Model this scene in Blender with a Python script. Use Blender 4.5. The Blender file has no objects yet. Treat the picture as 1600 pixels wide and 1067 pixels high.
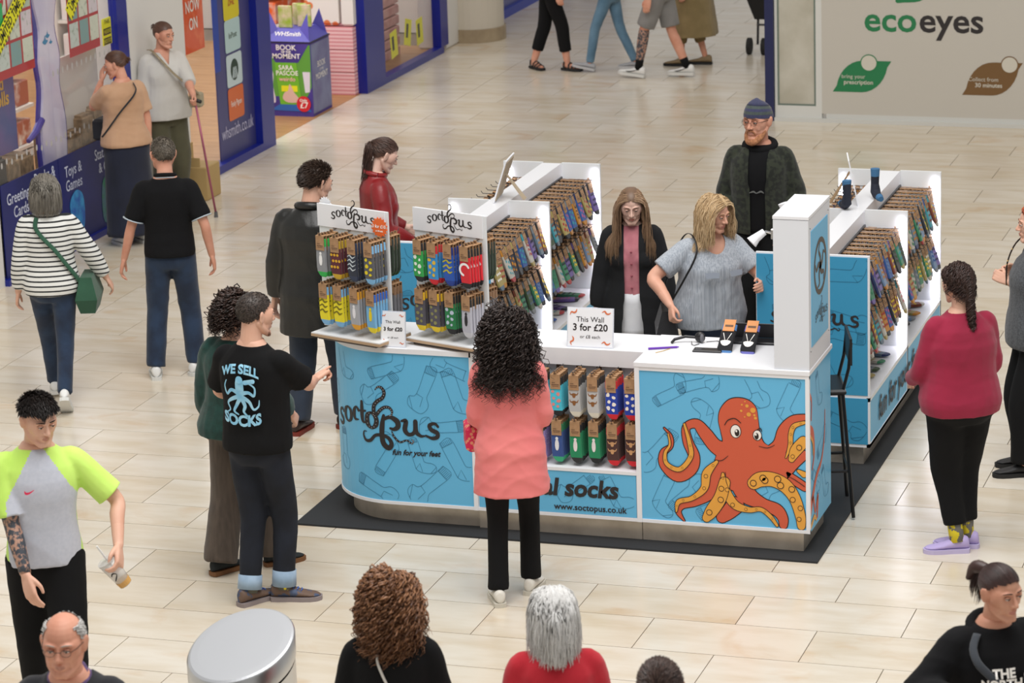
import bpy, bmesh, math, random
import numpy as np
from mathutils import Vector, Matrix, Quaternion
PI = math.pi
SC = bpy.context.scene
COL = SC.collection
# ---------------------------------------------------------------- camera, world, lights, exposure
cam = bpy.data.cameras.new('camera'); CAM = bpy.data.objects.new('camera', cam); COL.objects.link(CAM)
cam.sensor_width = 36.0; cam.sensor_fit = 'HORIZONTAL'
cam.lens = 4825.76 / 1600 * 36.0
cam.clip_start = 0.5; cam.clip_end = 200
CAM.location = (4.2784, -14.5266, 5.9105)
CAM.matrix_world = Matrix.Translation(CAM.location) @ Matrix.Rotation(math.radians(18.3686), 4, 'Z') @ Matrix.Rotation(math.radians(74.6284), 4, 'X') @ Matrix.Rotation(math.radians(-1.9470), 4, 'Z')
cam.dof.use_dof = True; cam.dof.focus_distance = 18.2; cam.dof.aperture_fstop = 5.0
SC.camera = CAM
world = bpy.data.worlds.new('mall_daylight'); SC.world = world; world.use_nodes = True
bg = world.node_tree.nodes['Background']; bg.inputs[0].default_value = (1.0, 0.985, 0.96, 1); bg.inputs[1].default_value = 0.46
def area(name, loc, size, power, color=(1, 1, 1), target=(0, 2, 0)):
    l = bpy.data.lights.new(name, 'AREA'); l.shape = 'RECTANGLE'; l.size, l.size_y = size; l.energy = power; l.color = color
    o = bpy.data.objects.new(name, l); COL.objects.link(o); o.location = loc
    o.rotation_euler = (Vector(target) - Vector(loc)).to_track_quat('-Z', 'Y').to_euler()
    return o
area('skylight', (0.5, -1.5, 11.0), (9, 9), 1560, (1.0, 0.985, 0.965), (-0.4, 1.0, 0))
area('skylight_far', (-3.0, 12.0, 11.0), (7, 8), 170, (1.0, 0.80, 0.56), (-3, 12, 0))
area('shop_ceiling_light', (-9.2, 12.0, 3.3), (3.5, 11), 330, (1.0, 0.96, 0.92), (-9.2, 12.01, 0))
SC.view_settings.view_transform = 'Standard'; SC.view_settings.look = 'None'
SC.view_settings.exposure = -0.06; SC.view_settings.gamma = 1.0; SC.view_settings.use_curve_mapping = False

# ---------------------------------------------------------------- materials
MATS = {}
def srgb(c):
    if isinstance(c, str):
        c = c.lstrip('#'); c = tuple(int(c[i:i+2], 16) / 255 for i in (0, 2, 4))
    return tuple(((v / 12.92) if v <= 0.04045 else ((v + 0.055) / 1.055) ** 2.4) for v in c[:3]) + (1,)
def mat(name, col, rough=0.6, metal=0.0, bump=0.0, bscale=300, col2=None, nscale=6, emit=0, coat=0, spec=0.5, alpha=None, wave=None, voro=None, stretch=(1, 1, 1), contrast=(0.35, 0.65), sheen=0):
    if name in MATS: return MATS[name]
    m = bpy.data.materials.new(name); m.use_nodes = True; nt = m.node_tree; b = nt.nodes['Principled BSDF']; L = nt.links
    b.inputs['Base Color'].default_value = srgb(col); b.inputs['Roughness'].default_value = rough; b.inputs['Metallic'].default_value = metal
    b.inputs['Specular IOR Level'].default_value = spec
    if coat: b.inputs['Coat Weight'].default_value = coat; b.inputs['Coat Roughness'].default_value = 0.1
    if sheen: b.inputs['Sheen Weight'].default_value = sheen
    if emit: b.inputs['Emission Color'].default_value = srgb(col); b.inputs['Emission Strength'].default_value = emit
    if alpha is not None: b.inputs['Alpha'].default_value = alpha
    tc = nt.nodes.new('ShaderNodeTexCoord'); mp = nt.nodes.new('ShaderNodeMapping'); L.new(tc.outputs['Object'], mp.inputs[0])
    mp.inputs['Scale'].default_value = stretch
    if col2 is not None:
        mx = nt.nodes.new('ShaderNodeMix'); mx.data_type = 'RGBA'; mx.inputs['A'].default_value = srgb(col); mx.inputs['B'].default_value = srgb(col2)
        rp = nt.nodes.new('ShaderNodeValToRGB'); rp.color_ramp.elements[0].position, rp.color_ramp.elements[1].position = contrast
        if wave is not None:   # horizontal stripes along z
            sp = nt.nodes.new('ShaderNodeSeparateXYZ'); L.new(mp.outputs[0], sp.inputs[0])
            a = nt.nodes.new('ShaderNodeMath'); a.operation = 'MULTIPLY'; a.inputs[1].default_value = wave; L.new(sp.outputs['Z'], a.inputs[0])
            f = nt.nodes.new('ShaderNodeMath'); f.operation = 'FRACT'; L.new(a.outputs[0], f.inputs[0]); L.new(f.outputs[0], rp.inputs[0])
        elif voro is not None:
            v = nt.nodes.new('ShaderNodeTexVoronoi'); v.inputs['Scale'].default_value = voro; L.new(mp.outputs[0], v.inputs['Vector']); L.new(v.outputs['Distance'], rp.inputs[0])
        else:
            n = nt.nodes.new('ShaderNodeTexNoise'); n.inputs['Scale'].default_value = nscale; n.inputs['Detail'].default_value = 5; L.new(mp.outputs[0], n.inputs['Vector']); L.new(n.outputs[0], rp.inputs[0])
        L.new(rp.outputs[0], mx.inputs['Factor']); L.new(mx.outputs['Result'], b.inputs['Base Color'])
    if bump:
        n2 = nt.nodes.new('ShaderNodeTexNoise'); n2.inputs['Scale'].default_value = bscale; n2.inputs['Detail'].default_value = 4; L.new(mp.outputs[0], n2.inputs['Vector'])
        bp = nt.nodes.new('ShaderNodeBump'); bp.inputs['Strength'].default_value = bump; bp.inputs['Distance'].default_value = 0.004; L.new(n2.outputs[0], bp.inputs['Height']); L.new(bp.outputs[0], b.inputs['Normal'])
    MATS[name] = m
    return m
def island_mat(name, cols, rough=0.5, spec=0.4, objrand=False, bump=0.0):
    """colour varies piece by piece"""
    if name in MATS: return MATS[name]
    m = bpy.data.materials.new(name); m.use_nodes = True; nt = m.node_tree; b = nt.nodes['Principled BSDF']; L = nt.links
    if objrand: g = nt.nodes.new('ShaderNodeObjectInfo'); o = g.outputs['Random']
    else: g = nt.nodes.new('ShaderNodeNewGeometry'); o = g.outputs['Random Per Island']
    rp = nt.nodes.new('ShaderNodeValToRGB'); L.new(o, rp.inputs[0])
    while len(rp.color_ramp.elements) < len(cols): rp.color_ramp.elements.new(0.5)
    for i, c in enumerate(cols): rp.color_ramp.elements[i].position = i / max(1, len(cols) - 1); rp.color_ramp.elements[i].color = srgb(c)
    L.new(rp.outputs[0], b.inputs['Base Color']); b.inputs['Roughness'].default_value = rough; b.inputs['Specular IOR Level'].default_value = spec
    MATS[name] = m; return m
WHITE = mat('white_laminate', '#e9eaee', 0.35)
BLACK = mat('black_print', '#2a2526', 0.6)

# ---------------------------------------------------------------- mesh builders
def link(o, parent=None):
    COL.objects.link(o)
    if parent is not None: o.parent = parent
    return o
def thing(name, label, cat, loc=(0, 0, 0), rz=0.0, group=None):
    o = bpy.data.objects.new(name, None); o.empty_display_size = 0.1; link(o); o.location = loc; o.rotation_euler = (0, 0, rz)
    o['label'] = label; o['category'] = cat
    if group: o['group'] = group
    return o
def tag(o, label, cat, group=None, kind=None):
    if label: o['label'] = label
    if cat: o['category'] = cat
    if group: o['group'] = group
    if kind: o['kind'] = kind
    return o
class MB:
    def __init__(s): s.v = []; s.f = []; s.m = []; s.mi = 0; s.xf = None
    def add(s, vs, fs, mi=None):
        b = len(s.v)
        if s.xf is not None: vs = [tuple(s.xf @ Vector(v)) for v in vs]
        s.v += [tuple(v) for v in vs]; s.f += [tuple(i + b for i in f) for f in fs]; s.m += [s.mi if mi is None else mi] * len(fs)
        return s
    def box(s, a, b, mi=None, bev=0.0):
        x0, y0, z0 = a; x1, y1, z1 = b
        if bev > 0:
            e = bev; vs = []
            for z, q in ((z0, e), (z0 + e, 0), (z1 - e, 0), (z1, e)):
                vs += [(x0 + q, y0 + q, z), (x1 - q, y0 + q, z), (x1 - q, y1 - q, z), (x0 + q, y1 - q, z)]
            fs = [(3, 2, 1, 0), (12, 13, 14, 15)]
            for k in range(3):
                for i in range(4): fs.append((k*4+i, k*4+(i+1) % 4, k*4+4+(i+1) % 4, k*4+4+i))
            return s.add(vs, fs, mi)
        vs = [(x0, y0, z0), (x1, y0, z0), (x1, y1, z0), (x0, y1, z0), (x0, y0, z1), (x1, y0, z1), (x1, y1, z1), (x0, y1, z1)]
        return s.add(vs, [(3, 2, 1, 0), (4, 5, 6, 7), (0, 1, 5, 4), (1, 2, 6, 5), (2, 3, 7, 6), (3, 0, 4, 7)], mi)
    def prism(s, pts, z0, z1, mi=None):
        n = len(pts); vs = [(x, y, z0) for x, y in pts] + [(x, y, z1) for x, y in pts]
        return s.add(vs, [tuple(range(n))[::-1], tuple(range(n, 2*n))] + [(i, (i+1) % n, n+(i+1) % n, n+i) for i in range(n)], mi)
    def loft(s, rings, mi=None, cap=True, close=True):
        n = len(rings[0]); vs = [p for r in rings for p in r]; fs = []
        for k in range(len(rings) - 1):
            for i in range(n if close else n - 1):
                j = (i + 1) % n; fs.append((k*n+i, k*n+j, (k+1)*n+j, (k+1)*n+i))
        if cap: fs += [tuple(range(n))[::-1], tuple(range((len(rings)-1)*n, len(rings)*n))]
        return s.add(vs, fs, mi)
    def tube(s, pts, r, n=8, mi=None, cap=True, flat=1.0, up=None):
        P = [Vector(p) for p in pts]; R = r if isinstance(r, (list, tuple)) else [r] * len(P); rings = []; u = None
        for i, p in enumerate(P):
            d = (P[min(i+1, len(P)-1)] - P[max(i-1, 0)]).normalized()
            if u is None:
                u = Vector(up) if up is not None else (Vector((0, 0, 1)) if abs(d.z) < 0.9 else Vector((1, 0, 0)))
            u = (u - d * u.dot(d)).normalized(); w = d.cross(u)
            rings.append([tuple(p + (u * math.sin(2*PI*k/n) * flat + w * math.cos(2*PI*k/n)) * R[i]) for k in range(n)])
        return s.loft(rings, mi, cap)
    def cyl(s, c, r, z0, z1, n=24, mi=None, r2=None):
        r2 = r if r2 is None else r2
        return s.loft([[(c[0]+q*math.cos(2*PI*k/n), c[1]+q*math.sin(2*PI*k/n), z) for k in range(n)] for q, z in ((r, z0), (r2, z1))], mi)
    def ell(s, c, r, n=14, m=9, mi=None, M=None):
        vs = []; fs = []
        for j in range(1, m):
            t = PI * j / m
            for i in range(n):
                a = 2*PI*i/n; vs.append((r[0]*math.sin(t)*math.cos(a), r[1]*math.sin(t)*math.sin(a), r[2]*math.cos(t)))
        vs += [(0, 0, r[2]), (0, 0, -r[2])]
        for j in range(m-2):
            for i in range(n): k = (i+1) % n; fs.append((j*n+i, (j+1)*n+i, (j+1)*n+k, j*n+k))
        T = len(vs) - 2
        for i in range(n): k = (i+1) % n; fs += [(T, i, k), (T+1, (m-2)*n+k, (m-2)*n+i)]
        C = Vector(c); vs = [tuple(C + (M @ Vector(v) if M is not None else Vector(v))) for v in vs]
        return s.add(vs, fs, mi)
    def mesh(s, name, mats, smooth=False):
        me = bpy.data.meshes.new(name); me.from_pydata(s.v, [], s.f)
        for m in (mats if isinstance(mats, (list, tuple)) else [mats]): me.materials.append(m)
        me.polygons.foreach_set('material_index', s.m)
        if smooth: me.polygons.foreach_set('use_smooth', [True] * len(s.f))
        me.update(); return me
    def build(s, name, mats, parent=None, smooth=False, label=None, loc=None):
        o = bpy.data.objects.new(name, s.mesh(name, mats, smooth)); link(o, parent)
        if label: o['label'] = label
        if loc: o.location = loc
        return o
def cat2(P, sub=6, closed=False):
    """Catmull-Rom through rows of P"""
    P = np.array(P, float); n = len(P)
    if n < 3 and not closed: return P
    out = []
    rng = range(n if closed else n - 1)
    for i in rng:
        if closed: a, b, c, d = P[(i-1) % n], P[i], P[(i+1) % n], P[(i+2) % n]
        else: a, b, c, d = P[max(i-1, 0)], P[i], P[i+1], P[min(i+2, n-1)]
        for k in range(sub):
            t = k / sub; out.append(0.5*((2*b)+(c-a)*t+(2*a-5*b+4*c-d)*t*t+(3*b-a-3*c+d)*t**3))
    if not closed: out.append(P[-1])
    return np.array(out)
def ribbon(mb, pts, fn, w=None, lift=0.0, mi=None, sub=6, closed=False, rnd=True):
    """flat brush stroke: pts rows (u, v[, width]); fn(u, v, lift) -> 3D"""
    P = np.array(pts, float)
    if P.shape[1] == 2: P = np.hstack([P, np.full((len(P), 1), w)])
    Q = cat2(P, sub, closed) if sub > 1 else P
    if closed: Q = np.vstack([Q, Q[:1]])
    T = np.gradient(Q[:, :2], axis=0)
    if closed: T[0] = T[-1] = Q[1, :2] - Q[-2, :2]
    T /= np.maximum(np.linalg.norm(T, axis=1, keepdims=True), 1e-9); N = np.stack([-T[:, 1], T[:, 0]], 1) * np.maximum(Q[:, 2:3], 1e-4) / 2
    A = Q[:, :2] + N; B = Q[:, :2] - N; k = len(Q)
    mb.add([fn(*p, lift) for p in A] + [fn(*p, lift) for p in B], [(i, i+1, k+i+1, k+i) for i in range(k-1)], mi)
    if rnd and not closed:
        for e in (0, -1):
            r = Q[e, 2] / 2
            if r > 0.0015: disc(mb, Q[e, :2], r, r, fn, lift + .00015, mi, 12)
def disc(mb, c, rx, ry, fn, lift=0.0, mi=None, n=20):
    mb.add([fn(c[0]+rx*math.cos(2*PI*i/n), c[1]+ry*math.sin(2*PI*i/n), lift) for i in range(n)], [tuple(range(n))], mi)
def poly(mb, pts, fn, lift=0.0, mi=None, sub=5, closed=True):
    """filled outline, ear-cut"""
    from mathutils.geometry import tessellate_polygon
    Q = cat2(pts, sub, True) if sub > 1 else np.array(pts, float)
    tr = tessellate_polygon([[Vector((p[0], p[1], 0)) for p in Q]])
    mb.add([fn(p[0], p[1], lift) for p in Q], [tuple(t) for t in tr], mi)
def frame_fn(o, ex, ey):
    o = Vector(o); ex = Vector(ex); ey = Vector(ey); nrm = ex.cross(ey).normalized()
    return lambda u, v, l=0.0: tuple(o + ex*u + ey*v + nrm*l)
TMP = bpy.data.scenes.new('scratch')
def text(name, body, size, fn_o, ex, ey, m, parent=None, bold=0.0, align='CENTER', sx=1.0, shear=0.0, space=1.0):
    """flat printed lettering laid on the plane ex, ey at fn_o"""
    c = bpy.data.curves.new(name, 'FONT'); c.body = body; c.size = size; c.align_x = align; c.align_y = 'CENTER'; c.offset = bold; c.shear = shear; c.resolution_u = 3; c.space_character = space
    c.fill_mode = 'FRONT'; c.materials.append(m)
    t = bpy.data.objects.new('t', c); TMP.collection.objects.link(t); TMP.view_layers[0].update(); dg = TMP.view_layers[0].depsgraph
    me = bpy.data.meshes.new_from_object(t.evaluated_get(dg)); bpy.data.objects.remove(t)
    ex = Vector(ex).normalized(); ey = Vector(ey).normalized(); n = ex.cross(ey)
    X = Matrix((ex * sx, ey, n)).transposed().to_4x4(); X.translation = Vector(fn_o)
    me.transform(X); me.name = name
    if not me.materials: me.materials.append(m)
    return link(bpy.data.objects.new(name, me), parent)
# ---------------------------------------------------------------- the mall: floor
def tile_material():
    m = bpy.data.materials.new('polished_limestone'); m.use_nodes = True; nt = m.node_tree; L = nt.links; b = nt.nodes['Principled BSDF']
    tc = nt.nodes.new('ShaderNodeTexCoord'); geo = nt.nodes.new('ShaderNodeNewGeometry'); oi = nt.nodes.new('ShaderNodeObjectInfo')
    mp = nt.nodes.new('ShaderNodeMapping'); mp.inputs['Scale'].default_value = (1, 3.2, 1); L.new(geo.outputs['Position'], mp.inputs[0])
    off = nt.nodes.new('ShaderNodeVectorMath'); off.operation = 'MULTIPLY_ADD'; L.new(oi.outputs['Random'], off.inputs[0]); off.inputs[1].default_value = (40, 40, 40); L.new(mp.outputs[0], off.inputs[2])
    n1 = nt.nodes.new('ShaderNodeTexNoise'); n1.inputs['Scale'].default_value = 2.2; n1.inputs['Detail'].default_value = 6; L.new(off.outputs[0], n1.inputs['Vector'])
    r1 = nt.nodes.new('ShaderNodeValToRGB'); e = r1.color_ramp.elements; e[0].position = 0.3; e[0].color = srgb('#d0c3ae'); e[1].position = 0.62; e[1].color = srgb('#dbd3c5'); L.new(n1.outputs[0], r1.inputs[0])
    n2 = nt.nodes.new('ShaderNodeTexNoise'); n2.inputs['Scale'].default_value = 1.9; n2.inputs['Detail'].default_value = 8; n2.inputs['Distortion'].default_value = 0.6
    mp2 = nt.nodes.new('ShaderNodeMapping'); mp2.inputs['Location'].default_value = (7, 3, 1); mp2.inputs['Scale'].default_value = (1, .42, 1); L.new(off.outputs[0], mp2.inputs[0]); L.new(mp2.outputs[0], n2.inputs['Vector'])
    r2 = nt.nodes.new('ShaderNodeValToRGB'); e = r2.color_ramp.elements; e[0].position = 0.60; e[0].color = (0, 0, 0, 1); e[1].position = 0.80; e[1].color = (0.7, 0.7, 0.7, 1); L.new(n2.outputs[0], r2.inputs[0])
    mx = nt.nodes.new('ShaderNodeMix'); mx.data_type = 'RGBA'; L.new(r2.outputs[0], mx.inputs['Factor']); L.new(r1.outputs[0], mx.inputs['A']); mx.inputs['B'].default_value = srgb('#c7a374')
    r3 = nt.nodes.new('ShaderNodeValToRGB'); e = r3.color_ramp.elements; e[0].color = srgb('#eadfca'); e[1].color = srgb('#ffffff'); e[1].position = 0.7; L.new(oi.outputs['Random'], r3.inputs[0])
    mu = nt.nodes.new('ShaderNodeMix'); mu.data_type = 'RGBA'; mu.blend_type = 'MULTIPLY'; mu.inputs['Factor'].default_value = 0.38; L.new(mx.outputs['Result'], mu.inputs['A']); L.new(r3.outputs[0], mu.inputs['B'])
    L.new(mu.outputs['Result'], b.inputs['Base Color'])
    n3 = nt.nodes.new('ShaderNodeTexNoise'); n3.inputs['Scale'].default_value = 1.3; n3.inputs['Detail'].default_value = 3; L.new(geo.outputs['Position'], n3.inputs['Vector'])
    mr = nt.nodes.new('ShaderNodeMapRange'); mr.inputs['To Min'].default_value = 0.14; mr.inputs['To Max'].default_value = 0.3; L.new(n3.outputs[0], mr.inputs[0]); L.new(mr.outputs[0], b.inputs['Roughness'])
    b.inputs['Specular IOR Level'].default_value = 0.6
    MATS['tile'] = m; return m
TILE = tile_material()
GROUT = mat('grey_grout', '#85786a', 0.8)
fl = MB().box((-12.2, -12, -0.12), (6.2, 30, -0.012)).build('floor', GROUT); fl['kind'] = 'structure'
rows = [-0.265, 0.185, 0.648, 1.1, 1.501, 1.88, 2.367, 2.804, 3.255, 3.702, 4.146]
rnd = random.Random(4)
w = [0.41, 0.47, 0.45, 0.43, 0.48, 0.44, 0.46, 0.44, 0.45, 0.46, 0.43, 0.47, 0.45, 0.45]; k = (10.44 - 4.146) / sum(w)
for q in w: rows.append(rows[-1] + q * k)
rows += [10.85, 11.33, 11.78, 12.25, 12.74, 13.16, 13.58]
par0 = 1            # row starting at -0.265 holds half-offset joints
for q in [0.45, 0.43, 0.46, 0.44] * 6: rows.append(rows[-1] + q)
for q in [0.44, 0.45, 0.42, 0.46] * 6: rows.insert(0, rows[0] - q); par0 ^= 1
um = MB().box((0, 0, -0.011), (1, 1, 0), bev=0.0).mesh('tile', TILE)
CI = CAM.matrix_world.inverted()
def view(x, y, z=0):
    q = CI @ Vector((x, y, z)); return (800 + 4825.76*q.x/-q.z, 533.5 - 4825.76*q.y/-q.z, -q.z)
tiles = []
for i in range(len(rows) - 1):
    y0, y1 = rows[i], rows[i+1]; off = 0.45 if (i + par0) % 2 else 0.0
    for k in range(-13, 7):
        x0 = k*0.9 + off; x1 = x0 + 0.9
        if y0 > 4: x0 *= 1.004; x1 *= 1.004
        if y0 > 3 and x0 < -5.88 < x1 and -5.88 - x0 > 0.1 and x1 + 5.88 > 0.1: spans = [(x0, -5.88), (-5.88, x1)]
        else: spans = [(x0, x1)]
        for a, b in spans:
            if a > 6.2 or b < -7.02: continue
            a = max(a, -7.0)
            b = min(b, 6.2)
            cx, cy, d = view((a+b)/2, (y0+y1)/2)
            v = -60 < cx < 1660 and -40 < cy < 1110
            tiles.append((v, -(b-a)*(y1-y0)/d**3, a, b, y0, y1))
tiles.sort(key=lambda t: (not t[0], t[1]))
for t in tiles[:300]:
    o = bpy.data.objects.new('tile', um); link(o, fl); a, b, y0, y1 = t[2:]
    o.location = (a + 0.0025, y0 + 0.0025, 0); o.scale = (b - a - 0.005, y1 - y0 - 0.005, 1)
rest = MB()
for t in tiles[300:]:
    a, b, y0, y1 = t[2:]; rest.box((a + 0.0025, y0 + 0.0025, -0.011), (b - 0.0025, y1 - 0.0025, 0))
o = rest.build('tile', [TILE], fl); o['kind'] = 'stuff'
# ---------------------------------------------------------------- kiosk materials and print
BLUE = mat('sky_blue_vinyl', '#64b8e2', 0.4); BLUE2 = mat('deep_blue_vinyl', '#3d95bd', 0.45)
LINE = mat('blue_line_print', '#3f86ab', 0.6); LINE2 = mat('dark_blue_line_print', '#2c7293', 0.6)
STEEL = mat('brushed_steel_plinth', '#b9b0a4', 0.35, 0.4, col2='#a0968a', nscale=9); MATM = mat('black_rubber_mat', '#26282b', 0.75, bump=0.4, bscale=900)
WOODE = mat('ply_edge', '#b89b7c', 0.6); SHELFW = mat('shelf_top_white', '#dfe0e2', 0.4)
SOCKO = [[(-.045, .20), (.045, .20), (.045, .02), (.05, -.03), (.11, -.06), (.14, -.10), (.12, -.14), (.07, -.145), (-.0, -.12), (-.045, -.08), (-.05, -.02)],
         [(-.05, .22), (.04, .22), (.035, .05), (.03, -.02), (.06, -.07), (.055, -.12), (.02, -.16), (-.05, -.15), (-.1, -.12), (-.105, -.06), (-.055, -.02)]]
def sock_prints(mb, fn, spots, lift=0.0012, w=0.0032, clip=None):
    for (u, v, a, s, k) in spots:
        s *= .74
        ca, sa = math.cos(a) * s, math.sin(a) * s
        T = lambda p: (u + p[0]*ca - p[1]*sa, v + p[0]*sa + p[1]*ca)
        O = SOCKO[k % 2]; pts = [T(p) for p in O]
        segs = [pts + [pts[0]]]
        c0, c1 = O[0], O[1]
        segs.append([T((c0[0], .165)), T((c1[0], .165))])
        for q in range(7): x = c0[0] + (c1[0]-c0[0])*(q+.5)/7; segs.append([T((x, O[0][1])), T((x, .165))])
        segs.append([T(O[5]), T(O[7])]) if k % 2 == 0 else segs.append([T(O[7]), T(O[9])])
        segs.append([T((O[-1][0]-.002, -.07 if k % 2 == 0 else -.02)), T((0, -.03)), T((.0, -.11))])
        for i, sg in enumerate(segs):
            Q = cat2(sg, 4) if i == 0 else np.array(sg)
            if clip:
                run = []
                for p in Q:
                    if clip[0] < p[0] < clip[1] and clip[2] < p[1] < clip[3]: run.append(p)
                    else:
                        if len(run) > 1: ribbon(mb, run, fn, w, lift, sub=1, rnd=False)
                        run = []
                if len(run) > 1: ribbon(mb, run, fn, w, lift, sub=1, rnd=False)
            else: ribbon(mb, Q, fn, w, lift, sub=1, rnd=False)
# the swirling wordmark, traced as brush strokes (x right, y down, width)
W = 30
LOGO = [
 [(60, 745, 22), (40, 728, 22), (0, 735, 24), (-25, 765, 26), (0, 795, 30), (40, 815, 32), (45, 850, 30), (5, 872, 24), (-45, 855, 18)],            # s
 [(150, 678, 12), (106, 712, 34), (106, 782, 36), (150, 816, 16), (196, 782, 34), (198, 712, 36), (150, 678, 12)],                                       # o
 [(306, 682, 26), (278, 656, 16), (248, 700, 36), (256, 768, 26), (304, 772, 9)],                                                                       # c
 [(352, 596, 26), (350, 690, 36), (354, 765, 30), (378, 785, 16), (394, 772, 6)], [(316, 684, 15), (392, 676, 15)],                                       # t
 [(452, 682, 16), (412, 712, 38), (412, 788, 42), (455, 826, 22), (500, 790, 40), (502, 725, 36), (452, 682, 16)],                                         # o
 [(505, 465, 6), (535, 436, 14), (572, 442, 22), (595, 485, 26), (575, 535, 28), (525, 570, 30), (488, 615, 32), (484, 680, 34), (500, 730, 34)],            # tentacle
 [(628, 696, 6), (652, 692, 12), (662, 655, 18), (635, 622, 22), (590, 622, 24), (550, 650, 26), (515, 690, 28)],
 [(580, 700, 24), (562, 790, 40), (556, 880, 40), (568, 960, 42), (615, 1000, 40), (645, 960, 34), (615, 905, 28), (555, 885, 26), (490, 892, 24), (435, 945, 26), (385, 950, 22), (360, 905, 16), (368, 868, 10), (395, 868, 6)],  # p stem
 [(575, 735, 24), (640, 710, 30), (705, 745, 44), (712, 795, 40), (675, 822, 28), (640, 815, 18)],
 [(652, 842, 8), (672, 890, 16), (725, 938, 15), (790, 918, 13), (838, 944, 12), (856, 922, 9), (838, 908, 6)],
 [(748, 740, 16), (790, 738, 34), (778, 820, 38), (815, 862, 30), (868, 835, 30), (880, 738, 36)], [(880, 738, 36), (884, 830, 36), (925, 868, 24), (965, 866, 12)],  # u
 [(1092, 772, 20), (1062, 745, 22), (1012, 765, 30), (1030, 805, 34), (1082, 830, 34), (1082, 868, 32), (1035, 884, 26), (975, 862, 14)]]                # s
def wordmark(name, parent, fn, s, ox, oy, m, lift=0.002, dots=True, wt=1.05):
    """fn(u, v, lift); logo right end at (ox, oy) = baseline"""
    mb = MB()
    for i, st in enumerate(LOGO): ribbon(mb, [((x - 1105)*s + ox, (890 - y)*s + oy, w_*s*wt) for x, y, w_ in st], fn, lift=lift + i*0.00004)
    if dots:
        mb.mi = 1
        for st in (LOGO[5], LOGO[6], LOGO[7][:8], LOGO[10], LOGO[4]):
            Q = cat2([(x, y) for x, y, _ in st], 4)
            for q in Q[2:-2:2]: disc(mb, ((q[0]-1105)*s + ox, (890-q[1])*s + oy), 3.2*s, 3.2*s, fn, lift + 0.0012, n=6)
    return mb.build(name, [m, WHITE], parent)
# ---------------------------------------------------------------- front counter: three 1 m sections
YF, ZB, ZT = 1.803, 0.135, 1.10
kc = thing('sales_counter', 'long white and light blue sock kiosk counter with curved left end, on a black mat', 'counter', (-0.4, 2.1, 0))
def kb(mb, name, mats, parent=kc, **k):
    o = mb.build(name, mats, parent, **k); o.location = (0.4, -2.1, 0) if parent is kc else (0, 0, 0); return o
mt = MB()
mt.prism([(-2.512, 1.69), (0.671, 1.69), (0.671, 2.7), (-2.512, 2.7)], 0.001, 0.012)
mt.box((0.30, 2.7, 0.001), (0.671, 6.25, 0.012)); mt.box((-2.512, 2.7, 0.001), (-1.70, 6.1, 0.012))
mo = mt.build('rubber_mat', MATM); tag(mo, 'black rubber floor mat laid under the sock kiosk', 'floor mat')
def arc(r, cx, cy, a0, a1, n=16): return [(cx + r*math.cos(math.radians(a0+(a1-a0)*i/n)), cy + r*math.sin(math.radians(a0+(a1-a0)*i/n))) for i in range(n+1)]
YB = 2.38
def leftplan(d, z=0):   # plan of the left section inset by d
    return [(-1.402, YF + d)] + arc(0.45 - d, -1.94, YF + 0.45, 270, 180) + [(-2.39 + d, YB - d), (-1.402, YB - d)]
REFL = mat('steel_painted_reflection', '#d2c8ba', 0.28, 0.45, col2='#b5aa9b', nscale=5)  # the floor's pale reflection is put into the steel's beige colour
kb(MB().prism(leftplan(0.07), 0.01, ZB).box((-1.398, YF + 0.05, 0.01), (-0.402, YB, ZB)).box((-0.398, YF + 0.05, 0.01), (0.556, YB, ZB)), 'plinth', REFL)
kb(MB().prism(leftplan(0.0), ZB, ZB + 0.02), 'bottom_trim', WHITE)
kb(MB().prism(leftplan(0.004), ZB + 0.02, ZT - 0.03), 'curved_front', BLUE)
kb(MB().prism(leftplan(-0.004), ZT - 0.03, ZT), 'countertop', WHITE)
kb(MB().box((-1.412, YF - 0.004, ZB), (-1.386, YF + 0.2, ZT - 0.001)), 'upright', WHITE)
# middle open bay
kb(MB().box((-1.386, YF, ZB), (-0.414, YB, ZB + 0.02)).box((-1.386, YF + .01, ZB + .02), (-0.414, YF + .03, 0.415)).box((-1.386, YF, 0.415), (-0.414, YB, 0.435)), 'base_box', [WHITE])
kb(MB().box((-1.38, YF + 0.004, ZB + 0.022), (-0.42, YF + .009, 0.413)), 'blue_fascia', BLUE)
kb(MB().box((-1.386, YF + 0.24, 0.435), (-0.414, YF + 0.26, 1.0)), 'slotted_back', mat('grey_white_panel', '#d4d6da', 0.5))
kb(MB().box((-1.386, YF + 0.20, 1.0), (-0.414, YB, ZT)), 'countertop', WHITE)
for i in range(8):
    x = -1.32 + i*0.122
    for z in (.955, .68): kb(MB().box((x, YF + 0.236, z), (x + .03, YF + 0.2395, z + .033)), 'peg_slot', mat('slot_dark', '#5a4636', 0.7))
# right section
kb(MB().box((-0.414, YF - 0.003, ZB), (-0.386, YB, ZT - .03)).box((-0.39, YF, ZB), (0.606, YF + .022, ZB + .02)).box((-0.39, YF, ZT - 0.05), (0.606, YF + .022, ZT - .03)).box((0.583, YF - .001, ZB), (0.606, YF + .022, ZT - .03)), 'white_frame', WHITE)
kb(MB().box((-0.387, YF + .006, ZB + .02), (0.585, YF + 0.03, ZT - .05)), 'blue_panel', BLUE)
kb(MB().box((0.57, YF + .022, ZB), (0.602, YB, ZT - .03)), 'side_panel', BLUE)
kb(MB().box((-0.416, YF - .006, ZT - .03), (0.61, YB + .02, ZT), bev=.003), 'countertop', WHITE)
F0 = frame_fn((0, YF, 0), (1, 0, 0), (0, 0, 1)); 
FP = lambda u, v, l=0.0: (u, YF + .006 - l, v)
FM = lambda u, v, l=0.0: (u, YF + .004 - l, v)
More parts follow.
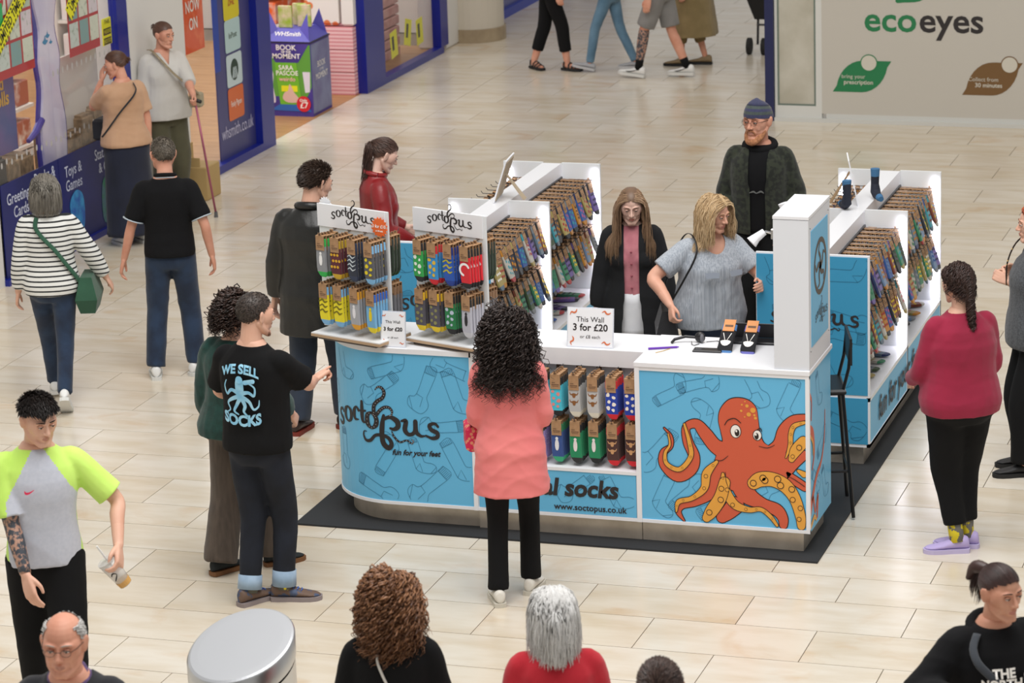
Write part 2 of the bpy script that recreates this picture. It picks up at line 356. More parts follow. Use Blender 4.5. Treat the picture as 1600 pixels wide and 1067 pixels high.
def FC(u, v, l=0.0):       # wraps round the curved end: u = x while flat, then arc length
    d = -1.94 - u
    if d <= 0: return (u, YF + .004 - l, v)
    R = .446 + l; a = min(d / .446, PI/2)
    p = (-1.94 - R*math.sin(a), YF + .45 - R*math.cos(a), v)
    if d > .446*PI/2: p = (p[0], p[1] + d - .446*PI/2, v)
    return p
mb = MB(); sock_prints(mb, FP, [(-.18, .93, 2.1, .9, 0), (.3, .98, .5, 1, 1), (.47, .9, -.4, 1, 0), (-.3, .55, -.7, 1.1, 1), (.0, .78, 2.9, 1.0, 0), (-.1, .35, 2.4, 1, 1), (-.27, .3, -.4, 1, 0), (.1, .27, 2, 1.1, 0), (.38, .38, -1, 1, 1), (-.02, 1.0, 1.9, .9, 1)], clip=(-.38, .58, .16, 1.045))
kb(mb, 'sock_outline_print', LINE)['kind'] = 'stuff'
mb = MB(); sock_prints(mb, FC, [(-1.9, .98, 1.9, 1, 0), (-1.55, .99, -1.9, .9, 1), (-2.0, .83, -.9, 1, 1), (-1.7, .83, -.35, 1.05, 1), (-1.5, .82, .35, 1.15, 0), (-1.93, .45, 2.6, 1, 0), (-1.75, .42, .3, .9, 0), (-1.5, .4, .5, 1.15, 0), (-1.62, .62, -1.4, 1, 1), (-2.0, .22, 1.2, 1, 1), (-1.7, .24, -.8, 1.1, 1), (-2.28, .95, .3, .9, 0), (-2.3, .4, .1, .9, 1), (-2.45, .7, 2, 1, 0)], clip=(-2.8, -1.42, .16, 1.06))
kb(mb, 'sock_outline_print', LINE)['kind'] = 'stuff'
mb = MB(); sock_prints(mb, FM, [(-1.2, .27, 1.9, 1, 0), (-.8, .3, -.9, .9, 1), (-.55, .28, .5, .95, 0)], clip=(-1.37, -.43, .165, .405)); kb(mb, 'sock_outline_print', LINE)['kind'] = 'stuff'
LG = 0.000646
for o in [wordmark('wordmark_print', kc, FC, 0.00066, -1.612, 0.557, BLACK, wt=1.2)]: o.location = (0.4, -2.1, 0)
def kt(*a, **k): o = text(*a, **k); o.location = (0.4, -2.1, 0); return o
kt('slogan_lettering', 'fun for your feet', .047, (-1.765, YF + .001, .462), (1, 0, .02), (0, 0, 1), BLACK, kc, bold=.0015, sx=.95, shear=.3)
kt('fascia_lettering', 'al socks', .145, (-.76, YF + .001, .31), (1, 0, 0), (0, 0, 1), BLACK, kc, bold=.005, shear=.15, sx=1.0)
kt('web_address_lettering', 'www.soctopus.co.uk', .052, (-.70, YF + .001, .195), (1, 0, 0), (0, 0, 1), BLACK, kc, bold=.001, sx=1.0)
# octopus picture (crop pixels -> panel metres)
OR = mat('octopus_orange', '#cf5a3c', 0.5); YE = mat('octopus_yellow', '#e5a340', 0.5); OW = mat('print_white', '#f3efe9', .5)
def oc(x, y): return (-.405 + (x - 50)*(.986/695), 1.078 + (243 - y)*(.937/647) + (x - 50)*(.0585/695)*1.0)
KS = .986/695
def ocs(st): return [(*oc(a, b), c*KS) for a, b, c in st]
red = [[(590, 640, 110), (640, 575, 62), (658, 510, 46), (695, 468, 34), (741, 457, 24)],
 [(640, 700, 60), (690, 650, 46), (741, 610, 34)], [(600, 690, 60), (670, 700, 40), (741, 742, 34)],
 [(480, 690, 120), (500, 770, 82), (565, 812, 48), (625, 838, 50), (650, 872, 40), (652, 900, 32)],
 [(455, 820, 70), (425, 850, 58), (398, 872, 44)],
 [(420, 650, 90), (372, 700, 64), (352, 765, 52), (290, 805, 38), (232, 822, 30), (216, 850, 22), (240, 888, 4)],
 [(425, 600, 80), (375, 575, 58), (335, 525, 52), (298, 484, 38), (255, 500, 30), (262, 560, 40), (286, 620, 44), (272, 672, 46), (215, 702, 44), (160, 655, 36), (158, 605, 28), (190, 575, 16), (190, 535, 11), (163, 502, 4)]]
yel = [[(665, 622, 4), (683, 570, 16), (686, 525, 18), (700, 492, 18), (741, 478, 12)], [(688, 628, 24), (706, 592, 44), (738, 556, 44)], [(716, 676, 12), (738, 690, 24)],
 [(532, 728, 50), (560, 712, 60), (610, 712, 58), (662, 738, 56), (700, 790, 46), (722, 860, 40), (726, 903, 32)],
 [(405, 690, 10), (410, 745, 34), (450, 815, 36), (510, 838, 22), (560, 836, 16), (600, 866, 16), (626, 902, 10)],
 [(412, 725, 44), (392, 790, 50), (355, 846, 50), (334, 874, 34)],
 [(380, 640, 12), (338, 688, 34), (326, 750, 28), (275, 792, 18), (218, 808, 18), (208, 848, 6)],
 [(248, 485, 8), (268, 560, 16), (272, 620, 18), (225, 672, 18), (172, 650, 16), (166, 605, 12), (186, 570, 8), (180, 525, 5)]]
body = [oc(*p) for p in [(390, 470), (398, 425), (430, 388), (470, 378), (515, 388), (545, 420), (553, 470), (556, 500), (562, 530), (580, 565), (640, 590), (690, 625), (660, 690), (600, 720), (540, 740), (450, 760), (400, 720), (370, 670), (380, 610), (405, 560), (400, 520)]]
om = MB()
om.mi = 0
for st in red: ribbon(om, [(a, b, c + .011) for a, b, c in ocs(st)], FP, lift=.0016)
for q in (body,):
    c0 = np.mean(q, axis=0); poly(om, [tuple(c0 + (np.array(p) - c0) * (1 + .0055/np.linalg.norm(np.array(p) - c0))) for p in q], FP, .0017)
om.mi = 1
for st in red: ribbon(om, ocs(st), FP, lift=.0024)
poly(om, body, FP, .0026)
for i, st in enumerate(yel):
    om.mi = 0; ribbon(om, [(a, b, c + .008) for a, b, c in ocs(st)], FP, lift=.0030 + i*.0004)
    om.mi = 2; ribbon(om, ocs(st), FP, lift=.0032 + i*.0004)
rr = random.Random(2)
for i, st in enumerate(yel):
    Q = cat2(ocs(st), 5); step = 3 if i in (3,) else 4
    for j, q in enumerate(Q[2:-2:step]):
        if q[2] < .018: continue
        r = min(q[2]*.26, .021); dx = (q[2]*.18) * (1 if j % 2 else -1) if q[2] > .05 else 0
        om.mi = 0; disc(om, (q[0] + dx, q[1] + dx*.6), r, r, FP, .0066, n=14); om.mi = 2; disc(om, (q[0] + dx, q[1] + dx*.6), r*.78, r*.78, FP, .0068, n=14)
for (x, y, r) in ((508, 410, 7), (532, 428, 11), (515, 445, 9), (542, 460, 6), (484, 430, 5), (487, 405, 4), (498, 455, 3), (538, 448, 5), (500, 392, 3)): om.mi = 2; disc(om, oc(x, y), r*KS, r*KS, FP, .0040)
for (x, y, a, b, px_, py_, pr) in ((460, 514, 20, 26, 466, 520, 10), (549, 530, 16, 20, 546, 534, 9)):
    om.mi = 0; disc(om, oc(x, y), (a+3)*KS, (b+3)*KS, FP, .0040); om.mi = 3; disc(om, oc(x, y), a*KS, b*KS, FP, .0044)
    om.mi = 0; disc(om, oc(px_, py_), pr*KS, (pr+5)*KS, FP, .0048); om.mi = 3; disc(om, oc(px_-3, py_-7), 4*KS, 5*KS, FP, .0052)
om.mi = 0
for st in ([(415, 488, 3), (430, 468, 4), (458, 462, 4), (482, 480, 3)], [(548, 508, 3), (562, 502, 5), (568, 515, 3)], [(368, 632, 2), (400, 635, 3), (428, 615, 2)], [(555, 575, 2), (590, 582, 3), (620, 570, 2)], [(415, 682, 2), (418, 720, 3), (428, 748, 2)], [(668, 695, 2), (700, 712, 3), (741, 740, 3)]): ribbon(om, ocs(st), FP, lift=.0056)
kb(om, 'octopus_print', [mat('ink_black', '#231715', .5), OR, YE, OW])
FS = lambda u, v, l=0.0: (.602 + l, u, v)
sm = MB()
for st in ([(1.83, .25, .04), (1.9, .32, .03), (1.95, .22, .02), (2.02, .3, .03), (2.0, .18, .03)], [(1.83, .75, .05), (1.9, .7, .05), (1.93, .58, .03), (1.88, .5, .02)], [(1.85, .3, .05), (1.98, .42, .04), (2.12, .48, .03), (2.2, .6, .02), (2.22, .75, .012)], [(1.83, .95, .03), (1.87, .9, .02), (1.86, .8, .02)]): ribbon(sm, st, FS, lift=.002)
sm.mi = 1
for st in ([(1.83, .71, .02), (1.895, .65, .02), (1.9, .58, .012)], [(1.84, .17, .03), (1.92, .2, .03), (1.97, .17, .02)]): ribbon(sm, st, FS, lift=.003)
kb(sm, 'octopus_print', [OR, YE])
mb = MB(); sock_prints(mb, FS, [(2.05, .9, .3, .9, 0), (2.15, .6, 2, .9, 1), (2.2, .3, .4, .9, 0), (2.0, .4, 1, .9, 1)], clip=(1.84, 2.36, .16, 1.05)); kb(mb, 'sock_outline_print', LINE)['kind'] = 'stuff'
# pillar with framed poster
pl_ = thing('display_pillar', 'tall white box pillar standing on the right end of the counter, with a blue poster', 'pillar', (.51, 2.08, 1.10))
def pb(mb, name, mats, parent=pl_, **k): o = mb.build(name, mats, parent, **k); o.location = (-.51, -2.08, -1.10); return o
pb(MB().box((.405, 1.81, 1.10), (.606, 2.365, 1.965), bev=.002), 'column', mat('pillar_white', '#dde0e6', .4))
pb(MB().box((.403, 1.808, 1.968), (.608, 2.367, 1.985)), 'cap', WHITE)
pb(MB().box((.606, 1.87, 1.22), (.609, 2.30, 1.89)), 'blue_poster', BLUE)
FQ = lambda u, v, l=0.0: (.609 + l, u, v)
bm_ = MB(); bm_.mi = 0
c0 = (2.095, 1.64)
N_ = 36
for i in range(N_):
    a0, a1 = 2*PI*i/N_, 2*PI*(i+1)/N_
    bm_.add([FQ(c0[0] + r*math.cos(a), c0[1] + r*math.sin(a), .001) for r, a in ((.135, a0), (.165, a0), (.165, a1), (.135, a1))], [(0, 1, 2, 3)])
for k in range(5):
    a = k*2*PI/5 + .3; ribbon(bm_, [(c0[0], c0[1], .04), (c0[0] + .05*math.cos(a), c0[1] + .05*math.sin(a), .03), (c0[0] + .1*math.cos(a+.4), c0[1] + .1*math.sin(a+.4), .022), (c0[0] + .13*math.cos(a+.1), c0[1] + .13*math.sin(a+.1), .01)], FQ, lift=.0012)
pb(bm_, 'round_badge_print', mat('badge_brown', '#5c544c', .6))
o = wordmark('wordmark_print', pl_, FQ, .00027, 2.27, 1.335, mat('faded_print', '#4f6672', .6), dots=False); o.location = (-.51, -2.08, -1.10)
sc = MB()
for u in (1.85, 2.32):
    for v in (1.2, 1.91): sc.ell((.607, u, v), (.003, .004, .004), 6, 4)
pb(sc, 'screws', mat('screw_grey', '#8b8b8b', .4, .8))
CHR = mat('chrome', '#d8d9dc', .15, 1.0)
lp = thing('spot_lamp', 'small white clip spotlight fixed to the left side of the tall pillar', 'lamp', (.405, 2.0, 1.84))
MB().box((-.05, -.03, -.03), (0, .03, .03), bev=.004).build('mount', CHR, lp)
MB().tube([(-.05, 0, .0), (-.085, -.01, .01), (-.1, -.02, 0)], .007).build('arm', CHR, lp)
MB().tube([(-.09, -.02, .01), (-.13, -.045, -.02), (-.155, -.06, -.045)], [.02, .026, .036], 14).build('lamp_head', WHITE, lp)
lp2 = thing('spot_lamp', 'second clip spotlight further back on the left side of the pillar, half hidden', 'lamp', (.405, 2.32, 1.88))
MB().box((-.03, -.03, -.03), (0, .03, .03), bev=.004).build('mount', CHR, lp2)
MB().tube([(-.03, 0, 0), (-.05, 0, .03), (-.06, 0, .06)], [.02, .024, .03], 12).build('lamp_head', WHITE, lp2)
# ---------------------------------------------------------------- gondolas
LED = mat('led_white', '#f4f2ff', .3, emit=14); RAIL = mat('rail_grey', '#5b5c60', .4, .8); PANELW = mat('panel_white', '#e3e6e8', .4)
def gondola(name, label, x0, ys, front_label):
    g = thing(name, label, 'display unit', (x0 + .355, ys[0], 0)); P = (-(x0 + .355), -ys[0], 0)
    def a(mb, nm, mats, parent=g, **k):
        o = mb.build(nm, mats, parent, **k); o.location = P if parent is g else (0, 0, 0); return o
    xa, xb = x0, x0 + .71; s0, s1 = x0 + .29, x0 + .43
    a(MB().box((xa + .06, ys[0] + .05, .012), (xb - .05, ys[-1] - .05, .135)), 'plinth', STEEL)
    a(MB().box((xa, ys[0], .135), (xb, ys[0] + .022, 1.355)), 'end_panel', WHITE)
    a(MB().box((xa + .004, ys[0] - .003, .155), (xb - .012, ys[0], .45)).box((xa + .004, ys[0] - .003, .47), (xb - .012, ys[0], 1.345)), 'blue_panel', BLUE2)
    FE = lambda u, v, l=0.0: (u, ys[0] - .003 - l, v)
    mb = MB(); sock_prints(mb, FE, [(x0+.58, 1.23, 1.6, 1.1, 0), (x0+.5, .85, -1.7, 1.1, 1), (x0+.12, 1.27, .4, 1, 1), (x0+.15, .88, .1, 1, 0), (x0+.45, .6, .5, 1.2, 0), (x0+.6, .95, 1.4, 1, 1), (x0+.1, .6, 2, 1, 1), (x0+.3, .3, 1.6, 1, 0), (x0+.58, .28, 1.2, 1, 1)], clip=(x0+.01, xb-.015, .165, 1.335)); a(mb, 'sock_outline_print', LINE2)['kind'] = 'stuff'
    o = wordmark('wordmark_print', g, FE, .00048, x0 + .645, .905, BLACK, dots=False); o.location = P
    for i, y in enumerate(ys[1:]):
        a(MB().box((xa, y, .135), (s0, y + .022, 1.355)).box((s1, y, .135), (xb, y + .022, 1.355)).box((s0, y, .135), (s1, y + .022, 1.30)), 'end_panel' if y == ys[-1] else 'divider_panel', PANELW)
        a(MB().box((xb - .052, y - .012, .47), (xb - .026, y - .001, 1.31)), 'light_strip', LED)
        a(MB().box((xa + .026, y - .012, .47), (xa + .052, y - .001, 1.31)), 'light_strip', LED)
    a(MB().box((s0, ys[0] + .022, .135), (s1, ys[-1], 1.352)), 'spine', WHITE)
    a(MB().box((xa, ys[0] + .022, .135), (xb, ys[-1], .155)).box((xa + .005, ys[0] + .022, .43), (xb - .003, ys[-1], .45)).box((xb - .02, ys[0], .43), (xb, ys[-1], .455)).box((xb - .02, ys[0], .135), (xb, ys[-1], .158)), 'deck', WHITE)
    for y0_, y1_ in zip(ys[:-1], ys[1:]):
        f = a(MB().box((xb - .012, y0_ + .03, .158), (xb - .004, y1_ - .006, .43)), 'side_fascia', BLUE)
        a(MB().box((xa + .004, y0_ + .03, .158), (xa + .012, y1_ - .006, .43)), 'side_fascia', BLUE)
        a(MB().box((xb - .012, y1_ - .006, .135), (xb, y1_ + .024, .45)), 'upright', WHITE)
        for sx, sgn in ((s1, 1), (s0, -1)):
            for z in (1.25, .93):
                r = MB().box((sx + (0 if sgn > 0 else -.012), y0_ + .04, z), (sx + (.012 if sgn > 0 else 0), y1_ - .02, z + .012))
                n = 11
                for i in range(n):
                    y = y0_ + .08 + i*(y1_ - y0_ - .14)/(n - 1)
                    r.tube([(sx, y, z + .0), (sx + sgn*.25, y, z + .004), (sx + sgn*.262, y, z + .02)], .0028, 5)
                    if z > 1 : r.box((sx + (.012 if sgn > 0 else -.015), y - .05, z - .05), (sx + (.015 if sgn > 0 else -.012), y - .046, z + .006))
                a(r, 'hook_rail', RAIL)
    return g, a
G2, g2a = gondola('sock_gondola', 'right-hand white sock display gondola with blue end panel, behind the pillar', -.10, [3.475, 4.70, 5.90], '')
G1, g1a = gondola('sock_gondola', 'left-hand white sock display gondola behind the two counter racks', -2.48, [3.34, 4.565, 5.77], '')
o = text('side_lettering', 'fun for your feet', .21, (.6125, 4.45, .295), (0, 1, 0), (0, 0, 1), BLACK, G2, bold=.004, shear=.25, sx=1.0); o.location = (-.255, -3.475, 0)
# ---------------------------------------------------------------- shopfront along x = -6.95
NAVY = mat('shop_blue_frame', '#0c1c82', 0.4, coat=.2); NAVYP = mat('navy_vinyl', '#17216f', 0.45, col2='#101a5c', nscale=2)
PLAST = mat('painted_plaster_white', '#dcdad6', 0.6); GLASS = bpy.data.materials.new('shop_glass'); GLASS.use_nodes = True
nt = GLASS.node_tree; nt.nodes.clear(); o_ = nt.nodes.new('ShaderNodeOutputMaterial'); tr = nt.nodes.new('ShaderNodeBsdfTransparent'); gl = nt.nodes.new('ShaderNodeBsdfGlossy'); gl.inputs['Roughness'].default_value = .02
mxs = nt.nodes.new('ShaderNodeMixShader'); mxs.inputs[0].default_value = .06; nt.links.new(tr.outputs[0], mxs.inputs[1]); nt.links.new(gl.outputs[0], mxs.inputs[2]); nt.links.new(mxs.outputs[0], o_.inputs[0])
WOODF = mat('oak_vinyl_floor', '#b98c5c', 0.35, col2='#a37645', nscale=3, stretch=(1, 6, 1))
XW = -6.95
for k in range(24):
    y = 5.5 + k*.5
    o = MB().box((-11.9, y + .002, -.011), (-6.97, y + .498, .001)).build('plank', WOODF, fl)
def st(mb, name, m): o = mb.build(name, m); o['kind'] = 'structure'; return o
def wall_obj(mb, name, m): return st(mb, name, m)
wall_obj(MB().box((-12.1, 4, 0), (-12.0, 20, 3.6)), 'wall_left', mat('shop_back_wall', '#b9a9a0', .7, col2='#8c7f8c', nscale=2))
wall_obj(MB().box((-12.0, 18.3, 0), (-7.2, 18.4, 3.6)), 'wall_back', mat('shop_back_wall2', '#c9c2bd', .7))
FX = lambda u, v, l=0.0: (XW + l, u, v)
# window 1 (y 6.0 - 9.1)
w1 = st(MB().box((XW - .05, 8.96, 0), (XW + .025, 9.16, 3.0)), 'window_1', NAVY)
MB().box((XW - .05, 6.66, 0), (XW + .04, 8.96, .05)).box((XW - .05, 6.66, 2.9), (XW + .04, 8.96, 3.0)).build('window_frame', NAVY, w1)
wall_obj(MB().box((XW - .25, -10, 0), (XW + .0, 6.66, 3.2)), 'wall_front', PLAST)
for a, b_ in ((6.67, 7.72), (7.72, 8.96)):
    MB().box((XW - .012, a + .004, .05), (XW - .004, b_ - .004, 2.9)).build('window_pane', GLASS, w1)
MB().box((XW - .003, 6.70, .03), (XW + .004, 7.715, .80)).build('vinyl_panel', NAVYP, w1)
MB().box((XW - .003, 7.725, .03), (XW + .004, 8.94, .80)).build('vinyl_panel', NAVYP, w1)
LW = mat('pale_lettering', '#c9cfe4', .5)
for t_, y, z, s_ in (('Greeting', 6.98, .66, .13), ('Cards', 7.02, .54, .13), ('Books &', 7.46, .72, .13), ('Magazines', 7.42, .60, .13), ('Toys &', 7.98, .66, .13), ('Games', 7.98, .54, .13), ('Stationery', 8.62, .68, .13), ('& Gifts', 8.6, .56, .12), ('whsmith.co.uk', 7.5, .13, .15)):
    text('window_lettering', t_, s_, (XW + .006, y, z), (0, 1, 0), (0, 0, 1), LW, w1, bold=.001, sx=.85)
bm_ = MB(); poly(bm_, [(8.0, .12), (7.9, .25), (7.88, .4), (8.0, .48), (8.12, .42), (8.14, .25), (8.1, .14)], FX, .007); bm_.build('blue_picture', mat('picture_blue', '#2563b8', .5, col2='#3aa0d8', nscale=14), w1)
bm_ = MB(); poly(bm_, [(7.1, .1), (7.1, .4), (7.3, .48), (7.5, .4), (7.62, .45), (7.62, .1)], FX, .007); bm_.build('grey_picture', mat('picture_grey', '#5f6f8f', .5, col2='#8aa0a8', nscale=14), w1)
bm_ = MB(); poly(bm_, [(8.5, .1), (8.5, .42), (8.65, .48), (8.8, .4), (8.8, .1)], FX, .007); bm_.build('green_picture', mat('picture_green', '#2e7a62', .5, col2='#50708f', nscale=12), w1)
GD = mat('window_decor_grey', '#b9b6b4', .6)
dm = MB()
for i in range(26): disc(dm, (6.75 + i*.088, .95 + .02*(i % 2)), .016, .026, FX, .003, n=8)
dm.build('dot_transfer', GD, w1)['kind'] = 'stuff'
dm = MB()
for i in range(13): disc(dm, (7.75 + i*.088, 1.50), .016, .028, FX, .003, n=8)
dm.build('dot_transfer', GD, w1)['kind'] = 'stuff'
# posters in the window
def poster(y0, y1, z0, z1, nm, lab, m, x=XW - .02, catg='poster', d=.006, rz=0, grp=None):
    p = thing(nm, lab, catg, (x, (y0+y1)/2, (z0+z1)/2), grp and 0 or 0)
    MB().box((-d, -(y1-y0)/2, -(z1-z0)/2), (0, (y1-y0)/2, (z1-z0)/2)).build('sheet', m, p); return p
RED = mat('poster_red', '#b4202c', .5); YEL = mat('notice_yellow', '#e3df1e', .5); NB = mat('notice_black', '#2a2a1e', .6)
def cardposter(y0, y1, z0, z1, lab):
    p = poster(y0, y1, z0, z1, 'greeting_card_poster', lab, RED)
    cols = ['#c9d3cd', '#7fa3a3', '#d5dac9', '#d9cfd6', '#b9c9b4', '#9dbfc0']
    wy, wz = (y1 - y0)/3, (z1 - z0 - .06)/3
    for r in range(3):
        for c in range(3):
            cy, cz = -(y1-y0)/2 + wy*(c+.5), -(z1-z0)/2 + .06 + wz*(r+.5)
            cd = MB().box((0, cy - wy*.42, cz - wz*.44), (.003, cy + wy*.42, cz + wz*.44)).build('card', mat('card_%d' % ((r+c) % 6), cols[(r+c) % 6], .6, col2='#8fa08a', nscale=22, contrast=(.55, .75)), p)
            if (r, c) == (2, 0):
                hm = MB(); fn = lambda u, v, l=0.0: (.004 + l, cy + u, cz + v)
                poly(hm, [(0, -.05), (-.045, 0), (-.04, .04), (-.015, .045), (0, .025), (.015, .045), (.04, .04), (.045, 0)], fn, 0); hm.build('heart', RED, cd)
    return p
p1 = cardposter(6.87, 7.49, 1.60, 2.30, 'red greeting card poster with a heart, left of the window standee')
p2 = cardposter(8.13, 8.70, 1.56, 2.30, 'red greeting card poster right of the window standee')
def tape(p, y0, z0, y1, z1, lab):
    L_ = math.hypot(y1-y0, z1-z0); ang = math.atan2(z1-z0, y1-y0)
    t = thing('hazard_tape', lab, 'banner', (XW + .006, (y0+y1)/2, (z0+z1)/2)); t.rotation_euler = (ang, 0, 0)
    MB().box((-.002, -L_/2, -.075), (.002, L_/2, .075)).build('strip', YEL, t)
    n = int(L_/.045); bb = MB()
    for i in range(n):
        for s in (-1, 1):
            y = -L_/2 + (i+.3)*L_/n; bb.add([(.003, y, s*.072), (.003, y + .02, s*.072), (.003, y + .028, s*.05), (.003, y + .008, s*.05)], [(0, 1, 2, 3) if s < 0 else (3, 2, 1, 0)])
    bb.build('edge_marks', NB, t)['kind'] = 'stuff'
    text('lettering', 'LIMITED TIME ONLY!', .1, (.004, 0, 0), (0, 1, 0), (0, 0, 1), NB, t, bold=.002, sx=L_/1.02*.92)
tape(p1, 6.80, 1.86, 7.52, 2.36, 'yellow hazard tape banner across the left greeting card poster')
tape(p2, 8.10, 1.92, 8.62, 2.42, 'yellow hazard tape banner across the right greeting card poster')
yn = poster(8.76, 8.93, 1.545, 1.77, 'notice', 'small yellow and black weekend notice on the window beside the blue post', YEL)
for i, (t_, z) in enumerate((('THIS', .08), ('WEEKEND', .0), ('ENDS SOON', -.08))):
    MB().box((0, -.07, z - .028), (.002, .07, z + .028)).build('black_band', NB, yn) if i else None
    text('lettering', t_, .05, (.004, 0, z), (0, 1, 0), (0, 0, 1), NB if i == 0 else YEL, yn, sx=.55 if i else 1)
gs = poster(6.70, 6.98, 1.98, 2.2, 'notice', 'plain green notice at the upper left of the shop window', mat('notice_green', '#1fa860', .5), x=XW - .008)
np_ = poster(6.70, 7.54, .92, 1.66, 'book_poster', 'slate blue book poster with gold title and balloon behind the shop window', mat('poster_slate', '#4a5790', .6, col2='#6a5a94', nscale=3), x=XW - .25)
GO = mat('poster_gold', '#e0b13a', .5)
for t_, z, s_ in (('David', .20, .16), ('Nicholls', .07, .16)): text('lettering', t_, s_, (.004, .05, z), (0, 1, 0), (0, 0, 1), GO, np_, bold=.004, sx=1.0)
fn = lambda u, v, l=0.0: (.004 + l, u, v)
bm_ = MB(); poly(bm_, [(.0, -.30), (-.12, -.1), (-.11, .0), (0, .04), (.11, .0), (.12, -.1)], fn, 0); bm_.build('balloon_print', mat('cream_print', '#d9cbb4', .6), np_)
for t_, z in (('You', -.04), ('Are', -.09), ('Here', -.14)): text('lettering', t_, .07, (.007, 0, z), (0, 1, 0), (0, 0, 1), mat('ink_navy', '#2b2f55', .6), np_)
wbd = poster(8.16, 8.90, .82, 1.54, 'window_board', 'plain white board low in the shop window beside the blue post', mat('board_white', '#c9c3bd', .6), x=XW - .16, catg='board')
# window mascot board (plain generic figure shape)
ms = thing('window_standee', 'tall white and purple curvy standee in the middle of the shop window', 'display board', (XW - .12, 7.86, .75))
def body_board(off): return [(-.20 - off, .0), (-.21 - off, .3), (-.14 - off, .62), (-.17 - off, .85), (-.13 - off, 1.1), (-.20 - off, 1.35), (-.19 - off, 1.6), (.19 + off, 1.6), (.20 + off, 1.35), (.13 + off, 1.1), (.19 + off, .85), (.15 + off, .62), (.22 + off, .3), (.2 + off, .0)]
for nm, off, x, m in (('purple_back', .05, 0, mat('standee_purple', '#3a3693', .4)), ('white_front', 0, .02, mat('standee_white', '#e0dcec', .4, col2='#b9b3d4', nscale=1.5))):
    Q = cat2(body_board(off), 4); mb = MB(); n = len(Q)
    mb.add([(x, p[0], p[1]) for p in Q] + [(x + .02, p[0], p[1]) for p in Q], [tuple(range(n)), tuple(range(n, 2*n))[::-1]] + [(i, n+i, n+(i+1) % n, (i+1) % n) for i in range(n)]); mb.build(nm, m, ms)
bm_ = MB(); fn = lambda u, v, l=0.0: (.042 + l, u, v)
for u, v, r in ((-.05, 1.0, .05), (.0, 1.04, .04), (.05, .98, .03)): poly(bm_, [(u - r, v), (u - r*.3, v + r*.4), (u, v + r), (u + r*.3, v + r*.3), (u + r, v), (u, v - r*.5)], fn, 0)
bm_.build('blue_star_print', mat('star_blue', '#2a86b4', .5), ms); 
bm_ = MB().tube([(.02, -.18, .38), (.03, -.32, .30), (.03, -.45, .26)], [.035, .03, .02], 8); bm_.build('arm', MATS['standee_purple'], ms)
# goods behind the glass
BK = mat('kraft_goods', '#9c8264', .7, col2='#6d5a45', nscale=18)
for i, (y, zt, m) in enumerate(((6.88, .98, mat('grey_box', '#3d3a3a', .6)), (7.12, .93, BK), (7.36, .92, BK), (8.25, .93, BK), (8.49, 1.02, BK), (8.73, 1.05, BK))):
    tag(MB().box((XW - .42, y - .11, .0), (XW - .08, y + .10, zt - .02), bev=.01).box((XW - .40, y - .09, zt - .02), (XW - .1, y + .08, zt)).build('display_box', m), ['dark grey display box at the left end of the window row', 'brown kraft display box beside the dark grey box', 'brown kraft display box left of the white standee', 'brown kraft display box right of the white standee', 'taller brown kraft display box second right of the standee', 'tallest brown kraft box near the blue window post'][i], 'box', 'boxes inside the shop window')
# pillar between windows
pc = wall_obj(MB().box((XW - .3, 9.165, 0), (XW + .03, 10.30, 3.2), bev=.02), 'trim_1', PLAST)
# window 2 with the purple panel
w2 = st(MB().box((XW - .05, 11.86, 0), (XW + .07, 12.17, 3.0)), 'window_2', NAVY)
MB().box((XW - .05, 10.29, 0), (XW + .07, 11.86, .075)).box((XW - .05, 10.29, 2.9), (XW + .05, 11.86, 3.0)).box((XW - .05, 10.305, .075), (XW + .0, 10.335, 2.9)).build('window_frame', NAVY, w2)
MB().box((XW - .012, 10.36, .075), (XW - .004, 11.02, 2.9)).build('window_pane', GLASS, w2)
MB().box((XW - .014, 11.02, .075), (XW - .002, 11.86, 2.9)).build('purple_panel', mat('purple_vinyl', '#34386f', .4, col2='#45437a', nscale=1.2), w2)
MB().box((XW - .003, 11.0, .9), (XW + .001, 11.12, 2.9)).build('blue_stripe', mat('stripe_blue', '#1b3fa0', .4), w2)
for i, (z, c, t_) in enumerate(((.55, '#d5662c', 'Funky Pigeon'), (.86, '#c5d6da', ''), (1.18, '#b4cfd0', 'InPost'), (1.48, '#d8c81c', 'DHL'))):
    ic = MB(); pts = []
    for cy, cz, a0 in ((.15, .12, 0), (-.15, .12, 90), (-.15, -.12, 180), (.15, -.12, 270)): pts += [(11.43 + cy + .03*math.cos(math.radians(a0+q)), z + cz + .03*math.sin(math.radians(a0+q))) for q in (0, 30, 60, 90)]
    poly(ic, pts, FX, .002, sub=1); io = ic.build('service_badge', mat('badge_%d' % i, c, .4), w2)
    if t_: text('badge_lettering', t_, .075, (XW + .004, 11.43, z), (0, 1, 0), (0, 0, 1), mat('b_l%d' % i, ['#f4e7df', '', '#5d6f60', '#b03a22'][i], .5), io, bold=.001, sx=.62 if i == 0 else 1, shear=.3 if i == 3 else 0)
    else:
        gm = MB(); disc(gm, (11.43, .86), .09, .10, FX, .0035); g_ = gm.build('dark_emblem', mat('emblem_green', '#1d3a2c', .5), io)
        gm = MB()
        for q in ((-.05, -.02), (-.02, -.03), (.015, -.035), (.05, -.02)): ribbon(gm, [(11.43 + q[0]*.6, .88, .012), (11.43 + q[0], .79, .02)], FX, lift=.005)
        gm.build('pale_fingers', MATS['badge_1'], io)
text('web_lettering', 'whsmith.co.uk', .17, (XW + .003, 11.43, .31), (0, 1, 0), (0, 0, 1), mat('lettering_lilac', '#c4c2de', .5), w2, sx=.75)
op = poster(10.38, 10.84, 1.17, 1.95, 'sale_poster', 'orange poster hanging inside the narrow shop window by the white pillar', mat('poster_orange', '#e0592a', .5, col2='#e87848', nscale=9, contrast=(.5, .7)))
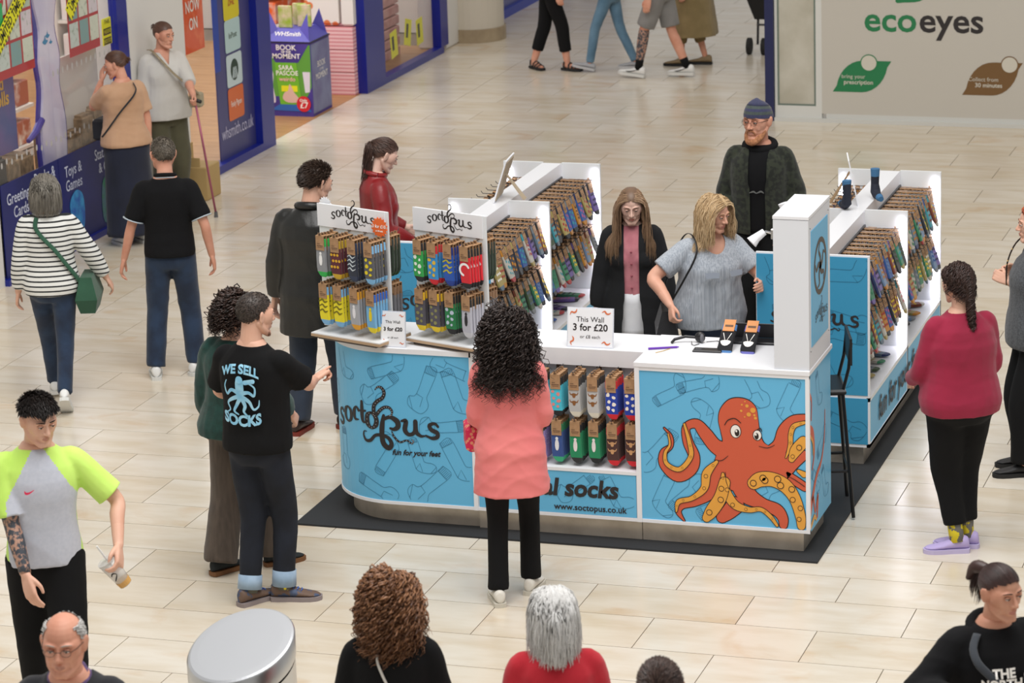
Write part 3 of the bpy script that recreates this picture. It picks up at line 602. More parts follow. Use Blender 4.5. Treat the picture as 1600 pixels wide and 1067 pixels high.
for t_, z in (('SALE', .22), ('NOW', .02), ('ON', -.14)): text('lettering', t_, .15, (.004, 0, z), (0, 1, 0), (0, 0, 1), OW, op, bold=.002, sx=.8)
tag(MB().box((-7.9, 10.45, 0), (-7.4, 10.98, .55), bev=.02).box((-7.85, 10.5, .55), (-7.45, 10.93, .95), bev=.03).build('stock_stack', mat('cardboard', '#a88f70', .7, col2='#b9a78e', nscale=4)), 'stack of brown cardboard stock behind the narrow window', 'box')
tag(MB().box((-6.82, 9.78, 0), (-6.56, 10.08, .30), bev=.008).box((-6.815, 9.79, .30), (-6.80, 10.07, .46)).box((-6.80, 9.79, .30), (-6.62, 9.80, .38)).build('cardboard_box', mat('cardboard2', '#b39764', .7)), 'open brown cardboard box on the floor beside the white-topped woman', 'box')
# lintel and shelves behind, entrance, right window
w3 = st(MB().box((XW - .10, 14.72, 0), (XW + .05, 15.27, 3.0)), 'window_3', NAVY)
MB().box((XW - .05, 15.27, 0), (XW + .05, 17.12, .07)).box((XW - .05, 17.04, .07), (XW + .05, 17.28, 3.0)).box((XW - .05, 15.27, 2.9), (XW + .05, 17.04, 3.0)).build('window_frame', NAVY, w3)
MB().box((XW - .012, 15.27, .07), (XW - .004, 17.04, 2.9)).build('window_pane', GLASS, w3)
for i, (y, z, a) in enumerate(((15.31, .38, .05), (15.77, .33, .12), (16.21, .38, -.25), (16.58, .33, .08))):
    p = thing('price_tag', ['leftmost yellow price tag in the far shop window', 'second yellow price tag from the left in the far shop window', 'third yellow price tag, tilted, in the far shop window', 'rightmost yellow price tag in the far shop window'][i], 'price tag', (XW - .03, y, z), group='yellow tags in the far window'); p.rotation_euler = (a, 0, 0)
    MB().box((-.004, -.1, -.14), (0, .1, .14)).build('sheet', YEL, p); MB().box((0, -.06, -.06), (.002, -.0, .09)).build('printed_lines', NB, p)
def dress(y0, y1, z0, z1, x, m, lab, nm='display_stock', c='display'):
    mb = MB(); n = max(2, int((z1 - z0)/.11))
    for i in range(n): mb.box((x - .3, y0, z0 + i*(z1-z0)/n), (x, y1, z0 + (i+.86)*(z1-z0)/n), bev=.01)
    return tag(mb.build(nm, m), lab, c)
dress(15.35, 15.95, 0, 1.6, -7.25, mat('suit_grey', '#9b948e', .7, col2='#6f6a68', nscale=5), 'grey folded stock stacked at the left of the far window', c='stock')
dress(15.98, 16.3, 0, 1.5, -7.3, mat('fabric_blue', '#8d93b4', .7, col2='#c9cbd6', nscale=12), 'blue patterned stock stacked in the middle of the far window', c='stock')
dress(16.33, 16.95, 0, 1.5, -7.35, mat('fabric_pink', '#c78f88', .7, col2='#d8aaa4', nscale=8), 'salmon pink stock stacked at the right of the far window', c='stock')
# pink striped boxes, gift-wrap, book bin
PK = mat('pink_box', '#dc9298', .6, col2='#eec4c6', wave=26, contrast=(.45, .5))
for i, (y0, h) in enumerate(((14.75, 1.15),)):
    for j in range(3):
        tag(MB().box((-7.55, 14.62, j*.235), (-7.0, 14.90, j*.235 + .228), bev=.004).build('striped_box', PK), 'pink striped box at the shop entrance, ' + ['at the floor', 'middle of the pile', 'topmost of the pile'][j], 'box', 'pink striped boxes')
SPOT = mat('orange_spot_wrap', '#dd7a44', .6, col2='#e8e2dc', voro=8, contrast=(.28, .34))
tag(MB().box((-7.52, 14.64, .712), (-7.15, 14.78, 1.35), bev=.03).build('gift_bag', SPOT), 'white gift bag with orange spots, standing on the pink boxes', 'gift bag')
tag(MB().box((-7.12, 14.64, .712), (-6.99, 14.74, 1.2), bev=.02).build('gift_bag', SPOT), 'narrow spotted gift bag on the right of the pink boxes', 'gift bag')
for i, (x, y, c, lab) in enumerate(((-8.7, 13.3, '#e8702a', 'orange display rack inside the shop by the blue frame'), (-8.3, 16.3, '#e0601f', 'orange display rack behind the book bin'), (-9.6, 14.2, '#d5cfd0', 'pale display rack deep in the shop'), (-10.2, 12.0, '#b03a4a', 'red display rack deep in the shop'), (-9.3, 8.6, '#8d86a8', 'lilac display rack behind the first window'), (-8.9, 7.2, '#b7a48c', 'beige display rack behind the first window'), (-9.0, 10.9, '#a5573f', 'rust display rack behind the narrow window'))):
    m1 = mat('rack_%d' % i, c, .6, col2='#dcd6cc', nscale=7, contrast=(.5, .7)); r = thing('display_rack', lab, 'rack', (x, y, 0))
    MB().box((-.3, -.5, 0), (.0, .5, .08)).box((-.3, -.5, .08), (-.26, .5, 1.9)).build('frame', mat('rack_frame', '#c9c5c0', .5), r)
    for q in range(5): MB().box((-.26, -.48, .1 + q*.37), (.0, .48, .13 + q*.37)).build('shelf', mat('rack_shelf', '#d5d2cc', .5), r); MB().box((-.22, -.46, .13 + q*.37), (-.04, .46, .36 + q*.37), bev=.01).build('goods', m1, r)
bb = thing('book_bin', 'purple and green cardboard book dump bin at the shop entrance', 'display bin', (-7.27, 13.50, 0))
PU = mat('bin_purple', '#3d3080', .5, col2='#4a3a94', nscale=3); GR = mat('bin_green', '#5c9a3a', .5); GR2 = mat('book_green', '#6fb52d', .5); SL = mat('bin_slate', '#6c6a94', .5, col2='#7f86a8', nscale=4)
MB().box((-.255, -.012, .0), (.255, .50, .74)).build('box', PU, bb)
fb = lambda u, v, l=0.0: (u, -.013 - l, v)
def pp(nm, pts, m, lift, sub=1, par=bb, f=fb): q = MB(); poly(q, pts, f, lift, sub=sub); return q.build(nm, m, par)
pp('green_side_print', [(-.25, .72), (-.25, .3), (-.2, .2), (.2, .2), (.25, .3), (.25, .72)], GR, .001); pp('purple_funnel_print', [(-.24, .73), (-.12, .54), (.12, .54), (.24, .73)], PU, .003)
pp('green_book_print', [(-.13, .54), (.1, .54), (.14, .12), (-.09, .12)], GR2, .005); pp('yellow_print', [(-.07, .31), (.10, .31), (.1, .25), (-.07, .25)], YEL, .007)
pp('pink_pile_print', [(-.06, .18), (-.04, .24), (0, .26), (.02, .33), (.06, .25), (.1, .2), (.12, .15), (0, .14)], mat('pile_pink', '#d9b4a8', .6), .009, 3)
pp('silhouette_print', [(-.24, .14), (-.22, .2), (-.2, .35), (-.22, .42), (-.18, .48), (-.15, .42), (-.16, .3), (-.14, .14)], mat('silhouette', '#d9d3e0', .6), .003, 3)
pp('glass_print', [(.16, .45), (.24, .45), (.23, .25), (.18, .24)], mat('silhouette', '#d9d3e0', .6), .003)
pp('blue_print', [(-.2, .06), (-.1, .12), (.2, .12), (.24, .05)], mat('bin_blue', '#2a62b0', .5), .004)
q = MB(); disc(q, (.16, .13), .075, .08, fb, .011); q.build('red_price_spot', mat('spot_red', '#cf1f2e', .5), bb)
for t_, x, z, s_, m in (('BOOK', 0, .69, .075, OW), ('OF THE', 0, .648, .03, OW), ('MOMENT', 0, .605, .07, OW), ('SARA', -.01, .49, .065, OW), ('PASCOE', 0, .435, .065, OW), ('weirdo', 0, .375, .06, mat('lettering_pink', '#f0b4b0', .5)), ('Only', .16, .165, .04, OW), ('£7', .165, .115, .085, OW)): text('lettering', t_, s_, (x, -.028, z), (1, 0, 0), (0, 0, 1), m, bb, bold=.001)
MB().box((.255, 0, .03), (.258, .49, .72)).build('side_print', SL, bb)
for t_, z in (('BOOK', .5), ('OF THE', .44), ('MOMENT', .38)): text('lettering', t_, .085 if z != .44 else .035, (.262, .245, z), (0, 1, 0), (0, 0, 1), OW, bb, sx=.9)
MB().box((-.262, -.02, .735), (.262, .508, .75)).build('rim', mat('rim_dark', '#221c3c', .5), bb)
hd = MB(); A_ = [(-.25, -.01, .75), (.25, -.01, .75), (.25, .5, .75), (-.25, .5, .75)]; B_ = [(-.16, .09, .86), (.16, .09, .86), (.16, .4, .86), (-.16, .4, .86)]
hd.loft([A_, B_]); hd.add([(-.24, .0, .76), (-.12, .08, .86), (-.2, .09, 1.02), (.24, .0, .76), (.12, .08, .86), (.2, .09, 1.02), (.24, .49, .76), (.12, .41, .86), (.2, .41, 1.02)], [(0, 1, 2), (5, 4, 3), (6, 7, 8)])
hd.build('header', mat('header_purple', '#5a55b4', .45), bb)
text('lettering', 'WHSmith', .07, (0, .045, .815), (1, 0, 0), (0, .67, .74), OW, bb, bold=.001)
for i, (x, y) in enumerate(((-.06, .14), (.11, .22), (.03, .3))):
    tag(MB().box((x - 7.27 - .07, y + 13.5, .862), (x - 7.27 + .07, y + 13.53, 1.08), bev=.003).build('book', mat('book_cover', '#9ab52c', .5, col2='#dfc9b0', nscale=9)), ['green paperback at the front of the book bin', 'green paperback at the right of the book bin', 'green paperback at the back of the book bin'][i], 'book', 'green paperbacks in the book bin')
# pillar and next shop
pl2 = wall_obj(MB().box((XW - .3, 17.28, 0), (XW + .02, 18.4, 3.2), bev=.02), 'trim_2', PLAST)
col = tag(MB().cyl((-6.86, 18.05), .34, .15, 3.2, 32).build('round_column', mat('column_cream', '#c9c1b2', .6), smooth=False), 'cream round column beyond the far shop window', 'column')
MB().cyl((-6.86, 18.05), .36, 0, .15, 32).build('stone_base', mat('stone_base', '#a8977c', .5, col2='#95846a', nscale=6), col)
w4 = st(MB().box((XW - .10, 18.4, 0), (XW + .03, 24.5, .10)), 'window_4', mat('far_blue', '#2f3f9c', .5))
MB().box((XW - .06, 18.42, .1), (XW - .02, 24.5, 3.0)).build('window_pane', mat('far_window', '#454a86', .3, col2='#a8a2b4', nscale=1.4, contrast=(.55, .7)), w4)
# ---------------------------------------------------------------- optician hoarding, plane y = 14
YW = 14.0
HO = mat('hoarding_white', '#c4bfb5', .55); GRN = mat('eco_green', '#1f7a4a', .5); BRN = mat('eco_brown', '#75552f', .5)
e1 = wall_obj(MB().box((-1.992, YW, .08), (4.2, YW + .08, 2.9)), 'wall_right', HO)
MB().box((-2.45, YW - .04, 0), (4.2, YW + .04, .035)).box((-1.95, YW + .0, .035), (4.2, YW + .06, .08)).build('base_rail', mat('rail_white', '#cfcfca', .45), e1)
d1 = wall_obj(MB().box((-2.45, YW, .035), (-1.992, YW + .05, .15)).box((-2.05, YW, .15), (-1.992, YW + .05, 2.8)).box((-2.45, YW, .15), (-2.425, YW + .05, 2.8)).box((-2.45, YW, 2.8), (-1.992, YW + .05, 2.9)), 'window_5', mat('door_white', '#d5d5d0', .5))
MB().box((-2.425, YW + .005, .15), (-2.41, YW + .04, 2.8)).box((-2.067, YW + .005, .15), (-2.05, YW + .04, 2.8)).box((-2.41, YW + .005, .15), (-2.067, YW + .04, .165)).build('window_frame', mat('frame_grey_green', '#6c7a70', .5), d1)
MB().box((-2.41, YW + .015, .165), (-2.067, YW + .03, 2.8)).build('window_pane', mat('frosted_pane', '#c9c5b8', .25, col2='#b5b0a0', nscale=3), d1)
wall_obj(MB().box((-2.54, YW - .03, 0), (-2.455, YW + .3, 2.9)), 'trim_3', mat('post_navy', '#1b2250', .45))
FE_ = lambda u, v, l=0.0: (u, YW - l, v)
text('eco_lettering', 'eco', .33, (-1.585, YW - .002, .99), (1, 0, 0), (0, 0, 1), GRN, e1, align='LEFT', bold=.006, sx=1.05)
text('eyes_lettering', 'eyes', .33, (-1.06, YW - .002, .99), (1, 0, 0), (0, 0, 1), BLACK, e1, align='LEFT', bold=.006, sx=1.05)
def leaf(x0, x1, z0, z1, m, nm):
    q = MB(); w_, h_ = x1 - x0, z1 - z0
    pts = [(x0, z0)] + [(x0 + w_*(.06 + .0*i) + w_*.5*(1-math.cos(i*PI/2/8))*.9, z0 + h_*math.sin(i*PI/2/8)) for i in range(1, 9)] + [(x1, z1)] + [(x1 - w_*.06 - w_*.5*(1-math.cos(i*PI/2/8))*.9, z1 - h_*math.sin(i*PI/2/8)) for i in range(1, 9)]
    poly(q, pts, FE_, .002, sub=1); return q.build(nm, m, e1)
for x0, x1, z0, z1, m, a, b_ in ((-1.886, -1.32, .298, .602, GRN, 'bring your', 'prescription'), (-.647, -.079, .30, .615, BRN, 'Collect from', '30 minutes')):
    lf = leaf(x0, x1, z0, z1, m, 'leaf_sign')
    q = MB(); disc(q, (x0 + .35 if m is GRN else x0 + .445, z1 - .02), .083, .083, FE_, .003, n=24); q.build('round_ring', m, lf)
    q = MB(); disc(q, (x0 + .35 if m is GRN else x0 + .445, z1 - .02), .073, .073, FE_, .004, n=24); q.build('round_icon', mat('icon_pale', '#cfcabc', .5), lf)
    text('lettering', a, .055, (x0 + .2, YW - .005, z0 + .15), (1, 0, 0), (0, 0, 1), MATS['icon_pale'], lf); text('lettering', b_, .058, (x0 + .25, YW - .005, z0 + .095), (1, 0, 0), (0, 0, 1), MATS['icon_pale'], lf, bold=.001)
lf = MB(); poly(lf, [(-1.28, 1.17), (-1.2, 1.165), (-1.05, 1.18), (-.98, 1.25), (-.95, 1.4), (-1.1, 1.38), (-1.25, 1.3)], FE_, .002, sub=3); lf.build('leaf_logo', GRN, e1)
# pushchair beyond the post
pr = thing('pushchair', 'black pushchair half hidden behind the navy post of the hoarding', 'pushchair', (-3.36, 17.45, 0)); BK_ = mat('pram_black', '#17171a', .6); TY = mat('tyre', '#1c1c1e', .7)
for x in (-.18, -.02, .35, .5): MB().tube([(x - .02, 0, .09), (x + .02, 0, .09)], .09, 18).build('wheel', TY, pr)
for x in (-.1, .42): MB().tube([(x, .05, .1), (x, .1, .5), (x, .45, .95), (x, .55, 1.02)], .014, 6).build('frame_tube', mat('pram_steel', '#4c4c50', .4, .7), pr)
MB().tube([(-.1, .02, .32), (.42, .02, .32)], .012, 6).build('axle', MATS['pram_steel'], pr)
MB().loft([[(-.12, 0, .38), (.44, 0, .38), (.44, .3, .38), (-.12, .3, .38)], [(-.2, -.05, .62), (.5, -.05, .62), (.5, .35, .62), (-.2, .35, .62)], [(-.18, .02, .85), (.48, .02, .85), (.48, .4, .85), (-.18, .4, .85)], [(-.06, .12, .98), (.38, .12, .98), (.38, .38, .98), (-.06, .38, .98)]]).build('seat_hood', BK_, pr)
# ---------------------------------------------------------------- sock pairs
KRAFT = mat('kraft_card', '#b08a66', .75, col2='#a07c59', nscale=40); KRAFTD = mat('kraft_print', '#6a4f3b', .7)
def card_mesh():
    m = MB()
    m.box((-.030, -.006, -.085), (.030, -.003, 0)).box((-.030, .019, -.05), (.030, .022, 0)).box((-.030, -.006, 0), (.030, .022, .003)).box((-.012, -.006, .003), (.012, -.003, .02))
    m.mi = 1; m.box((-.022, -.0068, -.06), (.022, -.006, -.055)).box((-.018, -.0068, -.068), (.018, -.006, -.065)).box((-.02, -.0068, -.048), (.0, -.006, -.044)).box((-.006, -.0068, .004), (.006, -.006, .014))
    return m.mesh('header_card', [KRAFT, KRAFTD])
CARD = card_mesh()
def sock_mb(m=None, lay=0.0):
    m = m or MB()
    def ring(z, cx, hw, y0, y1): e = hw*.86; return [(cx-hw, (y0+y1)/2, z), (cx-e, y0, z), (cx+e, y0, z), (cx+hw, (y0+y1)/2, z), (cx+e, y1, z), (cx-e, y1, z)]
    R_ = [ring(-.018, 0, .036, 0, .015), ring(-.062, 0, .037, -.001, .016), ring(-.13, 0, .0365, -.003, .018), ring(-.19, .001, .037, -.002, .017), ring(-.215, .004, .036, -.001, .016), ring(-.238, .01, .026, .001, .013), ring(-.247, .014, .014, .003, .011)]
    for i in range(6): m.loft([R_[i], R_[i+1]], 0 if i == 0 else (1 if i < 4 else 2), cap=False)
    m.add(R_[0], [tuple(range(6))[::-1]], 0); m.add(R_[6], [tuple(range(6))], 2); return m
def motif(kind, seed=0):
    m = MB(); r = random.Random(seed); f = lambda u, v, l=0.0: (u, -.0035 - l, v)
    if kind == 'blobs':
        for (u, v) in ((-.017, -.10), (.016, -.115), (-.012, -.14), (.017, -.155), (-.016, -.178), (.012, -.19)):
            q = .009 + .004*r.random(); poly(m, [(u + q*math.cos(a)*(.7+.6*r.random()), v + q*math.sin(a)*(.7+.6*r.random())) for a in (0, 1.25, 2.5, 3.75, 5)], f, 0, sub=2)
    elif kind == 'dots':
        for i in range(9): disc(m, (-.022 + (i % 3)*.022 + (.008 if i//3 % 2 else -.004), -.10 - (i//3)*.036), .009, .009, f, n=9)
    elif kind == 'stripes':
        for v in (-.105, -.135, -.165): ribbon(m, [(-.032, v, .008), (-.008, v + .012, .01), (.01, v - .002, .012), (.032, v + .006, .004)], f)
    elif kind == 'ring':
        P = [(.0 + .034*math.cos(a), -.135 + .034*math.sin(a)) for a in np.linspace(.5, 4.4, 9)]; ribbon(m, P, f, w=.014)
    elif kind == 'figure':
        disc(m, (0, -.105), .009, .01, f, n=10); poly(m, [(-.008, -.115), (.008, -.115), (.012, -.15), (.006, -.175), (-.006, -.175), (-.012, -.15)], f, 0, sub=2)
    elif kind == 'horns':
        for v in (-.11, -.155):
            for s in (-1, 1): ribbon(m, [(s*.006, v, .009), (s*.018, v - .002, .007), (s*.026, v + .012, .003)], f)
            poly(m, [(-.010, v + .004), (.010, v + .004), (.007, v - .02), (-.007, v - .02)], f, 0, sub=2)
    elif kind == 'zig':
        for v in (-.10, -.125, -.15, -.175): ribbon(m, [(-.032, v, .004), (-.014, v + .010, .009), (.004, v - .006, .009), (.03, v + .008, .002)], f, sub=2)
    return m
KCACHE = {}
def style(body, cuff, toe, mk=None, mcol='#ffffff', seed=1):
    key = (body, cuff, toe, mk, mcol, seed)
    if key not in KCACHE:
        ms = [mat('knit_' + c, c, .9, bump=.25, bscale=700, sheen=.2) for c in (cuff, body, toe)]
        KCACHE[key] = (sock_mb().mesh('sock_pair', ms), motif(mk, seed).mesh('motif_print', mat('print_' + mcol, mcol, .8)) if mk else None)
    return KCACHE[key]
def pair(sty, M, label, group, card=True, mo=True, parent=None):
    sm_, mm = style(*sty); o = bpy.data.objects.new('sock_pair', sm_); link(o); o.matrix_world = M
    tag(o, label, 'socks', group)
    if card: link(bpy.data.objects.new('header_card', CARD), o)
    if mm and mo: link(bpy.data.objects.new('motif_print', mm), o)
    return o
ORD = ['first', 'second', 'third', 'fourth', 'fifth', 'sixth', 'seventh', 'eighth', 'ninth', 'tenth', 'eleventh']
DEEP = ['frontmost', 'second from front', 'third from front', 'fourth from front', 'rearmost']
PEG = ['leftmost', 'second', 'third', 'rightmost']
RX = lambda loc, rz, rx=0, ry=0: Matrix.Translation(loc) @ Matrix.Rotation(rz, 4, 'Z') @ Matrix.Rotation(ry, 4, 'Y') @ Matrix.Rotation(rx, 4, 'X')
rackA = [[('#8d8f93', '#2fae4c', '#2fae4c', 'figure', '#efefef', 1), 'grey and green'], [('#5a1f2c', '#b5941f', '#caa425', 'dots', '#d8a62c', 1), 'maroon and mustard'], [('#262c3c', '#24304c', '#2a3550', 'zig', '#c3ccd2', 1), 'navy and white'], [('#56575c', '#7fb6e0', '#7fb6e0', 'blobs', '#e2cc25', 3), 'charcoal and yellow']]
rackA2 = [[('#ecdc1e', '#7fb6e0', '#7fb6e0', 'stripes', '#7d7418', 1), 'yellow doodle'], [('#e9da22', '#78b4e2', '#7fb6e0', 'stripes', '#7d7418', 2), 'yellow blue-topped'], [('#a9abb0', '#e3a22a', '#e3a22a', 'figure', '#e9e9ee', 3), 'grey and orange'], [('#74afd8', '#2f63c0', '#e8d424', 'figure', '#e8cf25', 4), 'blue and yellow']]
rackB = [[('#2fa34c', '#1f2022', '#1f2022', 'blobs', '#e7efe7', 5), 'green and black'], [('#3490d0', '#d0202c', '#d0202c', 'blobs', '#e0b83a', 6), 'blue and red'], [('#1f55b4', '#182c7c', '#1b3c96', 'stripes', '#b9b13c', 7), 'royal blue'], [('#d81e2c', '#1c1b1e', '#1c1b1e', 'ring', '#f4f4f4', 1), 'red and black']]
rackB2 = [[('#54525c', '#e6b820', '#e6c828', 'blobs', '#8d8c5a', 8), 'dark grey and yellow'], [('#524f5b', '#e6b820', '#e6c828', 'blobs', '#8d8c5a', 9), 'charcoal yellow-toed'], [('#1e7a45', '#1d1e20', '#1d1e20', 'blobs', '#b9c6d8', 10), 'dark green'], [('#b6b8c4', '#1d1e20', '#c4c6ce', 'figure', '#2a2a2e', 11), 'pale grey']]
def rack(name, A, side, r1, r2, cols, grp):
    ang = math.radians(-18.3); t = thing('sock_rack', 'white countertop sock rack with wordmark header, %s of the two' % side, 'rack', (A[0], A[1], 1.10), ang)
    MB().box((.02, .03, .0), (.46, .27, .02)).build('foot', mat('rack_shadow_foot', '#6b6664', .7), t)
    MB().box((-.01, .0, .02), (.51, .30, .036)).build('ply_base', WOODE, t); MB().box((-.009, .001, .036), (.509, .299, .042)).build('base_top', SHELFW, t)
    MB().box((-.045, .168, .042), (.475, .182, .79), bev=.002).build('back_panel', PANELW, t)
    MB().box((-.05, .160, .655), (.46, .167, .792), bev=.001).build('header_board', WHITE, t)
    for f_, yy in ((lambda u, v, l=0.0: (u, .160 - l, v), 0),):
        wordmark('wordmark_print', t, f_, .000285, .385, .705, BLACK, lift=.0012, dots=False)
    for zz in (.655, .365):
        for i, c in enumerate(cols):
            MB().box((c - .01, .16, zz - .005), (c + .012, .167, zz)).build('peg_slot', MATS['slot_dark'], t)
            MB().tube([(c, .167, zz - .012), (c, .02, zz - .010), (c, .012, zz + .004)], .0025, 5).build('peg', RAIL, t)
            MB().tube([(c, .182, zz - .012), (c, .32, zz - .010), (c, .328, zz + .004)], .0025, 5).build('peg', RAIL, t)
    T = Matrix.Translation((A[0], A[1], 1.10)) @ Matrix.Rotation(ang, 4, 'Z'); r = random.Random(hash(side) % 7 if False else (1 if side == 'left' else 2))
    for row, R_, z in (('upper', r1, .63), ('lower', r2, .34)):
        for i, c in enumerate(cols):
            sty, desc = R_[i]
            for k in range(5):
                M = T @ RX((c + r.uniform(-.003, .003) + k*.001, .03 + k*.026, z + r.uniform(-.003, .003)), r.uniform(-.05, .05), rx=r.uniform(-.02, .02))
                pair(sty, M, '%s socks, %s on %s %s-row peg, %s counter rack' % (desc, DEEP[k], PEG[i], row, side), grp)
            if i >= 2:
                s2 = [('#2c3a2c', '#3a3f38', '#3b5a3c', 'blobs', '#8fa27c', 3), ('#77777c', '#8b6b50', '#77777c', 'zig', '#4b4b50', 3)][row == 'lower']
                for k in range(3):
                    M = T @ RX((c, .235 + k*.028, z), PI + r.uniform(-.05, .05)); pair(s2, M, '%s socks behind the %s counter rack, %s peg, %s row, %s' % (['camouflage green', 'grey ribbed'][row == 'lower'], side, PEG[i], row, ['inner', 'middle', 'outer'][k]), grp)
    return t
R1 = rack('rack', (-2.423, 1.90), 'left', rackA, rackA2, [.075, .185, .305, .43], 'socks on the left counter rack')
R2 = rack('rack', (-1.822, 1.90), 'right', rackB, rackB2, [.075, .185, .295, .42], 'socks on the right counter rack')
# starburst offer stickers
def star(loc, r, m, lab, txt, ang):
    s = thing('starburst_sign', lab, 'sign', loc, ang); q = MB(); P = [((r if i % 2 else r*.8)*math.cos(2*PI*i/32), (r if i % 2 else r*.8)*math.sin(2*PI*i/32)) for i in range(32)]
    q.add([(x, 0, z) for x, z in P] + [(x, .004, z) for x, z in P], [tuple(range(32)), tuple(range(32, 64))[::-1]] + [(i, 32+i, 32+(i+1) % 32, (i+1) % 32) for i in range(32)]); q.build('star_card', m, s)
    for t_, z, sz in txt: text('lettering', t_, sz, (0, -.002, z), (1, 0, .0), (0, 0, 1), OW, s, bold=.0008, sx=.95)
    return s
Tr = lambda A, u, v, z: (A[0] + u*.949 + v*.314, A[1] - u*.314 + v*.949, 1.10 + z)
ST = star(Tr((-2.423, 1.90), .43, .145, .70), .062, mat('star_orange', '#e8692a', .5), 'orange starburst price sticker on the right corner of the left rack header', [('3 for £10', .005, .028), ('or £4 each', -.022, .013)], math.radians(-18.3))
star(Tr((-2.423, 1.90), -.02, .20, .775), .05, WHITE, 'plain white starburst seen from behind at the left rack corner', [], math.radians(-18.3))
# middle bay socks
mid1 = [('#4cc4dc', '#1d1d20', '#1d1d20', 'blobs', '#e08a84', 12), ('#4cc4dc', '#1d1d20', '#1d1d20', 'blobs', '#e08a84', 13), ('#4cc4dc', '#1d1d20', '#1d1d20', 'blobs', '#e08a84', 12), ('#48c2da', '#1d1d20', '#1d1d20', 'blobs', '#e08a84', 14), ('#b9b9b9', '#3a3a3c', '#d9d4c4', 'horns', '#8a5a30', 1), ('#c0bfbe', '#2a2a2c', '#d9d4c4', 'horns', '#8a5a30', 2), ('#1f3fa8', '#d0202c', '#d0202c', 'blobs', '#efe9e0', 15), ('#1e3ca4', '#d0202c', '#d0202c', 'blobs', '#efe4d4', 16)]
mid2 = [('#9a88c4', '#2a2a2c', '#9a88c4', 'stripes', '#d8cfe8', 3), ('#9a88c4', '#2a2a2c', '#9a88c4', 'stripes', '#d8cfe8', 3), ('#9a88c4', '#2a2a2c', '#9a88c4', 'stripes', '#d8cfe8', 3), ('#34508f', '#1d7a50', '#37a878', 'figure', '#e4e6ea', 5), ('#1f8a5c', '#1d1d20', '#2b2b2b', 'figure', '#e9dfe0', 6), ('#1e885a', '#1d1d20', '#1c1c1e', 'figure', '#e9dfe0', 7), ('#4a2c28', '#c8202a', '#d0202c', 'horns', '#c9996c', 3), ('#4b2d29', '#c8202a', '#d0202c', 'horns', '#c9996c', 4)]
d1 = ['cyan', 'cyan', 'cyan', 'turquoise spotted', 'grey horned-motif', 'pale grey horned-motif', 'blue red-topped', 'royal blue red-toed']; d2 = ['lilac', 'lilac', 'lilac', 'slate blue', 'green figure-motif', 'green black-toed', 'brown horned-motif', 'brown red-toed']
r = random.Random(8)
for row, L_, D_, z in (('upper', mid1, d1, .985), ('lower', mid2, d2, .705)):
    for i in range(8):
        x = -1.29 + i*.1165 if i < 3 else -.955 + (i-3)*.1135 + .075
        x = [-1.27, -1.165, -1.06, -.845, -.745, -.645, -.545, -.455][i] if False else -1.235 + i*.1115
        for k in range(5 if i > 1 else 2):
            M = RX((x + k*.001, YF + .035 + k*.03, z + r.uniform(-.004, .004)), r.uniform(-.06, .06)); pair(L_[i], M, '%s socks, %s on %s %s-row peg, counter front bay' % (D_[i], DEEP[k], ORD[i], row), 'socks in the counter front bay')
        p = MB().tube([(x, YF + .24, z + .018), (x, YF + .02, z + .02), (x, YF + .012, z + .032)], .0025, 5).build('peg', RAIL, kc); p.location = (.4, -2.1, 0)
# gondola socks
PALS = ['#a8383a', '#2d5598', '#39805e', '#2a2a30', '#c0822c', '#6c589a', '#b8608c', '#5b6f80', '#1f2f5c', '#7a3f2c', '#3f96a4', '#3a5034', '#b9b4aa', '#7a7f84', '#6d87a8', '#a8965a', '#22252c', '#2c2e3a']
rg = random.Random(21)
STY = []
for i in range(34):
    a, b_, c = rg.sample(PALS, 3); STY.append((a, b_, rg.choice([b_, c]), rg.choice(['blobs', 'dots', 'stripes', 'zig', 'blobs']), rg.choice(PALS + ['#f0ece4', '#e9c93a']), i % 5))
CN = dict(zip(PALS, ['red', 'blue', 'green', 'black', 'orange', 'purple', 'pink', 'slate', 'navy', 'rust', 'teal', 'olive', 'cream', 'grey', 'pale blue', 'sand', 'black', 'dark navy']))
bulk = {}
def bulk_add(sty, M, cardm):
    key = sty[:3]
    if key not in bulk: bulk[key] = MB()
    b = bulk[key]; b.xf = M; sock_mb(b)
    cardm.xf = M; cardm.box((-.030, -.006, -.085), (.030, -.003, 0)).box((-.030, .019, -.05), (.030, .022, 0)).box((-.030, -.006, 0), (.030, .022, .003))
cardb = MB()
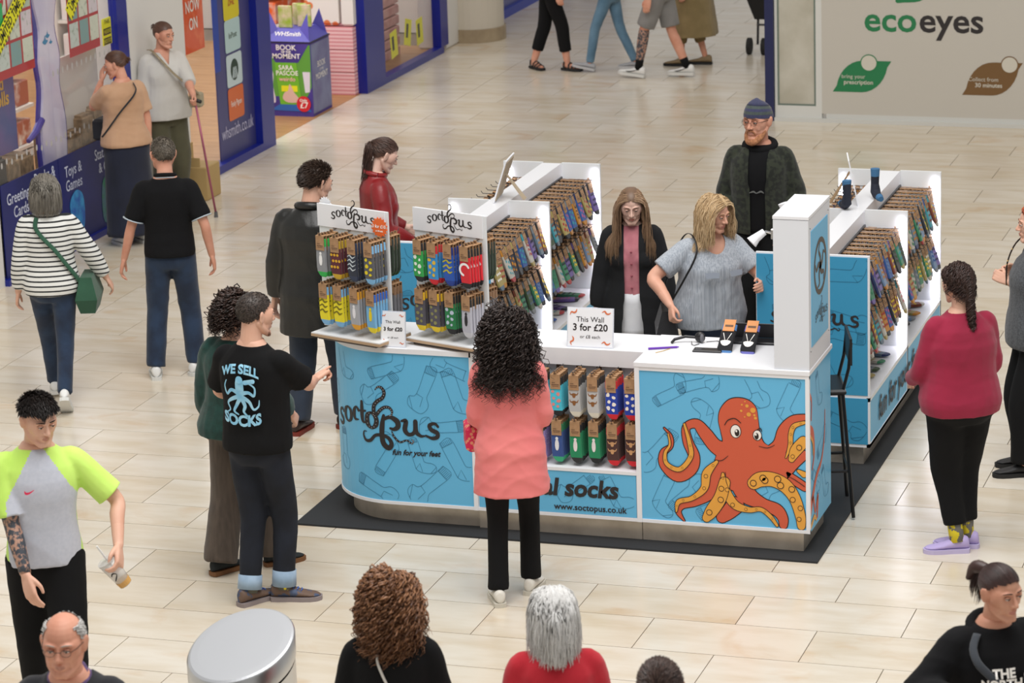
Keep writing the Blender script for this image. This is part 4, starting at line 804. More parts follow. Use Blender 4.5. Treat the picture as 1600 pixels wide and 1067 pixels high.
for gi, (gx, ys, gn) in enumerate(((-.10, [3.475, 4.70, 5.90], 'right'), (-2.48, [3.34, 4.565, 5.77], 'left'))):
    for bi in range(2):
        y0_, y1_ = ys[bi], ys[bi+1]
        for ri, z in enumerate((1.235, .915)):
            for h in range(11):
                y = y0_ + .08 + h*(y1_ - y0_ - .14)/10
                for sgn in (1, -1):
                    n = 8 if sgn > 0 else 4
                    s0 = rg.choice(STY); rzb = rg.uniform(-.15, .15)
                    for k in range(n):
                        x = gx + .43 + .022 + k*.027 if sgn > 0 else gx + .29 - .05 - k*.05
                        out = k/(n-1); tilt = -(.03 + .26*out**2)
                        M = Matrix.Translation((x, y, z + .012)) @ Matrix.Rotation((PI/2 + rzb) * sgn, 4, 'Z') @ Matrix.Rotation(tilt + rg.uniform(-.06, .06), 4, 'X') @ Matrix.Rotation(rg.uniform(-.06, .06), 4, 'Y')
                        if sgn > 0 and k == n - 1:
                            pair(s0, M, '%s and %s socks, %s hook, %s row, %s bay, %s gondola' % (CN[s0[0]], CN[s0[1]], ORD[h], ['upper', 'lower'][ri], ['near', 'far'][bi], gn), 'outer socks on the %s gondola' % gn)
                        else:
                            if k == 4 and rg.random() < .3: s0 = rg.choice(STY)
                            bulk_add(s0, M, cardb)
        # folded socks lying on the deck
        for q in range(6):
            y = y0_ + .12 + q*.17 + rg.uniform(-.02, .02); s0 = STY[(q*5 + bi*3 + gi*11) % len(STY)]; xx = gx + .52
            M = Matrix.Translation((xx, y, .474)) @ Matrix.Rotation(PI/2 + rg.uniform(-.5, .5), 4, 'Z') @ Matrix.Rotation(-PI/2, 4, 'X') @ Matrix.Translation((0, 0, .12))
            pair(s0, M, '%s and %s socks flat on deck, %s from front, %s bay, %s gondola' % (CN[s0[0]], CN[s0[1]], ORD[q], ['near', 'far'][bi], gn), 'socks lying on the %s gondola deck' % gn)
allm = MB(); mats_ = []
for key, b in bulk.items():
    ms = [mat('knit_' + c, c, .9, bump=.25, bscale=700, sheen=.2) for c in (key[1], key[0], key[2])]
    base = len(mats_); mats_ += ms; off = len(allm.v); allm.v += b.v; allm.f += [tuple(i + off for i in f) for f in b.f]; allm.m += [base + i for i in b.m]
base = len(mats_); mats_.append(KRAFT); off = len(allm.v); allm.v += cardb.v; allm.f += [tuple(i + off for i in f) for f in cardb.f]; allm.m += [base]*len(cardb.f)
bo = allm.build('packed_socks', mats_); tag(bo, 'many coloured sock pairs on kraft cards packed along the gondola hooks', 'socks', None, 'stuff')
# ---------------------------------------------------------------- signs and small things on the counter
PAPER = mat('sign_paper', '#eef0f4', .5); ACR = mat('acrylic_frame', '#d9dde6', .15)
SQ = mat('squiggle_orange', '#d9764c', .5)
def price_sign(loc, w_, h_, rz, lab, tilt=-.16, back=None):
    s = thing('price_sign', lab, 'sign', loc, rz); fr = Matrix.Rotation(tilt, 4, 'X')
    def B(mb, nm, m): mb.v = [tuple(fr @ Vector(v)) for v in mb.v]; return mb.build(nm, m, s)
    B(MB().box((-w_/2, 0, 0), (w_/2, .008, h_)), 'frame', ACR); B(MB().box((-w_/2 + .006, -.0015, .006), (w_/2 - .006, 0, h_ - .006)), 'paper', PAPER)
    B(MB().box((-w_/2 + .02, .008, 0), (-w_/2 + .04, .06, .006)).box((w_/2 - .04, .008, 0), (w_/2 - .02, .06, .006)), 'foot', ACR)
    ey = fr @ Vector((0, 0, 1)); n = Vector((1, 0, 0)).cross(ey)
    for t_, zf, sz, bo_ in (('This Wall', .70, .155, .0002), ('3 for £20', .50, .2, .0012), ('or £8 each', .27, .1, 0)):
        text('lettering', t_, sz*w_, tuple(ey*(h_*zf) + n*.0025), (1, 0, 0), ey, BLACK, s, bold=bo_, sx=1.0)
    q = MB(); f_ = lambda u, v, l=0.0: tuple(Vector((u, 0, 0)) + ey*v + n*.003)
    for cx, cz, a in ((-.36, .87, .4), (.34, .88, -.3), (-.38, .16, 1.2), (.34, .12, -.2)):
        c_, s_ = math.cos(a), math.sin(a); ribbon(q, [((cx + (x*c_ - y*s_))*w_, cz*h_ + (x*s_ + y*c_)*w_, wd*w_) for x, y, wd in ((-.09, -.02, .01), (-.04, .025, .03), (.01, -.01, .035), (.06, .0, .03), (.09, .04, .01))], f_)
    q.build('squiggle_print', SQ, s); return s
price_sign((-.745, 2.035, 1.10), .28, .235, 0.02, 'large framed 3 for £20 price sign standing on the middle of the counter')
price_sign((-1.885, 1.822, 1.10), .155, .215, .0, 'small 3 for £20 price sign between the two counter racks', tilt=-.1)
# sock labels lying on the counter, headset, phone, pen, laptop
DKB = mat('black_plastic', '#1d1d20', .35)
ph = thing('phone', 'black phone lying on the counter in front of the sock pairs', 'phone', (-.03, 2.10, 1.10), .05)
MB().box((-.11, -.035, 0), (.06, .035, .012), bev=.004).build('body', DKB, ph); MB().box((-.095, -.022, .012), (-.06, .0, .014)).build('camera_bump', mat('grey_plastic', '#55565c', .3), ph)
for i, (x, c, lab) in enumerate(((.04, '#4d7ab0', 'black socks with blue toe and orange card, left one beside the phone'), (.175, '#6a6ab4', 'black socks with violet toe and orange card, right one by the pillar'))):
    OC = mat('orange_card', '#d8935c', .7)
    o = sock_mb().build('sock_pair', [mat('knit_' + c, c, .9), mat('knit_#1b1b1f', '#1b1b1f', .9), mat('knit_' + c, c, .9)]); o.matrix_world = Matrix.Translation((x, 2.27, 1.20)) @ Matrix.Rotation(-.75, 4, 'X') @ Matrix.Scale(1.15, 4, (1, 0, 0)) @ Matrix.Scale(.9, 4, (0, 0, 1)); o.matrix_world = Matrix.Translation((x, 2.27, 1.235)) @ Matrix.Rotation(-.95, 4, 'X') @ Matrix.Scale(1.2, 4, (1, 0, 0))
    tag(o, lab, 'socks', 'socks lying on the counter'); k_ = MB().box((-.028, -.008, -.075), (.028, -.004, .01)).build('header_card', OC, o); MB().box((-.02, -.009, -.045), (.02, -.008, -.03)).build('label_print', KRAFTD, k_)
    q = MB(); f_ = lambda u, v, l=0.0: (u, -.006, v); ribbon(q, [(-.02, -.09, .004), (0, -.16, .005), (.02, -.09, .004)], f_, sub=1); poly(q, [(-.026, -.15), (0, -.142), (.026, -.15), (.012, -.18), (-.012, -.18)], f_, sub=2); q.build('motif_print', OW, o)
lt = thing('laptop', 'black laptop or till screen lying behind the sock pairs near the pillar', 'laptop', (.17, 2.33, 1.10), .05)
MB().box((-.14, -.05, 0), (.17, .06, .015), bev=.004).build('base', DKB, lt); MB().box((-.14, .055, .015), (.17, .062, .1), bev=.002).build('screen', DKB, lt)
hs = thing('headset', 'black headset with a thin cable lying on the counter', 'headset', (-.19, 2.26, 1.10))
MB().tube([(-.11, -.05, .008), (-.10, -.02, .02), (-.04, .0, .035), (.02, .01, .03)], [.008, .009, .009, .008], 8).build('headband', DKB, hs)
MB().ell((.045, .01, .032), (.032, .022, .032), 14, 9).build('ear_cup', DKB, hs); MB().ell((.06, .0, .03), (.012, .024, .026), 12, 8).build('ear_pad', mat('grey_foam', '#6b6b70', .8), hs)
MB().tube([(.08, .02, .004), (.14, .05, .004), (.19, .0, .004), (.23, -.06, .004), (.17, -.08, .004)], .0022, 5).build('cable', DKB, hs)
MB().tube([(.0, -.01, .01), (.01, -.05, .004), (.03, -.07, .004), (.05, -.03, .004)], .0022, 5).build('cable', DKB, hs)
tag(MB().tube([(-.40, 2.06, 1.107), (-.25, 2.125, 1.107), (-.235, 2.132, 1.107)], [.007, .006, .002], 8).build('pen', mat('pen_purple', '#6a35b0', .4)), 'purple pen lying on the counter near the left edge', 'pen')
tag(MB().tube([(-.34, 2.0, 1.103), (-.31, 2.04, 1.103), (-.28, 2.10, 1.103)], .002, 5).build('elastic_cord', mat('cord_yellow', '#caa648', .6)), 'thin yellow cord lying beside the purple pen', 'cord')
# photo frame seen from behind on the left gondola
pf = thing('photo_frame', 'photo frame seen from behind with its easel leg, on top of the left gondola', 'picture frame', (-2.14, 4.62, 1.352), .12)
FB = mat('frame_back', '#b9a78e', .7); fr = Matrix.Rotation(.0, 4, 'Z') @ Matrix.Rotation(-.32, 4, 'Y')
for nm, a, b_, m in (('frame', (-.013, -.14, 0), (-.003, .14, .30), WHITE), ('backing', (-.003, -.125, .015), (.002, .125, .285), FB)):
    mb = MB(); mb.xf = Matrix.Rotation(.32, 4, 'Y'); mb.box(a, b_); mb.build(nm, m, pf)
mb = MB(); mb.box((.05, -.03, .17), (.055, .03, .175)); 
MB().loft([[(.055, -.02, .17), (.055, .02, .17), (.063, .02, .17), (.063, -.02, .17)], [(.175, -.035, .002), (.175, .035, .002), (.185, .035, .002), (.185, -.035, .002)]]).build('easel_leg', FB, pf)
# sock display sign on right gondola
sd = thing('display_card', 'white leaning product card on top of the right gondola', 'sign', (.235, 4.93, 1.352), .25)
mb = MB(); mb.xf = Matrix.Rotation(-.2, 4, 'Y'); mb.box((-.004, -.13, 0), (.004, .13, .31)); mb.build('card', PAPER, sd)
mb = MB(); mb.xf = Matrix.Rotation(-.2, 4, 'Y')
for i in range(5): mb.box((.0045, -.07 + (i % 2)*.04, .05 + i*.05), (.005, .02 + (i % 2)*.03, .07 + i*.05))
mb.build('pink_print', mat('print_pinkish', '#d9a49a', .6, col2='#e9e4e0', nscale=30), sd)
MB().loft([[(-.05, -.03, .2), (-.05, .03, .2), (-.055, .03, .2), (-.055, -.03, .2)], [(-.17, -.04, .003), (-.17, .04, .003), (-.18, .04, .003), (-.18, -.04, .003)]]).build('easel_leg', mat('kraft_leg', '#9c7f5c', .7), sd)
for i, (x, y, a, lab) in enumerate(((.33, 5.05, .5, 'black display sock model standing behind the product card'), (.215, 4.68, -2.6, 'black and blue display sock model in front of the product card'))):
    s = thing('sock_model', lab, 'display sock', (x, y, 1.352), a, 'display sock models'); q = MB(); q.tube([(0, -.10, .025), (0, -.03, .03), (0, 0, .05), (0, .01, .10), (0, .005, .19)], [.02, .03, .034, .027, .03], 12); q.build('leg', mat('sock_black', '#1a1f2e', .8), s)
    q = MB(); q.tube([(0, -.125, .022), (0, -.085, .026)], [.018, .026], 12); q.build('toe', mat('sock_toe_blue', '#3c6c94', .8), s)
    q = MB(); q.tube([(0, .005, .15), (0, .005, .2)], [.0285, .0315], 12); q.build('cuff', mat('sock_toe_blue', '#3c6c94', .8), s)
# ---------------------------------------------------------------- bar stool behind the counter end
bs = thing('bar_stool', 'black metal bar stool with backrest behind the right end of the counter', 'stool', (.455, 2.63, .013), .30)
SB = mat('stool_black', '#1b1b1d', .4, .3)
MB().box((-.17, -.17, .74), (.17, .17, .775), bev=.012).build('seat', SB, bs)
for sx in (-1, 1):
    for sy in (-1, 1): MB().tube([(sx*.15, sy*.15, .745), (sx*.205, sy*.205, 0)], .011, 8).build('leg', SB, bs)
MB().tube([(-.18, -.18, .28), (.18, -.18, .28), (.18, .18, .28), (-.18, .18, .28), (-.18, -.18, .28)], .009, 6).build('foot_rail', SB, bs)
for sy in (-1, 1): MB().tube([(.15, sy*.15, .76), (.185, sy*.15, .9), (.20, sy*.14, 1.05)], .010, 8).build('back_post', SB, bs)
MB().loft([[(.19, y, z) for y, z in ((-.165, .92), (.165, .92), (.165, 1.08), (-.165, 1.08))], [(.205, y, z) for y, z in ((-.165, .92), (.165, .92), (.165, 1.08), (-.165, 1.08))]]).build('backrest', SB, bs)
# ---------------------------------------------------------------- litter bin in the foreground
bn = thing('litter_bin', 'brushed steel cylindrical litter bin with a sloping lid in the foreground', 'bin', (-1.0, -2.62, 0))
def brushed():
    m = mat('brushed_steel', '#c9cacb', .28, 1.0, bump=.12, bscale=60, stretch=(1, 1, 14)); return m
BR = brushed(); Rb = .245; sl_ = .62
def bz(x, y, z0): return z0 + .07 + (x*.16 + y*.60)*.62
n = 64; ring = lambda r_, z0, slope=True: [(r_*math.cos(2*PI*i/n), r_*math.sin(2*PI*i/n), bz(r_*math.cos(2*PI*i/n), r_*math.sin(2*PI*i/n), z0) if slope else z0) for i in range(n)]
MB().loft([ring(Rb - .004, .01, False), ring(Rb - .004, .80)], cap=False).build('drum', BR, bn, smooth=True)
MB().loft([ring(Rb - .01, 0, False), ring(Rb - .01, .02, False)]).build('foot_ring', DKB, bn)
MB().loft([ring(Rb - .012, .78), ring(Rb - .012, .83)], cap=False).build('shadow_gap', DKB, bn)
MB().loft([ring(Rb, .815), ring(Rb, .905), ring(Rb - .006, .912)], cap=False).build('lid_band', BR, bn, smooth=True)
MB().loft([ring(Rb - .006, .912), ring(Rb - .016, .918), ring(Rb*.8, .919), ring(.02, .92)]).build('lid', mat('lid_satin', '#bcbec2', .42, .5), bn)
q = MB(); a0, a1 = math.radians(205), math.radians(300); m_ = 16
q.loft([[( (Rb + .001)*math.cos(a0 + (a1-a0)*i/m_), (Rb + .001)*math.sin(a0 + (a1-a0)*i/m_), z) for i in range(m_+1)] for z in (.50, .67)], cap=False, close=False); q.build('opening', mat('bin_hole', '#0c0c0e', .6), bn)
q = MB(); q.loft([[( (Rb + .002)*math.cos(a), (Rb + .002)*math.sin(a), z) for a in (math.radians(308), math.radians(309.5))] for z in (.1, .72)], cap=False, close=False); q.build('door_seam', MATS['bin_hole'], bn)
# ---------------------------------------------------------------- people: figure builder
V = Vector
def remesh(mb, vox, smooth=3, fac=.5):
    me = bpy.data.meshes.new('r'); me.from_pydata(mb.v, [], mb.f); o = bpy.data.objects.new('r', me); TMP.collection.objects.link(o)
    m = o.modifiers.new('r', 'REMESH'); m.mode = 'VOXEL'; m.voxel_size = vox; m.use_smooth_shade = True
    if smooth: q = o.modifiers.new('s', 'SMOOTH'); q.factor = fac; q.iterations = smooth
    TMP.view_layers[0].update(); dg = TMP.view_layers[0].depsgraph
    r = bpy.data.meshes.new_from_object(o.evaluated_get(dg)); bpy.data.objects.remove(o); bpy.data.meshes.remove(me)
    return r
def co(me):
    a = np.empty(len(me.vertices)*3, np.float32); me.vertices.foreach_get('co', a); return a.reshape(-1, 3).astype(float)
def setco(me, a): me.vertices.foreach_set('co', a.astype(np.float32).ravel()); me.update()
def nor(me):
    a = np.empty(len(me.vertices)*3, np.float32); me.vertices.foreach_get('normal', a); return a.reshape(-1, 3).astype(float)
def wrinkle(me, amp, seed, scale=1.0, mask=None):
    P = co(me); N = nor(me); r = np.random.RandomState(seed); h = np.zeros(len(P))
    W_ = P + .02*np.sin(P[:, [1, 2, 0]]*17/scale + seed)
    for k in range(9):
        d = r.randn(3)*np.array([1, 1, 1.5]); d /= np.linalg.norm(d); f = (9 + 22*r.rand())/scale
        h += (1 - np.abs(np.sin(W_ @ d * f + r.rand()*6)))**2 * (.5 + r.rand()) * (.5 + .5*np.sin(P @ r.randn(3)*6 + k))
    h = h/4.2 - .45
    if mask is not None: h *= mask(P)
    setco(me, P + N*(amp*h)[:, None])
def limb(mb, pts, rad, n=12, sub=4, flat=1.0, up=None, caps=True):
    R_ = list(rad) if isinstance(rad, (list, tuple)) else [rad]*len(pts)
    Q = cat2([(*p, r) for p, r in zip(pts, R_)], sub) if len(pts) > 2 else np.array([(*p, r) for p, r in zip(pts, R_)], float)
    P = [V(q[:3]) for q in Q]; R = [max(.002, q[3]) for q in Q]
    if caps:
        d0 = (P[0] - P[1]).normalized(); d1 = (P[-1] - P[-2]).normalized(); r0, r1 = R[0], R[-1]
        P = [P[0] + d0*r0*.9, P[0] + d0*r0*.6] + P + [P[-1] + d1*r1*.6, P[-1] + d1*r1*.9]; R = [r0*.35, r0*.8] + R + [r1*.8, r1*.35]
    mb.tube(P, R, n, flat=flat, up=up)
def join(meshes, name, mats):
    """several remeshed pieces become one mesh"""
    vs, fs, mi, off = [], [], [], 0
    me = bpy.data.meshes.new(name); Vs = []; L_ = []; ls = []; lt = []; mm = []; lo = 0
    for m, k in meshes:
        a = co(m); Vs.append(a); nl = len(m.loops); vi = np.empty(nl, np.int32); m.loops.foreach_get('vertex_index', vi); L_.append(vi + off)
        npoly = len(m.polygons); s_ = np.empty(npoly, np.int32); t_ = np.empty(npoly, np.int32); m.polygons.foreach_get('loop_start', s_); m.polygons.foreach_get('loop_total', t_); ls.append(s_ + lo); lt.append(t_)
        q = np.empty(npoly, np.int32); m.polygons.foreach_get('material_index', q); mm.append(q*0 + k if k is not None else q)
        off += len(a); lo += nl; bpy.data.meshes.remove(m)
    A = np.concatenate(Vs).astype(np.float32); LI = np.concatenate(L_); LS = np.concatenate(ls); 
    me.vertices.add(len(A)); me.vertices.foreach_set('co', A.ravel()); me.loops.add(len(LI)); me.loops.foreach_set('vertex_index', LI.astype(np.int32)); me.polygons.add(len(LS)); me.polygons.foreach_set('loop_start', LS.astype(np.int32))
    me.update(calc_edges=True)
    for m in mats: me.materials.append(m)
    me.polygons.foreach_set('material_index', np.concatenate(mm).astype(np.int32)); me.polygons.foreach_set('use_smooth', [True]*len(LS)); me.update(); return me
def put(me, name, m, parent):
    me.name = name; me.materials.clear(); ms = m if isinstance(m, (list, tuple)) else [m]
    for q in ms: me.materials.append(q)
    return link(bpy.data.objects.new(name, me), parent)
def cut(me, pred):
    """drop faces whose centre satisfies pred (openings of a garment)"""
    bm = bmesh.new(); bm.from_mesh(me); bmesh.ops.delete(bm, geom=[f for f in bm.faces if pred(f.calc_center_median())], context='FACES')
    bv = [v for v in bm.verts if v.is_boundary]
    for _ in range(5):
        new = {}
        for v in bv:
            nb = [e.other_vert(v).co for e in v.link_edges if e.is_boundary]
            if len(nb) == 2: new[v] = v.co*.4 + (nb[0] + nb[1])*.3
        for v, c in new.items(): v.co = c
    bm.to_mesh(me); bm.free(); me.update()
def skin(c, c2=None): return mat('skin_' + c, c, .5, col2=c2 or c, nscale=9, spec=.35, contrast=(.3, .8))
def cloth(c, c2=None, **k):
    k.setdefault('rough', .9); k.setdefault('bump', .3); k.setdefault('bscale', 500); k.setdefault('sheen', .15)
    return mat('cloth_%s_%s_%s' % (c, c2, '_'.join(str(v) for v in k.values())), c, col2=c2, **k)
EYEW = mat('eye_white', '#e4ddd8', .25); IRIS = mat('iris_brown', '#3b2a20', .2); LASH = mat('lash_dark', '#3a2a24', .6)
def ik(a, c, l1, l2, hint):
    d = c - a; L = min(d.length, (l1 + l2)*.995); d.normalize(); c = a + d*L
    x = (l1*l1 - l2*l2 + L*L)/(2*L); h = math.sqrt(max(0, l1*l1 - x*x)); u = (V(hint) - d*V(hint).dot(d)).normalized()
    return a + d*x + u*h, c
def make_hand(mb, w, d, n, s, side, curl=.5, spread=.0, point=False, k=1.0):
    """w wrist, d direction of the fingers, n back of the hand, side +1 right -1 left"""
    d = d.normalized(); n = (n - d*n.dot(d)).normalized(); t = d.cross(n).normalized() * side    # t towards the little finger side... thumb at -t
    s = s*k
    def pt(a, b, c): return w + d*(a*s) + t*(b*s) + n*(c*s)
    for b_, r_ in ((-.026, .015), (-.009, .016), (.009, .016), (.026, .014)): limb(mb, [pt(-.005, b_*.6, 0), pt(.045, b_, .002), pt(.088, b_*1.08, 0)], [.016*s, r_*s, .0125*s], 8, 3)
    for i, (b_, L_, r_) in enumerate(((-.030, .072, .0088), (-.0105, .080, .009), (.0095, .074, .0086), (.028, .058, .0076))):
        c_ = curl*(1 + .12*i); 
        if point and i == 0: c_ = .05
        elif point: c_ = 1.5
        P = [pt(.086, b_, 0)]; a = 0
        for j, f in enumerate((.45, .31, .24)):
            a += c_*(.75, .95, .6)[j]; q = P[-1] + (d*math.cos(a) - n*math.sin(a))*(L_*f*s) + t*(spread*(i - 1.5)*L_*f*s); P.append(q)
        limb(mb, P, [r_*s*1.08, r_*s, r_*s*.94, r_*s*.82], 8, 2)
    limb(mb, [pt(.012, -.024, -.004), pt(.042, -.046, -.014), pt(.068, -.054, -.024), pt(.092, -.052 + .012*min(curl, 1), -.034)], [.015*s, .0125*s, .0105*s, .0085*s], 8, 3)
class Fig: pass
def person(label, x, y, phi, H=1.72, sex='m', girth=1.0, waist=1.0, lean=0, twist=0, head=(0, 0, 0), rh=None, lh=None, re=(.4, -1, -.2), le=(-.4, -1, -.2), rf=(.10, 0, 0, 8), lf=(-.10, 0, 0, -8), rk=(0, 1, 0), lk=(0, 1, 0),
           skinc=('#d9a88c', '#c98f74'), rcurl=.45, lcurl=.45, rn=None, ln=None, rd=None, ld=None, rpoint=False, lpoint=False, top=None, bottom=None, coat=None, shoes=None, face=True, hd=.0042, bare=None, sway=0, headk=1.0, ex=None, hipdrop=0, rhw=None, lhw=None, group=None, z0=0, bust=None):
    F = Fig(); s = H/1.75; F.s = s; rz = math.radians(18.37 + phi); t = thing('person', label, 'person', (x, y, z0), rz, group); F.t = t; F.M = Matrix.Translation((x, y, z0)) @ Matrix.Rotation(rz, 4, 'Z')
    ln_, tw = math.radians(lean), math.radians(twist)
    def T(p):
        p = V(p)*s; z = p.z/s; q = min(1, max(0, (z - .93)/.35)); q = q*q*(3 - 2*q); piv = V((0, 0, .95*s)); r = p - piv
        r = Matrix.Rotation(tw*q, 3, 'Z') @ (Matrix.Rotation(-ln_*q, 3, 'X') @ r); return r + piv + V((sway*s*min(1, max(0, (z - .3)/.6)), 0, -hipdrop*s))
    F.T = T; fem = sex == 'f'
    shw = (.146 if fem else .165) * (1 + (girth - 1)*.35)
    g = girth; w_ = waist
    base = [(.80, .10, .09, -.005), (.86, .158, .112, -.012), (.93, .172, .118, -.014), (1.00, .160, .110, -.004), (1.08, .137, .100, .004), (1.16, .135, .102, .004), (1.24, .148, .110, .006), (1.31, .150, .108, .002), (1.37, .148, .096, -.008), (1.42, .122, .078, -.014), (1.46, .080, .064, -.016), (1.50, .062, .058, -.014)] if fem else \
           [(.80, .10, .09, -.005), (.86, .150, .108, -.008), (.93, .160, .112, -.008), (1.00, .156, .108, 0), (1.08, .152, .106, .004), (1.16, .154, .108, .004), (1.24, .164, .114, .004), (1.31, .168, .114, 0), (1.37, .166, .102, -.008), (1.42, .138, .084, -.012), (1.46, .092, .068, -.014), (1.50, .066, .062, -.012)]
    def rings(z0_, z1_, inf, over=None, gk=1.0, n=24):
        out = []; Z = np.array([b[0] for b in base])
        zs = np.arange(z0_, z1_ + .001, .03); zs = list(zs) + ([z1_] if z1_ - zs[-1] > .006 else [])
        for z in zs:
            hw = np.interp(z, Z, [b[1] for b in base]); hd_ = np.interp(z, Z, [b[2] for b in base]); yo = np.interp(z, Z, [b[3] for b in base])
            kb_ = g if z < 1.30 else 1 + (g - 1)*max(0, (1.5 - z)/.2)*.8
            kw = 1 + (w_ - 1)*math.exp(-((z - 1.10)/.11)**2)
            hw *= kb_*kw; hd_ *= (1 + (kb_ - 1)*1.25)*(1 + (kw - 1)*1.3)
            i_ = inf(z) if callable(inf) else inf
            if z > 1.38: i_ = i_*max(.25, (1.52 - z)/.14)
            if over: a, b_ = over(z); hw = max(hw, a) if a else hw; hd_ = max(hd_, b_) if b_ else hd_
            if z < .87 and z0_ < .79: hw = base[1][1]*g*1.03; hd_ = base[1][2]*g*1.03; yo = base[1][3]
            hw += i_; hd_ += i_
            r = []
            for k in range(n):
                a = 2*PI*k/n; c_, s_ = math.cos(a), math.sin(a); e = .88
                r.append(tuple(T((hw*math.copysign(abs(c_)**e, c_), yo + hd_*math.copysign(abs(s_)**e, s_), z))))
            out.append(r)
        return out
    F.rings = rings
    # joints
    FI = F.M.inverted()
    if rhw: rh = tuple((FI @ V(rhw))/s)
    if lhw: lh = tuple((FI @ V(lhw))/s)
    J = {}
    for nm, sg in (('r', 1), ('l', -1)):
        J[nm+'s'] = T((sg*shw, -.012, 1.385)); J[nm+'h'] = T((sg*.088, -.005, .90))
    dr = rh or (.30, .04, .80); dl = lh or (-.30, .04, .80)
    J['re'], J['rw'] = ik(J['rs'], V(dr)*s, .285*s, .25*s, re); J['le'], J['lw'] = ik(J['ls'], V(dl)*s, .285*s, .25*s, le)
    for nm, ft, hint in (('r', rf, rk), ('l', lf, lk)):
        ank = V((ft[0], ft[1] - .02, ft[2] + .085))*s
        J[nm+'k'], J[nm+'a'] = ik(J[nm+'h'], ank, .42*s, .41*s, hint)
    F.J = J; F.g = girth; F.fem = fem
    # ---- bare body
    bareS = bare or set(); sc = skin(*skinc); pieces = []
    lk_ = 1.0 if 'legs' in bareS else .76
    b = MB(); b.loft(rings(.80, 1.50, lambda z: 0 if z > 1.15 else (-.016 if lk_ < 1 else -.004)))
    for nm, sg in (('r', 1), ('l', -1)):
        limb(b, [J[nm+'s'] + V((-sg*.05*s, 0, .01*s)), J[nm+'s'], J[nm+'s'].lerp(J[nm+'e'], .4)], [.045*s, .052*s, .046*s])
        kg = 1 + (g - 1)*.6
        limb(b, [J[nm+'h'] + V((0, 0, .03*s)), J[nm+'h'].lerp(J[nm+'k'], .4), J[nm+'k'], J[nm+'k'].lerp(J[nm+'a'], .35), J[nm+'a']], [.088*s*kg*lk_, .076*s*kg*lk_, .052*s*kg*lk_, .055*s*kg*lk_, .036*s*(lk_*.5 + .5)], 14)
    if fem:
        for sg in (-1, 1): b.ell(T((sg*.066, .064, 1.245)), (.058*s, .050*s, .058*s))
    if 'feet' in bareS:
        for nm, ft in (('r', rf), ('l', lf)):
            a = math.radians(ft[3]); fd = V((-math.sin(a)*-1, math.cos(a), 0)); o_ = J[nm+'a']
            limb(b, [o_ + V((0, 0, -.03*s)) - fd*.03*s, o_ + V((0, 0, -.05*s)) + fd*.05*s, o_ + V((0, 0, -.065*s)) + fd*.14*s], [.032*s, .034*s, .024*s], 10)
    pieces.append((remesh(b, .017 if 'legs' not in bareS else .011, 2), 0))
    for nm, sg, curl, point, n0, d0, slv in (('r', 1, rcurl, rpoint, rn, rd, 0), ('l', -1, lcurl, lpoint, ln, ld, 0)):
        S_, E_, W_ = J[nm+'s'], J[nm+'e'], J[nm+'w']; a = MB(); fdir = (W_ - E_).normalized()
        ga = 1 + (g - 1)*.6
        limb(a, [S_.lerp(E_, .08), S_.lerp(E_, .5), E_, E_.lerp(W_, .35), W_.lerp(E_, .06)], [.048*s*ga, .045*s*ga, .037*s*ga, .037*s*ga, .0245*s], 12)
        hdir = V(d0) if d0 is not None else fdir; hn = V(n0) if n0 is not None else V((sg, 0, 0.15))
        pieces.append((remesh(a, .0095, 2), 0)); a = MB(); limb(a, [W_.lerp(E_, .42), W_.lerp(E_, .2), W_], [.0325*s*ga, .0285*s*ga, .0245*s], 12)
        make_hand(a, W_ + fdir*.01*s, hdir, hn, s*(.93 if fem else 1.0), sg, curl, point=point)
        F.__dict__[nm + 'hand'] = (W_ + fdir*.01*s, hdir.normalized(), hn)
        pieces.append((remesh(a, hd*1.13, 2), 0))
    # ---- head
    hy, hp, hr = (math.radians(v) for v in head)
    nb = T((0, -.016, 1.48)); R0 = Matrix.Rotation(tw, 3, 'Z') @ Matrix.Rotation(-ln_*.6, 3, 'X')
    HR = R0 @ Matrix.Rotation(hy, 3, 'Z') @ Matrix.Rotation(-hp, 3, 'X') @ Matrix.Rotation(hr, 3, 'Y')
    hs = s*headk*(1.02 if fem else 1.055)
    hc = nb + R0 @ V((0, .012, .044*s)) + HR @ V((0, .022, .100*hs)); HM = Matrix.Translation(hc) @ HR.to_4x4() @ Matrix.Scale(hs, 4); F.HM = HM; F.hs = hs; F.hc = hc
    h = MB(); h.xf = HM
    h.ell((0, -.014, .028), (.074, .094, .084), 20, 14); h.ell((0, .022, -.022), (.060, .062, .078), 18, 12)
    jw = .050 if fem else .056
    for sg in (-1, 1):
        limb(h, [(sg*jw, -.01, -.035), (sg*jw*.86, .025, -.075), (sg*.016, .068, -.103)], [.020, .018, .015], 10)
        h.ell((sg*.034, .048, -.026), (.026, .027, .032), 12, 8); h.ell((sg*.043, .026, -.002), (.030, .048, .050), 14, 10)
        limb(h, [(sg*.012, .079, .020), (sg*.035, .075, .024), (sg*.052, .058, .016)], [.0075, .0085, .008], 8)
        if 'noears' not in (ex or ''):
            h.ell((sg*.080, -.008, -.004), (.0085, .019, .032), 12, 9, M=Matrix.Rotation(sg*.45, 3, 'Z')); h.ell((sg*.086, -.014, .010), (.007, .013, .021), 10, 7, M=Matrix.Rotation(sg*.6, 3, 'Z'))
    limb(h, [(0, .078, .016), (0, .089, -.006), (0, .101, -.028)], [.0065, .0078, .0115], 10); 
    for sg in (-1, 1): h.ell((sg*.0125, .089, -.032), (.0085, .010, .0075), 10, 7)
    [h.ell((sg*.030, .028, -.052), (.030, .036, .042), 14, 10) for sg in (-1, 1)]; h.ell((0, .070, -.097), (.022, .017, .018), 12, 8); h.ell((0, .064, -.060), (.034, .022, .026), 12, 8)
